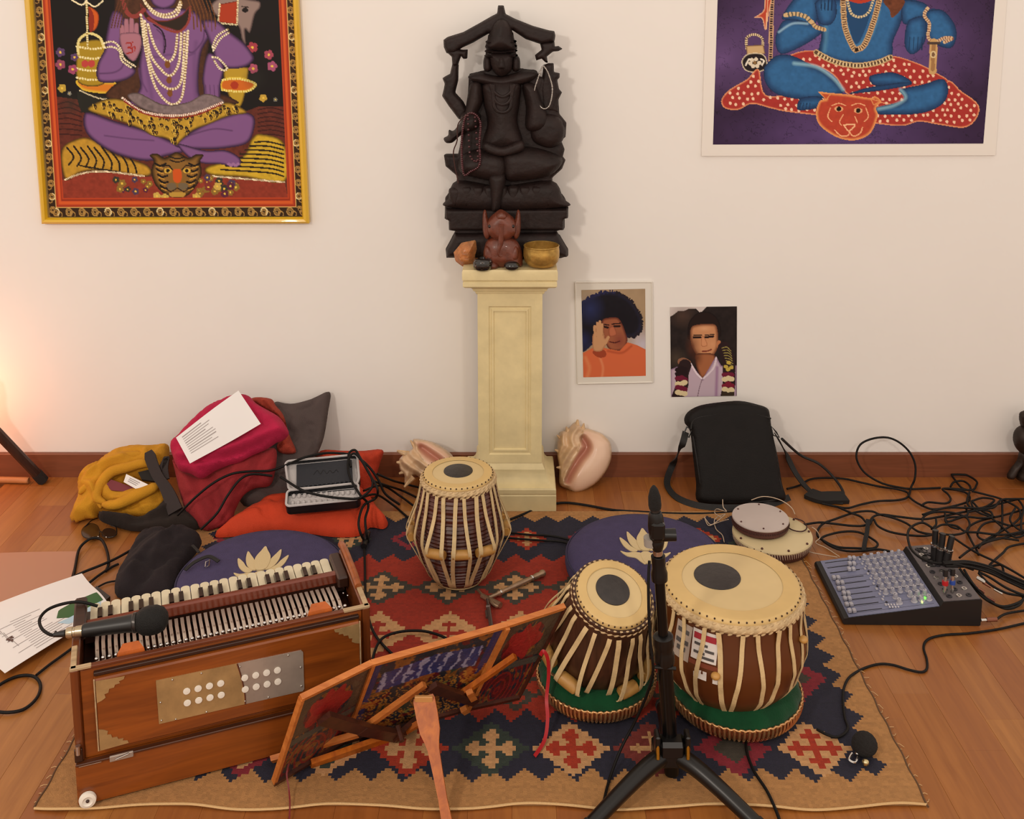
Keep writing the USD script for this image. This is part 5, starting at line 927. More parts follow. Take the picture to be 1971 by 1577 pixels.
# ================================================================ harmonium
def build_harmonium():
    a = np.array([-.6935, -1.1454, .0067]); ang = math.radians(20.85); W_, D_, H_ = .478, .205, .2345
    t = thing('harmonium', 'wooden harmonium with open top showing keys and reed levers', 'harmonium', a, ang)
    P = lambda nm, mesh, m, par=t, **k: obj(nm, mesh, m, par, local=True, **k)
    wood = M_wood('harmonium_wood', '#68320f', '#964e18', 5, 'x', .32, coat_weight=.2); woodz = M_wood('harmonium_side_wood', '#54270f', '#7a3d17', 5, 'z', .34, coat_weight=.2); dark = M_wood('harmonium_dark_wood', '#24120b', '#3a1d10', 6, 'x', .4); pale = M_wood('harmonium_trim', '#9a7f5e', '#bda27c', 8, 'x', .45)
    orange = M('orange_catch_wood', '#b0571d', .4, vary=(60, .15)); steel = M('lever_steel', '#c2b2a4', .35, metal=.6); bright = M('chrome', '#c9c6c2', .15, metal=1.0); brass = M('worn_brass', '#a98a5c', .42, metal=.35, vary=(30, .18)); silver = M('dull_silver', '#a89a8e', .38, metal=.4, vary=(20, .12)); ivory = M('ivory_key', '#d3c8ab', .32, coat_weight=.2, vary=(18, .05)); ebony = M('ebony_key', '#1b120e', .3, coat_weight=.3); white = M('white_button', '#e6e0d4', .35)
    # base board, case walls, bottom of the well
    P('base_board', rbox((W_ / 2 + .002, D_ / 2 + .001, .0375), (W_ + .008, D_ + .012, .075), .003), wood, smooth=False)
    P('base_edge', rbox((W_ / 2 + .002, -.0045, .0755), (W_ + .006, .010, .004), .001), M_wood('harmonium_edge_dark', '#3a1c0d', '#5a2e15', 6, 'x', .35), smooth=False)
    P('side_board', rbox((.006, D_ / 2, (H_ + .076) / 2), (.013, D_, H_ - .076), .002), woodz, smooth=False); P('side_board', rbox((W_ - .006, D_ / 2, (H_ + .076) / 2), (.013, D_, H_ - .076), .002), woodz, smooth=False)
    P('front_board', rbox((W_ / 2, .010, .153), (W_ - .025, .012, .155), .002), wood, smooth=False)
    P('well_bottom', rbox((W_ / 2, D_ / 2, .160), (W_ - .026, D_ - .01, .030), .001), dark, smooth=False); P('back_board', rbox((W_ / 2, D_ - .004, .137), (W_ - .025, .010, .124), .002), wood, smooth=False)
    # the bellows board in front with worn brass corners
    P('front_panel', rbox((.246, -.003, .155), (.425, .014, .126), .0025), wood, smooth=False)
    P('panel_top_gap', rbox((.246, .001, .222), (.425, .008, .006), .001), dark, smooth=False)
    for x in (.034, .458): P('panel_edge_strip', rbox((x, -.0105, .157), (.0022, .003, .125), .0006), pale, smooth=False)
    def ragged(cx, cz, sx, sz):
        L = [(0, 0), (.058, .003), (.056, .010), (.046, .013), (.048, .019), (.038, .020), (.036, .027), (.026, .028), (.024, .038), (.016, .040), (.018, .050), (.010, .056), (0, .060)]
        L = [(cx + sx * x * .74, cz + sz * z * .62) for x, z in L]; L = L if sx * sz > 0 else L[::-1]; v, f = prism(L, 0, .0012); P('corner_plate', (np.c_[v[:, 0], -.0100 - v[:, 2], v[:, 1]], f), brass, smooth=False)
    ragged(.036, .2155, 1, -1); ragged(.036, .0945, 1, 1); ragged(.4565, .2155, -1, -1); ragged(.4565, .0945, -1, 1)
    # perforated plate in two metals with sixteen round white holes
    def plate(L, m): v, f = prism(L, 0, .0018); P('sound_plate', (np.c_[v[:, 0], -.0100 - v[:, 2], v[:, 1]], f), m, smooth=False)
    plate([(.126, .117), (.262, .116), (.262, .135), (.258, .165), (.252, .192), (.125, .194)], brass); plate([(.262, .116), (.357, .1145), (.360, .118), (.360, .186), (.357, .190), (.2525, .192), (.2585, .165), (.2625, .135)], silver)
    L = [(.262, -.0122, .116), (.262, -.0122, .135), (.258, -.0122, .165), (.252, -.0122, .192)]; P('plate_joint', tube(spline(np.array(L), 5), .0012, 6), M('copper_seam', '#7a4a38', .4, metal=.6))
    for x0 in (.171, .263):
        for i in range(4):
            for z in (.1645, .1435): x = x0 + i * .0178; P('sound_hole', move(lathe([(0, 0), (.0052, 0), (.0058, .0008), (.0056, .0016), (0, .0020)], 20), [[1, 0, 0], [0, 0, -1], [0, 1, 0]], (x, -.0118, z)), white, smooth=50)
    for x, z in ((.130, .123), (.130, .155), (.150, .190), (.195, .190), (.200, .119), (.152, .119), (.300, .119), (.335, .187), (.355, .160), (.355, .125), (.256, .186), (.262, .122)): P('plate_screw', ball((x, -.0122, z), .0017, 1), bright, smooth=True)
    # latches, clasp, button feet
    P('clasp', rbox((.067, -.0085, .074), (.036, .004, .010), .001), silver, smooth=False); P('clasp_hook', rod((.058, -.0110, .0735), (.078, -.0110, .078), .0016, 8), bright)
    P('corner_strap', rbox((.020, -.0075, .0745), (.034, .003, .005), .0008), silver, smooth=False); P('side_hook', rod((.004, -.0045, .093), (.004, -.0045, .108), .0042, 10), bright); P('side_hook_plate', rbox((.004, -.003, .090), (.012, .005, .022), .001), dark, smooth=False)
    P('white_knob', move(lathe([(0, 0), (.0125, 0), (.0135, .003), (.0125, .007), (.008, .0085), (.006, .0065), (0, .0065)], 28), [[1, 0, 0], [0, 0, -1], [0, 1, 0]], (.013, -.0055, .013)), white, smooth=50); P('knob_screw', ball((.013, -.0125, .013), .0028, 1), dark, smooth=True)
    P('metal_foot', rbox((.009, -.006, .0045), (.014, .006, .006), .001), silver, smooth=False)
    # trim round the open well
    P('front_rim', rbox((W_ / 2, .006, H_ - .001), (W_ - .03, .010, .005), .001), M_wood('rim_brown', '#4a2210', '#6b3318', 6, 'x', .3), smooth=False)
    for c, s in (((.015, .005, H_ + .0005), (.032, .009, .005)), ((W_ - .022, .005, H_ + .0005), (.046, .009, .005)), ((.0045, .033, H_ + .0005), (.009, .062, .005)), ((W_ - .0045, .033, H_ + .0005), (.009, .062, .005))): P('rim_trim', rbox(c, s, .001), pale, smooth=False)
    P('end_block', rbox((.010, .150, H_ - .004), (.020, .11, .016), .003), dark, smooth=False)
    L = spline(np.array([(W_ - .006, .062, H_ + .004), (W_ - .006, .10, H_ + .009), (W_ - .006, .15, H_ + .010), (W_ - .006, .19, H_ + .009), (W_ - .006, .214, H_ + .003)]), 6); P('end_rail', tube(L, .0068, 10), M_wood('end_rail_wood', '#7a3c18', '#a05626', 7, 'x', .35), smooth=50)
    P('end_cheek', rbox((W_ - .023, .155, H_ - .013), (.020, .09, .022), .003), dark, smooth=False)
    # keyboard: white keys with rounded noses, black keys above, behind the rail
    x0, x1, n = .024, .444, 25; kw = (x1 - x0) / n
    for i in range(n):
        x = x0 + (i + .5) * kw; q = [(-kw * .46, -.060), (kw * .46, -.060), (kw * .46, -.004)] + [(kw * .46 * math.cos(b), -.004 + .007 * math.sin(b)) for b in np.linspace(.1, math.pi - .1, 7)] + [(-kw * .46, -.004)]
        v, f = prism(q, 0, .012); P('white_key', (v + [x, .205, .207], f), ivory, smooth=30)
        if i % 7 not in (2, 6) and i < n - 1: P('black_key', hull([(x + kw / 2 + sx * w, .200 + y, z) for sx in (-1, 1) for y, z, w in ((-.052, .219, .0046), (-.052, .229, .0038), (-.024, .229, .0036), (-.016, .219, .0046))]), ebony, smooth=30)
    P('key_rail', rbox((W_ / 2, .140, .218), (W_ - .028, .013, .022), .003), M_wood('rail_wood', '#5a2415', '#7b3722', 6, 'x', .3, coat_weight=.3), smooth=False)
    P('key_bed', rbox((W_ / 2, .175, .196), (W_ - .030, .07, .018), .001), dark, smooth=False)
    # reed levers: a strip, a coil post and a bright ball for each note
    nl = 42
    for i in range(nl):
        x = .036 + (.438 - .036) * i / (nl - 1)
        lv = P('reed_lever', cat(strip(np.array([(x, .128, .207), (x, .100, .211), (x + .001, .072, .2105), (x + .002, .052, .203)]), [0, 0, 1], .0058, .0022), rod((x + .001, .076, .211), (x + .001, .076, .215), .0016, 6)), steel, smooth=30)
        if i not in (4, 5, 36, 37): P('lever_spring', tube(spline(np.array([(x + .0015, .058, .206), (x + .0020, .045, .216), (x + .0018, .034, .222), (x + .0018, .025, .229)]), 3), .00055, 5), bright, lv); P('lever_ball', ball((x + .0018, .0235, .2315), .0034, 1), bright, lv, smooth=True)
    for x in (.090, .395): P('stop_catch', hull([(x + sx * w, y, z) for sx in (-1, 1) for w, y, z in ((.020, .012, .228), (.022, .020, .228), (.013, .034, .232), (.020, .014, .240), (.012, .032, .243))]), orange, smooth=25)
    for x, y in ((.452, .10), (.456, .12), (.452, .128), (.458, .09), (.020, .06)): P('well_screw', ball((x, y, .1775 + .030 if x > .1 else .178), .0022, 1), bright, smooth=True)
build_harmonium()

def mic_on_harmonium():
    # a hand microphone lying across the levers
    h = .252; a, b = FL(128, 1219, h), FL(325, 1189, h + .012)
    t = thing('hand_microphone', 'black hand microphone lying across the open harmonium', 'microphone', (a + b) / 2 - [0, 0, .02]); bl = M('mic_black', '#141211', .42); gold = M('connector_metal', '#b7a78b', .28, metal=.9); gr = M('mic_grille', '#121110', .6, bump=(900, 1.0), metal=.3)
    d = (b - a); L = np.linalg.norm(d); R = frame_of(d)
    pl = lambda prof: move(lathe(prof, 28), R, a)
    obj('connector', pl([(0, 0), (.0075, 0), (.0088, .002), (.0088, .010), (.0078, .011), (.0078, .014), (.0088, .015), (.0088, .026), (0, .026)]), gold, t, smooth=40)
    obj('cable_boot', pl([(0, -.020), (.0035, -.020), (.006, -.002), (0, -.001)]), bl, t, smooth=40)
    obj('handle', pl([(0, .026), (.0098, .026), (.0112, .030), (.0135, .095), (.0150, .106), (0, .107)]), bl, t, smooth=40); obj('collar', pl([(.0150, .106), (.0163, .1075), (.0163, .112), (.015, .113)]), M('mic_collar', '#3c3836', .3, metal=.6), t, smooth=40)
    obj('grille', pl([(.0150, .112), (.0215, .121), (.0236, .132), (.0230, .144), (.0185, .155), (.0100, .161), (0, .1625)]), gr, t, smooth=50)
mic_on_harmonium()

# ================================================================ drums
strapm = M('strap_leather', '#cdb384', .6, vary=(45, .12), bump=(200, .3)); skinm = M('drum_skin', '#cdb482', .48, vary=(7, .07), coat_weight=.1); skin2 = M('drum_rim_skin', '#c9aa70', .5, vary=(9, .08)); patchm = M('black_drum_paste', '#2c2725', .42, vary=(60, .25), bump=(140, .3)); pegm = M('peg_wood', '#b48645', .45, vary=(30, .15)); cordm = M('wreath_leather', '#bfa47a', .65, vary=(70, .2), bump=(160, .6)); stitch = M('stitch_gap', '#3a2717', .9)
def drum(name, label, base, axis, prof, rhead, hz, rw, body_m, n_strap, skew, peg=None, stagger=.0, patch=(0, 0, .04), rings=False, spin=0.0, sw=.007):
    """prof: (radius, height) of the shell; hz: height of the head; straps zigzag between the wreath and the bottom ring, over the pegs"""
    base = np.asarray(base, float); n = np.asarray(axis, float) / np.linalg.norm(axis); R = frame_of(n, (0, 1, 0)); R = np.stack([np.cross([0, 1.0, 0], n) / np.linalg.norm(np.cross([0, 1.0, 0], n)), None, n], 1) if 0 else R
    t = thing(name, label, 'drum', base); at = lambda m: move(m, R, base); pr = np.array(prof); rad = lambda z: np.interp(z, pr[:, 1], pr[:, 0])
    pp = spline(pr, 6)
    if rings: pp = np.array([(r + .0016 * math.sin(z * 2 * math.pi / .0085), z) for r, z in spline(pr, 14)])
    shell = np.vstack([[(0, pp[0, 1])], pp, [(0, pp[-1, 1])]]); obj('shell', at(lathe(shell, 56)), body_m, t, smooth=40)
    # head: rim skin, playing skin, black spot
    obj('rim_skin', at(lathe([(rhead * 1.03, hz - .016), (rhead * 1.045, hz - .006), (rhead * 1.02, hz - .0005), (rhead * .98, hz + .0012), (rhead * .78, hz + .0016), (rhead * .765, hz + .0004)], 64)), skin2, t, smooth=50)
    obj('playing_skin', at(lathe([(rhead * .99, hz - .0012), (rhead * .5, hz + .0003), (0, hz + .0004)], 64)), skinm, t, smooth=50)
    px_, py_, pr_ = patch; obj('black_spot', at(move(lathe([(pr_, 0), (pr_ * .985, .0016), (pr_ * .7, .0028), (pr_ * .35, .0036), (0, .0038)], 48), None, (px_, py_, hz + .0002))), patchm, t, smooth=50)
    # braided wreath round the head
    zw = hz - .014; rw0 = rhead * 1.035
    obj('wreath', at(move(tube(np.c_[(rw0 + .001) * np.cos(np.linspace(0, 2 * np.pi, 72, endpoint=False)), (rw0 + .001) * np.sin(np.linspace(0, 2 * np.pi, 72, endpoint=False)), np.full(72, zw)], rw, 8, True))), cordm, t, smooth=60)
    nk = 56 if rhead > .09 else 40; kn = []
    for i in range(nk):
        for r_, z_, o in ((rw0 + rw * .62, zw + rw * .75, 0), (rw0 + rw * .95, zw - rw * .15, .5), (rw0 + rw * .7, zw - rw * .9, 0)):
            b = (i + o) * 2 * np.pi / nk; q = ball((0, 0, 0), rw * (.52 if rhead < .09 else .40), 1, (1.5, .72, .75)); c, s = math.cos(b + .6), math.sin(b + .6)
            kn.append((q[0] @ np.array([[-math.sin(b), math.cos(b), .35], [math.cos(b), math.sin(b), 0], [0, 0, 1]]) + [r_ * math.cos(b), r_ * math.sin(b), z_], q[1]))
    obj('wreath_braid', at(cat(*kn)), cordm, t, smooth=True, kind='stuff')
    obj('stitch_line', at(cat(*[ball(((rhead * 1.03) * math.cos(b), (rhead * 1.03) * math.sin(b), hz - .0015), .0017, 0, (1, 1, 1.2)) for b in np.arange(nk) * 2 * np.pi / nk])), stitch, t, kind='stuff')
    z0 = pr[0, 1] + .006
    obj('bottom_ring', at(tube(np.c_[(rad(z0) * .86 + .004) * np.cos(np.linspace(0, 2 * np.pi, 40, endpoint=False)), (rad(z0) * .86 + .004) * np.sin(np.linspace(0, 2 * np.pi, 40, endpoint=False)), np.full(40, z0 - .001)], .0045, 7, True)), strapm, t, smooth=60)
    # straps, each a part
    for i in range(n_strap):
        for sgn in (0, 1):
            a0 = (i + (.18 if sgn else -.18)) * 2 * np.pi / n_strap + spin; a1 = a0 + (skew if sgn else -skew) * 2 * np.pi / n_strap; Z = np.linspace(zw - rw * .9, z0, 15); A = np.interp(Z, [z0, zw], [a1, a0]) + .010 * np.sin(Z * 40 + i * 1.7 + sgn)
            off = np.full(15, .0022)
            if peg: off = off + (peg[1] * 1.9) * np.clip(1 - np.abs(Z - peg[0]) / .075, 0, 1) ** 1.3 * (1 if peg[2](i) else .35)
            rr = np.minimum(rad(Z) + off, 10); rr[0] = rw0 + rw * .9; rr[1] = max(rr[1], (rr[0] * .6 + rr[2] * .4)); rr[-1] = rad(z0) * .86 + .007
            pts = np.c_[rr * np.cos(A), rr * np.sin(A), Z]; N = np.c_[np.cos(A), np.sin(A), np.zeros(15)]
            obj('strap', at(strip(spline(pts, 2), spline(N, 2), sw * rng.uniform(.85, 1.1), .0018)), strapm, t, smooth=40)
        if peg and peg[2](i):
            b = i * 2 * np.pi / n_strap + spin; zz = peg[0] + rng.uniform(-.006, .006); rp = rad(zz) + peg[1] * .98; tdir = np.array([-math.sin(b), math.cos(b), rng.uniform(-.12, .12)]); c = np.array([rp * math.cos(b), rp * math.sin(b), zz]); hl = peg[3]
            Rm = frame_of(tdir); obj('tuning_peg', at(move(lathe([(0, -hl), (peg[1] * .8, -hl), (peg[1], -hl * .85), (peg[1] * 1.05, 0), (peg[1], hl * .85), (peg[1] * .8, hl), (0, hl)], 14), Rm, c)), pegm, t, smooth=45)
    return t, R, base, rad
wood_d = M_wood('dark_drum_wood', '#2e1a0f', '#4c2c1c', 6, 'z', .38); wood_r = M_wood('ribbed_drum_wood', '#3d1a12', '#57281c', 6, 'z', .4)
every = lambda i: True
drum('tabla_drum', 'upright tabla with ribbed red brown body in front of the pedestal', (-.118, -.500, .0065), (0, 0, 1), [(.050, 0), (.068, .022), (.084, .060), (.0935, .105), (.0955, .130), (.0930, .160), (.085, .205), (.0765, .242)], .0735, .249, .0068, wood_r, 12, .22, (.116, .0105, lambda i: i % 4 != 3, .021), patch=(0, .004, .032), rings=True, spin=.10, sw=.0085)
dn = np.array([.20, -.40, 1.0]); dn /= np.linalg.norm(dn); dc = np.array([.182, -.929, .240])
drum('tabla_drum', 'small dark tabla tilted on the left green ring cushion', dc - dn * .212, dn, [(.048, 0), (.068, .020), (.0855, .055), (.092, .090), (.0905, .120), (.082, .160), (.074, .205)], .0655, .212, .0066, wood_d, 11, .26, (.062, .0120, lambda i: i % 3 != 2, .018), patch=(-.003, .004, .031), spin=.2, sw=.0082)
bayan_m = M('brown_metal_shell', '#5e3113', .36, metal=.15, vary=(5, .12))
bt, bR, bb_, brad = drum('bayan_drum', 'large brown bass drum with stickers on the right green ring cushion', (.396, -.900, .036), (.0, -.02, 1), [(.052, 0), (.092, .018), (.122, .055), (.1345, .100), (.1330, .130), (.126, .165), (.1185, .205)], .1165, .212, .0078, bayan_m, 12, .24, None, patch=(-.024, .012, .042), spin=.05, sw=.0082)
# stickers on the drum shell, pegs on its right
def sticker(nm, lon, z, w, h, m, par, lift=.0015, tilt=0.0):
    n = 8; V = []
    for j in range(3):
        for i in range(n + 1): u, v = (i / n - .5) * w, (j / 2 - .5) * h; zz = z + v + u * tilt; r = brad(zz) + lift; a = lon + u / r; V.append((r * math.cos(a), r * math.sin(a), zz))
    V = np.array(V) @ bR.T + bb_; V2 = V - (V - bb_) * [1, 1, 0] * .004; m1 = n + 1; i = np.array([[j * m1 + k] for j in range(2) for k in range(n)]); F = np.vstack([i + [0, 1, m1 + 1], i + [0, m1 + 1, m1]]); N = len(V)
    b = np.r_[np.arange(m1), [2 * m1 - 1, 3 * m1 - 1], np.arange(3 * m1 - 2, 2 * m1 - 1, -1), [m1]]; b2 = np.roll(b, -1)
    return obj(nm, (np.vstack([V, V2]), np.vstack([F, F[:, ::-1] + N, np.c_[b, b + N, b2 + N], np.c_[b, b2 + N, b2]])), m, par, smooth=40)
stk_w, stk_r = M('sticker_white', '#d6cfc8', .5), M('sticker_red', '#9b2330', .5); stk_k = M('sticker_grey', '#4a4644', .6)
ph = lambda x, y: math.atan2(*(np.array(FL(x, y, .16)[:2]) - [.396, -.900])[::-1])
L1, L2 = math.radians(-122.0), math.radians(-141.0)
s1 = sticker('sticker', L1, .158, .046, .050, stk_w, bt, .0012); sticker('sticker_print', L1, .173, .040, .010, stk_r, s1, .0024)
for j, (dx, z, w) in enumerate(((-.006, .160, .024), (.010, .152, .016), (-.008, .146, .020), (.006, .140, .026))): sticker('sticker_print', L1 + dx / .13, z, w, .004, stk_k, s1, .0024)
s2 = sticker('sticker', L2, .150, .034, .062, M('sticker_tan', '#a8988a', .55), bt, .0012)
for z, w in ((.168, .024), (.150, .026), (.138, .018)): sticker('sticker_print', L2, z, w, .007, stk_k, s2, .0024)
sticker('sticker', L1 - .03, .108, .024, .016, stk_w, bt, .0012); sticker('sticker', L1 + .17, .108, .009, .018, stk_w, bt, .0012)
sticker('sticker_band', L1 + .03, .126, .060, .008, M('band_brown', '#7a3d28', .5), bt, .0010)
for lon, z in ((-1.95, .118), (-.62, .150)):
    r = brad(z) + .006; obj('wood_bead', ball(np.array([r * math.cos(lon), r * math.sin(lon), z]) @ bR.T + bb_, .008, 2, (1, 1, .8)), pegm, bt, smooth=True)

# ---------------------------------------------------------------- green ring cushions under the two drums
def ring_cushion(label, c, R0, r):
    t = thing('ring_cushion', label, 'cushion', c); vel = M('green_velvet', '#083c20', .95, sheen_weight=.15, specular_ior_level=.2, vary=(25, .2), bump=(300, .4)); cop = M('copper_brocade', '#8a4a2c', .42, metal=.55, vary=(180, .5), bump=(260, 1.0)); gold = M('gold_thread', '#c89a6a', .3, metal=.8)
    a = np.linspace(0, 2 * np.pi, 25); pr = [(R0 + r * math.cos(x), r * .92 + r * .92 * math.sin(x)) for x in a]
    obj('velvet_ring', lathe(pr, 72, lambda V, b: V * (1 + .012 * np.sin(b * 17)[None, :, None] * np.array([1, 1, .0]))), vel, t, local=True, smooth=60)
    lo = [(R0 + (r + .0015) * math.cos(x), r * .92 + (r * .92 + .001) * math.sin(x)) for x in np.linspace(-1.35, .10, 9)]; hi = [(R0 + (r - .003) * math.cos(x), r * .92 + (r * .92 - .003) * math.sin(x)) for x in np.linspace(.10, -1.35, 9)]
    obj('brocade_band', lathe(lo + hi + lo[:1], 72), cop, t, local=True, smooth=60)
    th = []
    n = 88
    for i in range(n):
        b = i * 2 * np.pi / n; c_, s_ = math.cos(b), math.sin(b)
        for x0, x1 in ((.08, -.55), (-.55, -1.20)):
            p = [np.array([(R0 + (r + .003) * math.cos(x)) * c_, (R0 + (r + .003) * math.cos(x)) * s_, r * .92 + (r * .92 + .0015) * math.sin(x)]) for x in np.linspace(x0, x1 * rng.uniform(.92, 1.03), 4)]; th.append(tube(np.maximum(np.array(p), [-9, -9, .0012]), .0026, 5))
    obj('thread_fringe', cat(*th), gold, t, local=True, smooth=40, kind='stuff')
    b = np.linspace(0, 2 * np.pi, 200, endpoint=False); rr = R0 + (r + .002) * math.cos(.10); obj('cord_edge', tube(np.c_[(rr + .001 * np.sin(b * 60)) * np.cos(b), (rr + .001 * np.sin(b * 60)) * np.sin(b), r * .92 + r * .92 * math.sin(.10) + .0012 * np.cos(b * 60)], .0024, 6, True), gold, t, local=True, smooth=60)
ring_cushion('green velvet ring cushion with copper fringe under the small tilted tabla', (.157, -.868, .0066), .074, .033)
ring_cushion('green velvet ring cushion with copper fringe under the large bass drum', (.408, -.905, .0066), .083, .034)

# ================================================================ folding book stand with painted panels
def build_book_stand():
    top = np.array([FL(*p, .225) for p in ((579, 1345), (715, 1278), (975, 1204), (1087, 1168))]); bot = np.array([FL(*p, .016) for p in ((526, 1506), (661, 1425), (898, 1362), (998, 1340))])
    t = thing('book_stand', 'folding wooden book stand with three painted panels seen from behind', 'book stand', (top.mean(0) + bot.mean(0)) / 2 * [1, 1, 0] + [0, 0, .008])
    edge = M_wood('orange_edge_wood', '#a65a22', '#c97a38', 8, 'x', .4); leg = M_wood('orange_leg_wood', '#934408', '#b96416', 8, 'z', .4); dk = M_wood('dark_bar_wood', '#32170e', '#502616', 8, 'x', .42); pm_ = M_vertex('panel_paint', .45, bump=(160, .6), coat_weight=.2)
    pal = [lin(c) for c in ('#4a1a12', '#6a2a16', '#38302a', '#7a4a1e', '#22242c', '#5a1418')]
    for i in range(3):
        a, b, c, d = top[i], top[i + 1], bot[i + 1], bot[i]; n = np.cross(b - a, d - a); n /= np.linalg.norm(n); n = n if n[1] < 0 else -n
        N = 90; U, V = np.meshgrid(np.linspace(0, 1, N), np.linspace(0, 1, N)); U, V = U.ravel(), V.ravel(); g = (1 - V)[:, None] * ((1 - U)[:, None] * a + U[:, None] * b) + V[:, None] * ((1 - U)[:, None] * d + U[:, None] * c)
        f1, f2 = fbm2(U + i, V, 7, 4, 4), fbm2(U, V + i, 11, 8, 4); k = ((f1 + .5) * 6 * 1.5).astype(int) % 6; col = np.array(pal)[k] * (1 + 1.2 * f2[:, None])
        if i == 1:   # a blue arched band with pale flecks over ochre and green motifs
            arch = V - (.10 + .16 * np.abs(U - .5)); m = (arch > .02) & (arch < .26) & (U > .12) & (U < .88); col[m] = lin('#2c2f5e') * (1 + 1.4 * f1[m][:, None]); fl = m & (np.abs(np.sin(U * 34 + f2 * 6)) > .93); col[fl] = lin('#8a86a0')
            m = (U < .08) | (U > .92); col[m] = lin('#2a2a55'); m = (arch >= .26) & (f1 > .10); col[m] = lin('#96521f') * (1 + f2[m][:, None]); m = (arch >= .3) & (f2 > .16); col[m] = lin('#75743a'); m = (arch >= .26) & (f1 < -.14); col[m] = lin('#20342a')
            sw = np.abs(np.sin(np.hypot(U - .35 + .9 * f1, V - .62 + .9 * f2) * 34)) > .93; col[sw & (arch > .3)] = lin('#a8702a')
        else:        # a red flower over dark scrollwork
            r = np.hypot((U - .5) * 1.0, (V - .30) * 1.5); m = r < .30 + .05 * np.cos(np.arctan2(V - .3, U - .5) * 7); col[m] = lin('#8f1f1c') * (1 + .9 * f2[m][:, None]); m = (V > .52) & (V < .60); col[m] = lin('#46463e'); sw = np.abs(np.sin(np.hypot(U - .45, V - .85) * 38)) > .9; col[sw & (V > .6)] = lin('#7a2018'); m = (r > .34) & (V < .5); col[m] = lin('#4a3a2c') * (1 + f1[m][:, None])
        q = n * .0005; ii = (np.arange(N - 1)[:, None] * N + np.arange(N - 1)).reshape(-1, 1); F = np.vstack([ii + [0, 1, N + 1], ii + [0, N + 1, N]]); 
        if np.cross(g[1] - g[0], g[N] - g[0]) @ n < 0: F = F[:, ::-1]
        pa = obj('painted_panel', (g + q, F), pm_, t, smooth=False, tint=np.clip(col, 0, 1))
        K = 10; uu, vv = np.meshgrid(np.linspace(0, 1, K), np.linspace(0, 1, K)); uu, vv = uu.ravel()[:, None], vv.ravel()[:, None]; gg = (1 - vv) * ((1 - uu) * a + uu * b) + vv * ((1 - uu) * d + uu * c); jj = (np.arange(K - 1)[:, None] * K + np.arange(K - 1)).reshape(-1, 1); FF = np.vstack([jj + [0, 1, K + 1], jj + [0, K + 1, K]])
        rim_ = np.r_[np.arange(K), np.arange(1, K) * K + K - 1, (K - 1) * K + np.arange(K - 2, -1, -1), np.arange(K - 2, 0, -1) * K]; r2_ = np.roll(rim_, -1); obj('panel_board', (np.vstack([gg - n * .0006, gg - n * .0045]), np.vstack([FF, FF[:, ::-1] + K * K, np.c_[rim_, r2_, r2_ + K * K], np.c_[rim_, r2_ + K * K, rim_ + K * K]])), dk, pa, smooth=False)
        def bar(p, q_, w, off, m, nm='frame_bar', th=.006, par=t): e = (q_ - p) / np.linalg.norm(q_ - p); s = np.cross(e, n); obj(nm, hull(np.array([x + s * (k1 * w / 2) + n * (off + k2 * th / 2) for x in (p, q_) for k1 in (-1, 1) for k2 in (-1, 1)])), m, par, smooth=False)
        bar(a, b, .007, -.0005, edge, th=.0095); bar(d, c, .008, .002, dk, th=.008)
        bar(a + (b - a) * .012, d + (c - d) * .012, .006, .000, edge, th=.010)
        if i == 1: bar(b, c, .008, .003, edge, th=.011)
        if i == 2: bar(b, c, .004, .002, dk, th=.006)
    # legs and struts on a plane just in front of the middle panel
    a, b, d = top[1], top[2], bot[1]; n = np.cross(b - a, d - a); n /= np.linalg.norm(n); n = n if n[1] < 0 else -n; u = (b - a) / np.linalg.norm(b - a); pl = Plane(d, u, np.cross(n, u)); pl.w = n
    k, o = 3.05, (500, 1060)
    def stick(p, q_, w, off, m, nm, th=.009, w2=None):
        A, B = pl.p3(crop([p, q_], o, k), off); A[2], B[2] = max(A[2], .014), max(B[2], .014); e = (B - A) / np.linalg.norm(B - A); s = np.cross(e, n); s /= np.linalg.norm(s); obj(nm, hull(np.array([x + s * (k1 * ww / 2) + n * (k2 * th / 2) for x, ww in ((A, w), (B, w2 or w)) for k1 in (-1, 1) for k2 in (-1, 1)])), m, t, smooth=False)
    stick((75, 1412), (575, 1078), .011, .020, edge, 'ledge_bar'); stick((630, 1030), (968, 786), .011, .020, edge, 'ledge_bar'); stick((625, 1228), (790, 1120), .009, .024, leg, 'ledge_bar'); stick((835, 1080), (935, 1015), .009, .024, leg, 'ledge_bar'); stick((1175, 848), (1500, 620), .011, .018, leg, 'ledge_bar')
    stick((375, 985), (620, 1050), .026, .030, dk, 'cross_strut', w2=.022); stick((600, 1050), (830, 1105), .022, .031, dk, 'cross_strut', w2=.024); stick((800, 1095), (1075, 1248), .022, .033, dk, 'cross_strut', w2=.030); stick((1010, 800), (1265, 888), .020, .024, dk, 'cross_strut', w2=.016); stick((300, 1252), (770, 1115), .014, .026, leg, 'cross_strut', w2=.020); stick((1230, 830), (1255, 870), .012, .026, edge, 'peg'); stick((1195, 930), (1215, 945), .012, .026, edge, 'peg')
    hp = pl.p3(crop([(830, 1100)], o, k), .042)[0]; obj('hinge_bolt', rod(hp - n * .02, hp + n * .006, .005, 10), dk, t)
    # the paddle shaped rear leg stands on the floor
    A = pl.p3(crop([(962, 858)], o, k), .040)[0]; B = FL(862, 1590, .004); e = B - A; s = np.cross(e, [0, -.8, .5]); s /= np.linalg.norm(s); nn = np.cross(s, e); nn /= np.linalg.norm(nn)
    ts = np.array([0, .03, .15, .28, .36, .42, .6, .8, 1.0]); ws = np.array([.032, .036, .036, .033, .024, .019, .016, .014, .017]); P = A + ts[:, None] * e
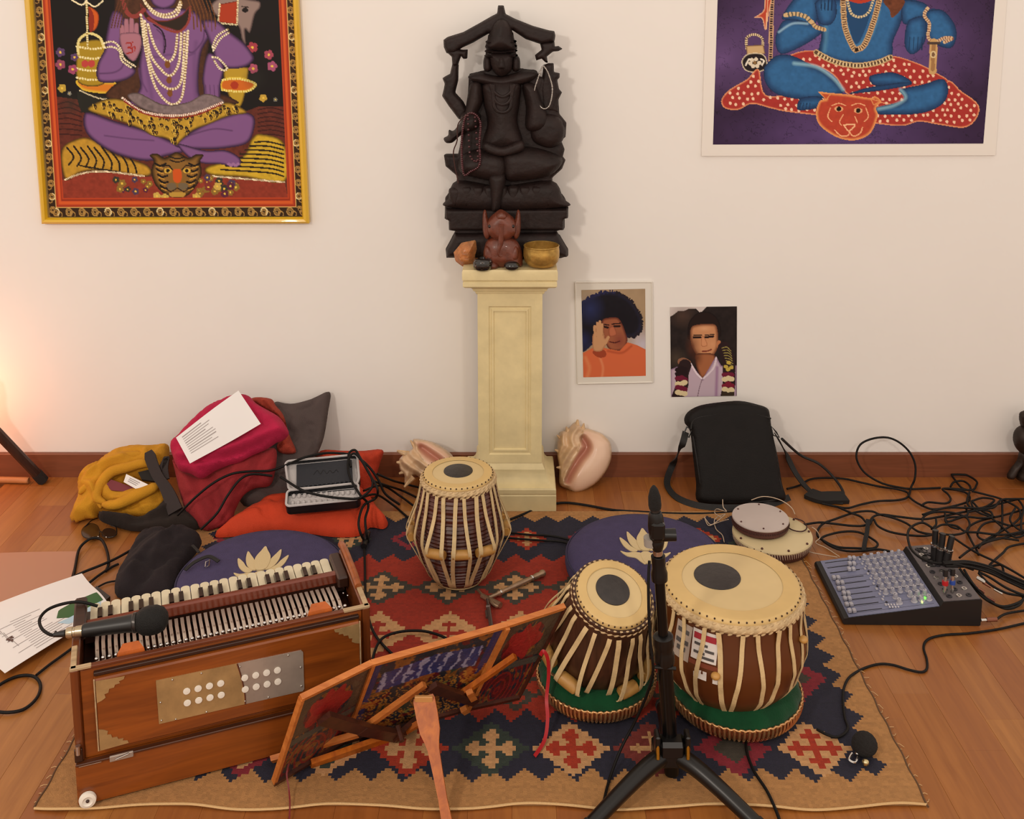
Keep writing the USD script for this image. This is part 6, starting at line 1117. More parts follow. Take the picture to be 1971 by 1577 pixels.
    obj('paddle_leg', strip(P, nn, ws, .010), leg, t, smooth=40); obj('leg_brace', rbox(A + e * .02 + nn * .006, (.030, .006, .010), .001), M('worn_edge', '#c08a50', .5), t)
    return top, bot
bs_top, bs_bot = build_book_stand()
def ribbon(name, label, pts, w, mat, N=(0, -.8, .6)):
    obj(name, strip(spline(np.array(pts), 8), N, w, .0008), mat, None, label, 'ribbon', smooth=60)
rib = M('red_satin', '#a8161f', .4)
ribbon('red_ribbon', 'red satin ribbon hanging from the right end of the book stand', [FL(1040, 1262, .13), FL(1046, 1254, .14), FL(1054, 1268, .125), FL(1056, 1300, .09), FL(1052, 1345, .05), FL(1054, 1385, .028), FL(1048, 1425, .012), FL(1029, 1456, .009)], .0062, rib)
ribbon('red_ribbon', 'thin dark red ribbon hanging at the left end of the book stand', [FL(553, 1430, .070), FL(557, 1460, .055), FL(552, 1490, .035), FL(556, 1520, .018), FL(558, 1550, .012), FL(556, 1590, .004)], .0024, M('dark_red_cord', '#6e1419', .6))

# ================================================================ microphone stand
def build_mic_stand():
    x0, y0 = .262, -1.083; tp = np.array([.2255, -1.083, .515]); ft = np.array([x0, y0, .058]); d = tp - ft
    t = thing('microphone_stand', 'black microphone stand with small microphone between the two tablas', 'microphone stand', (x0, y0, 0)); bl = M('stand_black', '#100e0d', .34, metal=.2); gl = M('stand_tube_black', '#191716', .22, metal=.6); rb = M('rubber_foot', '#191210', .8)
    at = lambda y: (lambda f: ft + d * f)(np.interp(y, YS, FS)) 
    FS = np.linspace(-.1, 1.05, 60); YS = []
    for f in FS:
        p = ft + d * f - EYE; Z = p[1] * C_ - p[2] * S_; YS.append(CY + FPX * -(p[1] * S_ + p[2] * C_) / Z)
    YS = np.array(YS); YS, FS = YS[::-1], FS[::-1]
    # legs: three low arched legs
    for q in (FL(1130, 1596, .0125), FL(1462, 1592, .0125), np.array([x0 + .01, y0 + .15, .0195])):
        P = spline(np.array([[x0, y0, .052], (np.array([x0, y0, .045]) * .72 + q * .28) + [0, 0, .014], (np.array([x0, y0, .03]) * .4 + q * .6) + [0, 0, .016], q]), 7); obj('leg', tube(P, .0135, 10, scale=np.linspace(1.15, .85, len(P))), bl, t, smooth=60); e = P[-1] - P[-3]; obj('leg_foot', rod(P[-1] - e * .5, P[-1] + e * .4, .013, 10), rb, t)
    obj('hub', cat(rbox((x0, y0, .052), (.058, .050, .036), .008), rbox((x0, y0 - .012, .070), (.044, .030, .030), .006)), bl, t, smooth=False)
    for s in (-1, 1): obj('brass_pin', rod((x0 + s * .0245, y0 - .030, .062), (x0 + s * .0245, y0 - .022, .096), .0032, 10), M('brass_pin', '#b88a30', .25, metal=.95), t)
    for s in (-1, 1): obj('hub_bracket', rbox((x0 + s * .0245, y0 - .016, .078), (.008, .024, .040), .002), bl, t, smooth=False)
    R = frame_of(d); seg = lambda nm, ya, yb, prof, m, par=t: obj(nm, move(lathe([(r, z * np.linalg.norm(at(yb) - at(ya))) for r, z in prof], 24), R, at(ya)), m, par, smooth=40)
    cyl = lambda r: [(0, 0), (r * .97, 0), (r, .01), (r, .99), (r * .97, 1), (0, 1)]
    seg('lower_tube', 1495, 1270, cyl(.0125), gl); seg('clutch', 1278, 1222, [(0, 0), (.0145, 0), (.0165, .08), (.0165, .35), (.015, .42), (.015, .6), (.0170, .7), (.0165, .95), (.012, 1), (0, 1)], bl); seg('upper_tube', 1226, 1105, cyl(.0085), gl)
    seg('collar', 1118, 1068, [(0, 0), (.013, .03), (.0135, .3), (.011, .5), (.0115, .95), (0, 1)], bl); seg('chrome_ring', 1068, 1058, cyl(.0078), M('chrome', '#c9c6c2', .15, metal=1.0)); seg('mic_clip', 1060, 1032, [(0, 0), (.0075, 0), (.010, .3), (.0115, .6), (.009, 1), (0, 1)], bl)
    p = at(1035); obj('swivel_knob', rod(p + [.006, 0, .004], p + [.030, 0, .005], .0100, 16), bl, t, smooth=40); obj('clip_jaw', rbox(p + np.array([.0, -.004, .016]), (.022, .022, .030), .004), bl, t, smooth=False)
    obj('tape_wrap', move(lathe([(0, 0), (.011, 0), (.0112, .014), (0, .014)], 20), R, at(1052) + [-.010, .004, 0]), M('grey_tape', '#8d867e', .6), t, smooth=40)
    seg('microphone_body', 1040, 985, [(0, 0), (.0105, 0), (.0125, .15), (.0135, .5), (.0120, .85), (.0090, 1), (0, 1)], bl); seg('microphone_ring', 986, 978, cyl(.0075), M('mic_collar', '#3c3836', .3, metal=.6)); seg('microphone_tip', 979, 934, [(0, 0), (.0095, 0), (.0105, .15), (.0100, .5), (.0065, .82), (.0025, .97), (0, 1)], M('mic_grille', '#121110', .6))
    P = spline(np.array([at(1040) + [-.014, -.006, .01], at(1075) + [-.024, -.01, 0], at(1110) + [-.020, -.012, 0], at(1190) + [-.021, -.012, 0], at(1260) + [-.016, -.016, 0], at(1290) + [-.008, -.015, 0]]), 6); obj('stand_cable_tie', rod(at(1275) + [-.018, -.012, 0], at(1278) + [.016, -.012, 0], .003, 8), bl, t)
    return at
stand_at = build_mic_stand()

# ================================================================ small objects on the rug
def hammer():
    k, o = 4.584, (680, 980); X = lambda x, y, z: FL(x / k + o[0], y / k + o[1], z)
    t = thing('tuning_hammer', 'slender brass tuning hammer lying on the rug before the upright tabla', 'hammer', X(1400, 720, .007)); m = M('aged_bronze', '#9a8068', .32, metal=.7, vary=(60, .2)); sh = M('chrome', '#c9c6c2', .15, metal=1.0)
    a, b = X(1195, 785, .014), X(1690, 560, .016); R = frame_of(b - a); L = np.linalg.norm(b - a); pr = [(0, 0), (.0045, 0), (.0045, .14), (.0062, .15), (.0062, .24), (.0045, .26), (.0058, .45), (.0062, .62), (.0050, .74), (.0066, .755), (.0066, .77), (.0055, .79), (.0068, .86), (.0058, .90), (.0085, .95), (.0072, .985), (0, 1)]
    obj('handle', move(lathe([(r, z * L) for r, z in pr], 16), R, a), m, t, smooth=50)
    for f in (.20, .762): obj('shiny_ring', move(lathe([(.0064, f * L - .002), (.0072, f * L), (.0064, f * L + .002)], 16), R, a), sh, t, smooth=50)
    obj('head', rod(X(1135, 765, .011), X(1300, 850, .013), .0052, 10, .0062), m, t); obj('claw', tube(spline(np.array([X(1200, 790, .014), X(1225, 830, .014), X(1265, 858, .012), X(1285, 850, .011)]), 5), .0035, 8), m, t); obj('head_pin', rod(X(1100, 715, .010), X(1150, 775, .011), .0028, 8), m, t)
    t = thing('steel_rod', 'thin dark steel rod with a joint behind the book stand', 'rod', X(1205, 960, .008)); g = M('gun_metal', '#6a5a55', .32, metal=.7)
    obj('shaft', rod(X(1190, 850, .014), X(1222, 1075, .014), .0045, 10), g, t); obj('joint', rod(X(1175, 868, .014), X(1210, 866, .015), .0058, 10), g, t); obj('tip', rod(X(1182, 800, .014), X(1190, 850, .014), .0030, 8), g, t); obj('side_spring', rod(X(1172, 900, .013), X(1180, 960, .013), .0026, 8), g, t)
hammer()
def small_drums():
    t = thing('hand_drum', 'shallow cream hand drum with tasselled side lying near the bag', 'drum', FL(1480, 1045)); c = np.array([.613, -.362, .0]); R = .0925; br = M('drum_side_brown', '#4a2620', .6, vary=(40, .2)); sk = M('pale_drum_skin', '#cbb98f', .5, vary=(8, .05)); st = M('pale_string', '#b9a38c', .8)
    obj('body', move(lathe([(0, 0), (R * .80, 0), (R * .93, .008), (R * .98, .022), (R * .985, .034), (0, .034)], 56), None, c), br, t, smooth=40); obj('head', move(lathe([(R * .985, .030), (R * 1.0, .033), (R * .985, .0365), (0, .0375)], 56), None, c), sk, t, smooth=40)
    obj('tassels', cat(*[rod(c + [R * .985 * math.cos(b), R * .985 * math.sin(b), .031], c + [R * .97 * math.cos(b + .03), R * .97 * math.sin(b + .03), .018], .0016, 5, .0006) for b in np.arange(0, 6.28, .062)]), st, t, kind='stuff')
    for b in np.arange(0, 6.28, .7): obj('lacing_dot', ball(c + [R * .93 * math.cos(b), R * .93 * math.sin(b), .038], .0028, 1), br, t, smooth=True)
    t = thing('hand_drum', 'smaller whitish hand drum stacked on the cream one', 'drum', FL(1465, 1000, .040)); c2 = np.array([.590, -.338, .0395]); R2 = .0665; wh = M('whitish_drum_skin', '#b9aca6', .5, vary=(9, .05))
    obj('body', move(lathe([(0, 0), (R2 * .94, 0), (R2 * .99, .004), (R2 * .985, .020), (0, .020)], 48), None, c2), br, t, smooth=40); obj('head', move(lathe([(R2 * .985, .018), (R2, .0205), (R2 * .985, .0232), (0, .0238)], 48), None, c2), wh, t, smooth=40)
    obj('edge_beads', cat(*[ball(c2 + [R2 * 1.0 * math.cos(b), R2 * 1.0 * math.sin(b), .012], .0018, 0) for b in np.arange(0, 6.28, .085)]), M('bead_cord', '#3a1d18', .8), t, kind='stuff')
    for b in (.4, 1.4, 2.5, 3.6, 4.6, 5.6): obj('lacing_hole', ball(c2 + [R2 * .86 * math.cos(b), R2 * .86 * math.sin(b), .0240], .0022, 1), br, t, smooth=True)
    def cord(nm, lab, pts, r=.0012, m=st): obj(nm, tube(spline(np.array(pts), 7), r, 6), m, None, lab, 'cord', smooth=60)
    cord('drum_cord', 'pale cord looping off the left rim of the stacked hand drums', [FL(1402, 1000, .05), FL(1385, 1005, .02), FL(1368, 1010, .010), FL(1360, 1002, .008), FL(1356, 996, .007), FL(1364, 1012, .007), FL(1380, 1004, .016), FL(1396, 990, .03), FL(1376, 1000, .012), FL(1378, 1018, .008), FL(1390, 1030, .012), FL(1394, 1044, .008)])
    cord('drum_cord', 'pale cord arching over the back rim of the stacked hand drums', [FL(1446, 963, .055), FL(1470, 956, .066), FL(1500, 962, .070), FL(1522, 976, .060), FL(1530, 990, .045)])
    cord('drum_cord', 'pale cord standing up at the upper left of the hand drums', [FL(1391, 962, .066), FL(1392, 976, .062), FL(1398, 985, .058), FL(1380, 980, .040), FL(1376, 988, .025), FL(1388, 996, .030)])
    cord('drum_cord', 'two pale strings running from the hand drum towards the mixer', [FL(1505, 1070, .008), FL(1540, 1060, .008), FL(1572, 1066, .007), FL(1612, 1073, .006)])
    cord('drum_cord', 'pale string hanging off the right rim of the hand drum', [FL(1563, 1015, .038), FL(1572, 1022, .036), FL(1578, 1035, .016), FL(1570, 1045, .012), FL(1590, 1055, .007), FL(1616, 1072, .006)])
    cord('drum_cord', 'dark beaded cord curling on the cream hand drum', [FL(1512, 1005, .042), FL(1518, 1016, .041), FL(1530, 1022, .041), FL(1545, 1023, .041), FL(1553, 1016, .041), FL(1546, 1004, .041), FL(1530, 998, .043)], .0014, M('bead_cord', '#3a1d18', .8))
small_drums()

# ================================================================ mixing desk
def build_mixer():
    O = np.array([.684, -.664, 0.0]); Wm, Dm = .283, .214
    t = thing('mixing_desk', 'small blue grey audio mixing desk full of knobs and faders', 'mixer', O, math.radians(-1.0)); blk = M('mixer_side_black', '#120f0f', .5); blue = M('mixer_blue_panel', '#70748f', .5, vary=(30, .06)); jack = M('mixer_jack_panel', '#5a5355', .5); cap = M('knob_grey', '#a3a1aa', .45); capd = M('knob_dark', '#26242a', .5); slot = M('slot_black', '#0d0c0f', .7); wh = M('panel_mark', '#b9b6bd', .6)
    prof = [(0, .004), (.004, .001), (.281, .001), (.283, .003), (.283, .058), (.281, .060), (.204, .053), (.198, .043), (.012, .0155), (.003, .014), (0, .010)]
    v, f = prism(prof, 0, Dm); P = lambda nm, m, mat, par=t, **k: obj(nm, m, mat, par, local=True, **k)
    P('body', (np.c_[v[:, 0], Dm - v[:, 2], v[:, 1]], f), blk, smooth=False)
    top = lambda x: np.interp(x, [.003, .012, .198, .204, .281], [.014, .0155, .043, .053, .060])
    s1 = (.043 - .0155) / (.198 - .012); R1 = np.array([[math.cos(math.atan(s1)), 0, -math.sin(math.atan(s1))], [0, 1, 0], [math.sin(math.atan(s1)), 0, math.cos(math.atan(s1))]])
    def panel(x0, x1, m, nm, y0=.002, y1=Dm - .002): P(nm, hull([(x, y, top(x) + d) for x in (x0, x1) for y in (y0, y1) for d in (-.002, .0012)]), m, smooth=False)
    panel(.0125, .197, blue, 'blue_panel'); panel(.205, .280, jack, 'jack_panel')
    k, o = 4.637, (1560, 840)
    Q = lambda x, y, z: (t.local(FL(x / k + o[0], y / k + o[1], z)))
    # faders: a slot and a twin ribbed cap in each channel
    for x, y in ((370, 1090), (370, 1135), (365, 1180), (230, 1235), (265, 1280), (275, 1330), (320, 1375), (330, 1420), (345, 1470), (370, 1525)):
        q = Q(x, y, .030); z = top(q[0]) + .0012
        P('fader_slot', hull([(xx, q[1] + dy, top(xx) + dz) for xx in (.020, .085) for dy in (-.0010, .0010) for dz in (.0008, .0016)]), slot, smooth=False)
        for j in (-1, 1): P('fader_cap', rbox((q[0] + j * .0047, q[1], z + .0042), (.0082, .0100, .0080), .0016, R1), cap, smooth=False)
    for i in range(9): P('channel_line', hull([(xx, .012 + .0215 * i + dy, top(xx) + dz) for xx in (.018, .190) for dy in (-.0003, .0003) for dz in (.0010, .0014)]), capd, smooth=False)
    # rotary knobs: a skirt, a cap and a pointer
    def knob(x, y, r, h, m=cap):
        z = top(x) + .0008; b = P('knob', move(lathe([(0, 0), (r, 0), (r, .002), (r * .74, .003), (r * .68, h), (r * .6, h + .0008), (0, h + .0008)], 14), R1, (x, y, z)), m, smooth=35)
        P('knob_pointer', move(rbox((r * .3, 0, h + .0010), (r * .55, .0010, .0006), .0002), R1 @ rotz(rng.uniform(0, 6)).T, (x, y, z)), slot, b, smooth=False)
    for i in range(10):
        y = Dm - .016 - i * .0192
        for j in range(6):
            x = .108 + .0152 * j + .001 * (i % 2)
            if i >= 8 and j in (0, 2): continue
            knob(x, y, .0060 if i < 8 else .0068, .011, cap)
        P('button', rbox((.096, y, top(.096) + .0022), (.005, .007, .0035), .001), cap, smooth=False); P('button', rbox((.1005, y + .009, top(.1) + .002), (.004, .005, .003), .001), cap if i % 3 else capd, smooth=False)
    for i in range(8): P('button', rbox((.100 + .006 * (i % 4), .014 + .008 * (i // 4), top(.11) + .0024), (.0035, .0045, .0035), .0008), wh, smooth=False)
    em = lambda n, c, s: usdkit.material(stage, '/World/Looks/' + n, {'e': ('emission', {'color': c, 'strength': s})}, [], surface='e.emission')
    q = Q(1020, 1455, .040); P('power_led', move(lathe([(0, 0), (.0036, 0), (.0036, .003), (.002, .005), (0, .005)], 14), None, (q[0], q[1], top(q[0]))), em('green_led', (.12, .9, .06), 2.2), smooth=40); q = Q(995, 1490, .039); P('level_led', rbox((q[0], q[1], top(q[0]) + .003), (.0026, .004, .004), .0006), em('lime_led', (.55, 1.0, .15), 2.5), smooth=False)
    # sockets on the raised panel
    for i in range(9):
        for j in range(3):
            x, y = .222 + .020 * j, .016 + .0225 * i
            if j == 0 and i > 6: x += .002
            P('socket', move(lathe([(0, .0002), (.0026, .0002), (.0026, .0022), (.0056, .0022), (.0060, 0), (0, 0)], 12), None, (x, y, top(x) + .0010)), M('chrome', '#c9c6c2', .15, metal=1.0) if (i + j) % 2 else capd, smooth=30)
    for i in range(3): x = .232; P('line_socket', move(lathe([(0, .0004), (.0085, .0004), (.0090, .0030), (.0105, .0020), (.0108, 0), (0, 0)], 20), None, (x, .135 + .027 * i, top(x) + .0010)), blk, smooth=30)
    return t, top, Q
mx, mx_top, mxQ = build_mixer()
def plug(name, label, base, tipdir, parts, group=None):
    t = thing(name, label, 'plug', base, group=group); R = frame_of(tipdir); z = 0
    for nm, r, h, m in parts: obj(nm, move(lathe([(0, z), (r, z), (r * 1.03, z + h * .5), (r, z + h), (0, z + h)], 16), R, base), m, t, smooth=35); z += h
    return np.asarray(base) + R[:, 2] * z
k3, o3 = 4.637, (1560, 840); G3 = lambda x, y, z: FL(x / k3 + o3[0], y / k3 + o3[1], z)
ch, bk = M('chrome', '#c9c6c2', .15, metal=1.0), M('plug_black', '#121011', .45)
rcaR = plug('phono_plug', 'phono plug with red ring plugged into the mixing desk', G3(1200, 1395, .058), (0, .1, 1), (('pin', .0035, .016, ch), ('colour_ring', .0062, .009, M('plug_red', '#b0141c', .4)), ('sleeve', .0040, .010, ch), ('boot', .0050, .014, bk)))
rcaB = plug('phono_plug', 'phono plug with blue ring plugged into the mixing desk', G3(1265, 1388, .058), (0, .1, 1), (('pin', .0035, .016, ch), ('colour_ring', .0058, .008, M('plug_blue', '#26479a', .4)), ('sleeve', .0040, .011, ch), ('boot', .0050, .014, bk)))
xl = [plug('line_plug', lab, G3(x, y, .060), (dx, .1, 1), (('shell', .0085, .030, bk), ('collar', .0092, .006, ch), ('boot', .0065, .030, bk))) for x, y, dx, lab in ((1110, 1100, 0, 'leftmost tall black plug standing at the back of the mixing desk'), (1150, 1130, .1, 'middle tall black plug standing at the back of the mixing desk'), (1205, 1150, .2, 'rightmost tall black plug standing at the back of the mixing desk'))]

# ================================================================ cables
cab = M('cable_rubber', '#0c0908', .6, bump=(300, .2), specular_ior_level=.25); cable_n = [0]
def cable(label, pts, r=.0027, name='cable', m=None, n=7, closed=False):
    P = spline(np.array(pts, float), n, closed); P[:, 2] = np.maximum(P[:, 2], r + .0003); P[:, 1] = np.minimum(P[:, 1], -.016 - r)
    obj(name, tube(P, r, 7, closed), m or cab, None, label, 'cable', smooth=60)
def fl3(pts, z=None, z0=.004):
    j = cable_n[0]; cable_n[0] += 1; zz = np.interp(np.linspace(0, 1, len(pts)), np.linspace(0, 1, len(z)), z) if z is not None else np.full(len(pts), z0)
    return [G3(x, y, h + .0022 * math.sin(i * 1.7 + j) ** 2 + .0008 * (j % 7)) for i, ((x, y), h) in enumerate(zip(pts, zz))]
lp = Plane(G3(700, 470, .003), (1, 0, 0), (0, .25, .97))
lo = fl3([(1160, 460), (1000, 468), (900, 470)]); up = [lp.p3([(x / k3 + o3[0], y / k3 + o3[1])], .0)[0] for x, y in ((800, 458), (640, 420), (500, 340), (430, 250), (410, 160), (450, 70), (560, 20), (690, 12), (800, 60), (890, 150), (935, 260), (930, 380), (898, 455))]
cable('black cable with a tall loop standing up against the wall right of the bag', lo + up + fl3([(870, 540), (780, 570), (600, 580), (450, 610), (340, 640), (240, 630), (100, 600)]))
cable('black cable running from the bag along the baseboard and back', fl3([(-210, 470), (-100, 440), (0, 385), (140, 372), (300, 380), (440, 410), (620, 450), (760, 470), (860, 500), (890, 550), (960, 600), (1080, 650), (1200, 640), (1330, 610), (1410, 580), (1420, 540), (1380, 500), (1300, 480), (1200, 470)]))
cable('black cable curled into two small loops by the baseboard at right', fl3([(1250, 450), (1280, 410), (1360, 400), (1420, 440), (1420, 480), (1350, 460), (1290, 390), (1260, 340), (1300, 320), (1400, 350), (1480, 400), (1480, 440), (1440, 480), (1300, 470), (1180, 470), (1230, 520), (1250, 570), (1200, 600), (1050, 590), (990, 620)], z0=.006))
cable('black cable making the lens shaped loop behind the mixing desk', fl3([(720, 1030), (600, 1010), (480, 1022), (330, 1025), (200, 990), (100, 915), (200, 870), (330, 850), (440, 860), (540, 910), (600, 960), (560, 1000), (420, 1000), (250, 990), (130, 940), (60, 880), (100, 790), (220, 740), (400, 680), (540, 670), (620, 700), (740, 730), (860, 780), (960, 850), (1100, 880)]))
cable('black cable from the hand drums passing under the velcro tie', fl3([(-300, 830), (-60, 790), (80, 770), (200, 780), (380, 800), (500, 790), (560, 720), (640, 700), (800, 720), (1000, 740), (1150, 720), (1300, 690), (1450, 660), (1700, 600), (1860, 560)]))
cable('black cable sagging in a wide curve in front of the velcro tie', fl3([(240, 630), (350, 680), (450, 720), (520, 790), (560, 740), (600, 800), (700, 850), (850, 880), (1000, 890), (1090, 880)]))
P = spline(np.array([G3(515, 745, .012), G3(505, 850, .013), G3(485, 950, .013), G3(475, 1020, .010)]), 5); obj('cable_tie', strip(P, [0, 0, 1], .010, .003), M('velcro_black', '#141112', .95, bump=(500, .6)), None, 'black velcro strap binding the cables behind the mixing desk', 'cable tie', smooth=40)
tw = thing('cable_coil', 'tangled coil of black cable heaped right of the mixing desk', 'cable', G3(1500, 750, 0))
def turn(pts, z=None, z0=.006, r=.0026): P = spline(np.array(fl3(pts, z, z0)), 7); P[:, 2] = np.maximum(P[:, 2], r + .0003); obj('cable_turn', tube(P, r, 7), cab, tw, smooth=60)
for pts in ([(1000, 770), (1010, 720), (1100, 680), (1250, 680), (1380, 720), (1420, 780), (1390, 850), (1280, 880), (1150, 870)], [(1440, 580), (1540, 550), (1640, 570), (1560, 630), (1460, 640), (1440, 580), (1520, 660), (1640, 720)], [(1400, 680), (1500, 660), (1600, 670), (1620, 720), (1520, 730), (1400, 720), (1210, 730), (1240, 800), (1330, 830)], [(1950, 560), (1800, 560), (1700, 570), (1620, 640), (1400, 640), (1200, 640), (1000, 700)], [(1100, 830), (1180, 790), (1300, 800), (1380, 850), (1500, 860), (1700, 880), (1850, 860), (1950, 820)], [(1440, 490), (1560, 520), (1700, 560), (1850, 640), (1870, 720), (1800, 790), (1700, 850), (1560, 930), (1500, 1000)], [(1906, 880), (1820, 900), (1700, 800), (1600, 720), (1500, 680), (1400, 600), (1420, 500)], [(1710, 580), (1712, 700), (1708, 800), (1690, 850), (1600, 930), (1480, 990)], [(1950, 640), (1850, 670), (1700, 710), (1500, 760), (1400, 830), (1430, 920), (1480, 1010), (1500, 1060)], [(1950, 760), (1800, 800), (1650, 760), (1540, 790), (1490, 880), (1560, 930), (1700, 910), (1860, 930)], [(1830, 640), (1780, 740), (1840, 820), (1930, 860)], [(1200, 690), (1220, 760), (1300, 740), (1400, 700), (1390, 650), (1380, 620)], [(1120, 740), (1120, 790), (1080, 830)], [(1330, 1085), (1430, 1010), (1560, 950), (1750, 900), (1950, 850)], [(1280, 910), (1400, 990), (1500, 1050), (1650, 1120), (1800, 1200), (1950, 1290)], [(1950, 950), (1780, 985), (1720, 1040), (1640, 1110), (1600, 1160), (1700, 1150), (1725, 1220)], [(1850, 560), (1900, 640), (1880, 760), (1890, 860), (1950, 930)]):
    turn(pts, z0=.005 + .010 * rng.random())
cable('black cable curving over the back corner of the mixing desk', [*fl3([(1090, 820), (1000, 772), (900, 810), (868, 880), (890, 990)], [.012, .02, .035, .05, .060]), *fl3([(960, 1070), (1060, 1120), (1200, 1140), (1330, 1150), (1450, 1190)], [.072, .078, .082, .080, .06])], .0028)
bun = thing('cable_bundle', 'thick bundle of black cables coming off the right side of the mixing desk', 'cable', G3(1600, 1200, 0))
for j in range(4): P = spline(np.array(fl3([(1180 + 8 * j, 1130 + 10 * j), (1300, 1120 + 14 * j), (1420, 1120 + 16 * j), (1600, 1165 + 18 * j), (1760, 1235 + 20 * j), (1960, 1320 + 22 * j)], [.085, .082, .072, .045, .025, .012])), 7); obj('cable_strand', tube(P, .0028, 7), cab, bun, smooth=60)
for pts, z in (([(1330, 1180), (1420, 1300), (1530, 1430), (1640, 1500), (1760, 1540), (1870, 1500), (1890, 1430), (1750, 1400), (1600, 1320), (1500, 1220)], (.07, .05, .03, .012, .008, .008, .010, .02, .04, .05)), ([(1370, 1190), (1460, 1330), (1600, 1470), (1720, 1520), (1850, 1490), (1920, 1440)], (.07, .05, .02, .01, .01, .01)), ([(1500, 1210), (1600, 1260), (1760, 1360), (1960, 1440)], (.05, .04, .02, .01))): P = spline(np.array(fl3(pts, z)), 7); P[:, 2] = np.maximum(P[:, 2], .0035); obj('cable_strand', tube(P, .0027, 7), cab, bun, smooth=60)
for x, y, z, cc in ((1450, 1330, .045, '#8a5a48'), (1510, 1375, .035, '#8a5a48'), (1515, 1280, .045, '#b9b4ae'), (1570, 1320, .035, '#9a6a58'), (1670, 1380, .020, '#b9b4ae'), (1600, 1460, .012, '#7a4a3c')): a = G3(x, y, z); obj('metal_plug', rod(a + [-.006, .004, .003], a + [.008, -.006, -.002], .0042, 8), M('plug_metal_' + cc[1:], cc, .25, metal=.9), bun)
a = FL(1888, 1194, .012); t = thing('line_plug', 'small metal plug entering the right side of the mixing desk low down', 'plug', a); obj('tip', rod(a, a + [.012, .001, 0], .0030, 8), ch, t); obj('barrel', rod(a + [.012, .001, 0], a + [.034, .003, 0], .0045, 10), M('plug_metal_8a5a48', '#8a5a48', .25, metal=.9), t); obj('lead', tube(spline(np.array([a + [.034, .003, 0], FL(1940, 1181, .008), FL(2000, 1172, .005)]), 6), .0024, 7), cab, t)
k4, o4 = 3.285, (1560, 1020)
cable('black cable snaking over the floor at right to the small clip microphone', [FL(x / k4 + o4[0], y / k4 + o4[1], .0095 if x < 300 else .0032) for x, y in ((1420, 580), (1350, 592), (1180, 630), (1000, 655), (850, 665), (750, 690), (715, 740), (735, 820), (735, 880), (700, 900), (620, 885), (520, 855), (430, 850), (330, 880), (250, 930), (215, 990), (205, 1060), (215, 1180), (235, 1260), (180, 1310), (110, 1298), (40, 1262))], .0024)
def clip_mic():
    c = FL(1664, 1432, .022); t = thing('clip_microphone', 'black furry clip microphone lying at the front right of the rug', 'microphone', [c[0], c[1], .0068])
    m = trimesh.creation.icosphere(4); v = np.array(m.vertices); v = v * (1 + .10 * (meshkit.fbm(v * 6, 3, 3) - .5)[:, None]) * [.021, .026, .0155] ; obj('furry_windscreen', (v @ rotz(-.4).T + c + [0, 0, -.0005], m.faces), M('windscreen_fur', '#16110f', .95, bump=(700, 1.0)), t, smooth=True)
    obj('clip', tube(spline(np.array([FL(1640, 1450, .016), FL(1634, 1462, .014), FL(1646, 1468, .012), FL(1652, 1456, .014)]), 5), .0020, 7), ch, t); obj('clip_ball', ball(FL(1666, 1468, .0135), .0060, 2), M('pale_gold', '#c9b78a', .2, metal=.95), t, smooth=True); obj('clip_ball', ball(FL(1650, 1451, .014), .0038, 1), ch, t, smooth=True)
clip_mic()
RZ = .0098
cable('black cable passing behind the central tabla and in front of the pedestal', [FL(x, y, z) for x, y, z in ((960, 1006, RZ), (985, 999, RZ), (1020, 985, .004), (1052, 973, .004), (1088, 968, .004), (1130, 973, .004), (1180, 982, .0036), (1240, 986, .0036), (1300, 989, .004), (1360, 989, .004), (1420, 985, .004))], .0030)
cable('upper of two black cables crossing the back border of the rug', [FL(x, y, RZ) for x, y in ((935, 1020), (985, 1026), (1020, 1030), (1060, 1032), (1100, 1040))], .0026); cable('lower of two black cables crossing the back border of the rug', [FL(x, y, RZ) for x, y in ((930, 1032), (980, 1036), (1030, 1040), (1080, 1043), (1100, 1050))], .0026)
cable('black cable bent into an upright loop behind the flyer', [FL(x, y, z) for x, y, z in ((136, 1126, .003), (142, 1106, .005), (146, 1085, .006), (152, 1058, .008), (165, 1043, .012), (180, 1036, .014), (196, 1040, .012), (206, 1062, .008), (209, 1085, .006), (204, 1100, .005))], .0032)
cable('black cable running from the flyer towards the dark garment', [FL(x, y, z) for x, y, z in ((128, 1118, .007), (160, 1102, .010), (195, 1088, .010), (226, 1074, .010), (258, 1056, .012))], .0030); cable('second black cable lying beside the dark garment', [FL(x, y, .005) for x, y in ((165, 1128), (190, 1108), (215, 1092), (228, 1086))], .0028); cable('short thin black cable end under the dark garment', [FL(x, y, .004) for x, y in ((182, 1134), (205, 1122), (228, 1118))], .0020)
cable('black cable forming a flat loop below the flyer at left edge', [FL(x, y, .0035 + .002 * (i % 2)) for i, (x, y) in enumerate(((-25, 1366), (10, 1372), (45, 1366), (70, 1345), (78, 1320), (66, 1303), (40, 1301), (10, 1312), (-25, 1335)))], .0030); cable('black cable coming out from under the flyer towards the harmonium', [FL(x, y, .004) for x, y in ((70, 1300), (95, 1280), (120, 1262), (150, 1240))], .0026)
cable('black cable looping from the hand microphone on the harmonium', [FL(128, 1219, .252) + [-.018, .003, 0], FL(100, 1223, .250), FL(82, 1212, .248), FL(76, 1194, .246), FL(90, 1175, .246), FL(120, 1163, .248), FL(155, 1159, .250), FL(188, 1167, .240)], .0026)
cable('black cable dropping past the right end of the harmonium', [FL(x, y, RZ) for x, y in ((700, 1030), (702, 1080), (703, 1130), (706, 1175), (722, 1222), (760, 1264), (800, 1292))], .0027); cable('black cable arching between the harmonium and the book stand', [FL(x, y, RZ + .004 * math.sin(i / 6 * 3.1)) for i, (x, y) in enumerate(((716, 1290), (720, 1258), (735, 1230), (768, 1217), (812, 1215), (850, 1225), (878, 1242)))], .0027)
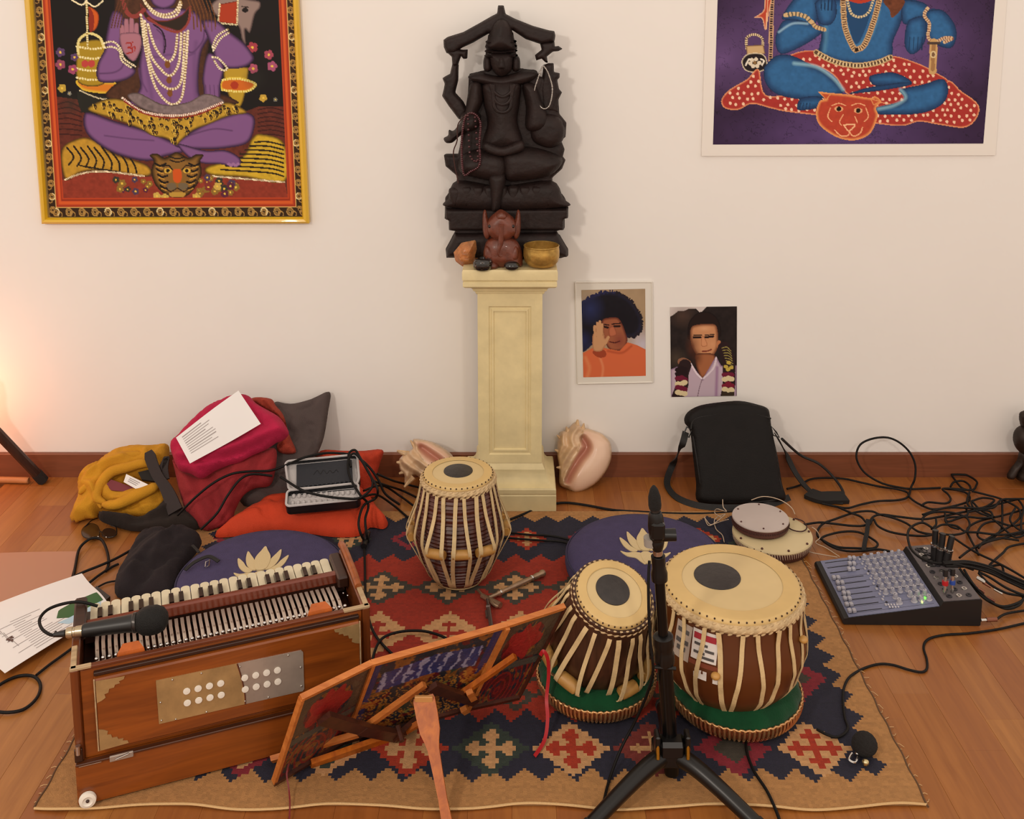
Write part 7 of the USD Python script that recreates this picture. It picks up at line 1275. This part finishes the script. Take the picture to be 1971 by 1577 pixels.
cable('black cable hanging down the left side of the microphone stand', [WL(1250, 1080, -1.098), WL(1248, 1120, -1.105), WL(1249, 1180, -1.110), WL(1252, 1240, -1.112), WL(1257, 1290, -1.108), FL(1246, 1335, .14), FL(1222, 1390, .075), FL(1196, 1440, .035), FL(1175, 1495, RZ), FL(1162, 1545, RZ), FL(1154, 1600, .005)], .0024)
cable('black cable leading from the right ring cushion to the front edge', [FL(x, y, z) for x, y, z in ((1440, 1408, RZ), (1436, 1440, RZ), (1450, 1482, RZ), (1478, 1526, RZ), (1498, 1572, .006), (1506, 1600, .004))], .0026)
# cables thrown over the cushions
gp = Plane((-.5, -.180, .05), (1, 0, 0), (0, .64, .77)); k1, o1 = 2.899, (100, 730)
def over(pts, offs): o_ = np.interp(np.linspace(0, 1, len(pts)), np.linspace(0, 1, len(offs)), offs); return [np.maximum(gp.p3(crop([p], o1, k1), d)[0], [-9, -9, .0095]) for p, d in zip(pts, o_)]
cable('black cable thrown over the red cloth and round the open case', over([(700, 760), (800, 660), (900, 580), (1000, 530), (1100, 515), (1220, 510), (1330, 470), (1400, 440), (1480, 420), (1560, 412), (1680, 425), (1760, 480), (1820, 560), (1860, 640), (1940, 700)], [.10, .125, .13, .12, .10, .085, .10, .085, .07, .06, .05, .03, .0]), .0030)
cable('shorter black cable lying down the front of the red cloth', over([(830, 840), (920, 750), (980, 650), (1050, 560), (1120, 530), (1230, 540)], [.11, .125, .125, .10]), .0030)
cable('black cable crossing the open case and knotted at its right end', [*case_pl.p3(crop([(1275, 545), (1320, 575), (1400, 622), (1500, 650), (1620, 665), (1720, 662)], o1, k1), .032), *case_pl.p3(crop([(1790, 590), (1750, 490), (1690, 415), (1655, 450), (1660, 540), (1715, 640)], o1, k1), .036), *[FL(*p, z) for p, z in zip(crop([(1765, 700), (1748, 780), (1755, 860), (1765, 910)], o1, k1), (.075, .060, .035, .0098))]], .0030)
cable('black cable loop rising over the right end of the orange cushion', [*case_pl.p3(crop([(1668, 490), (1655, 420), (1690, 396), (1720, 440), (1765, 520), (1815, 610)], o1, k1), .034), *[FL(*p, z) for p, z in zip(crop([(1805, 665), (1740, 705), (1712, 790), (1722, 860), (1755, 920)], o1, k1), (.085, .080, .062, .040, .0098))]], .0030)
for j, (pts, lab) in enumerate((([(690, 962), (722, 952), (756, 972), (790, 1000), (815, 1012)], 'lowest black cable fanning out from the cushions to the tabla'), ([(700, 945), (735, 935), (770, 955), (805, 980), (830, 990)], 'second lowest black cable fanning out from the cushions'), ([(715, 925), (745, 935), (775, 945), (810, 962)], 'second highest black cable fanning out from the cushions'), ([(725, 912), (755, 925), (780, 932), (812, 940)], 'highest black cable fanning out from the cushions'))): cable(lab, [FL(x, y, z) for (x, y), z in zip(pts, (.085, .06, .012, .010, .010))], .0027)
t = thing('cable_connector', 'black cable connector lying beside the orange cushion on the rug', 'connector', FL(703, 1045, .0068)); obj('barrel', rod(FL(700, 1052, .015), FL(706, 1030, .015), .0075, 12), bk, t); obj('collar', rod(FL(706, 1030, .015), FL(707, 1026, .015), .0080, 12), M('mic_collar', '#3c3836', .3, metal=.6), t)

# repeats of one kind carry the same group
_groups = {'round_cushion': 'round lotus cushions', 'ring_cushion': 'green ring cushions under the drums', 'cable': 'black cables lying about the floor', 'drum_cord': 'cords of the hand drums', 'hand_drum': 'stacked hand drums', 'conch_shell': 'conch shells by the pedestal', 'line_plug': 'audio plugs of the mixing desk', 'phono_plug': 'phono plugs of the mixing desk', 'tabla_drum': 'tablas', 'red_ribbon': 'ribbons of the book stand'}
for p in stage.GetPrimAtPath('/World').GetChildren():
    n = p.GetName(); n = n[:-4] if n[-4:-3] == '_' and n[-3:].isdigit() else n
    if n in _groups: p.SetCustomDataByKey('group', _groups[n])
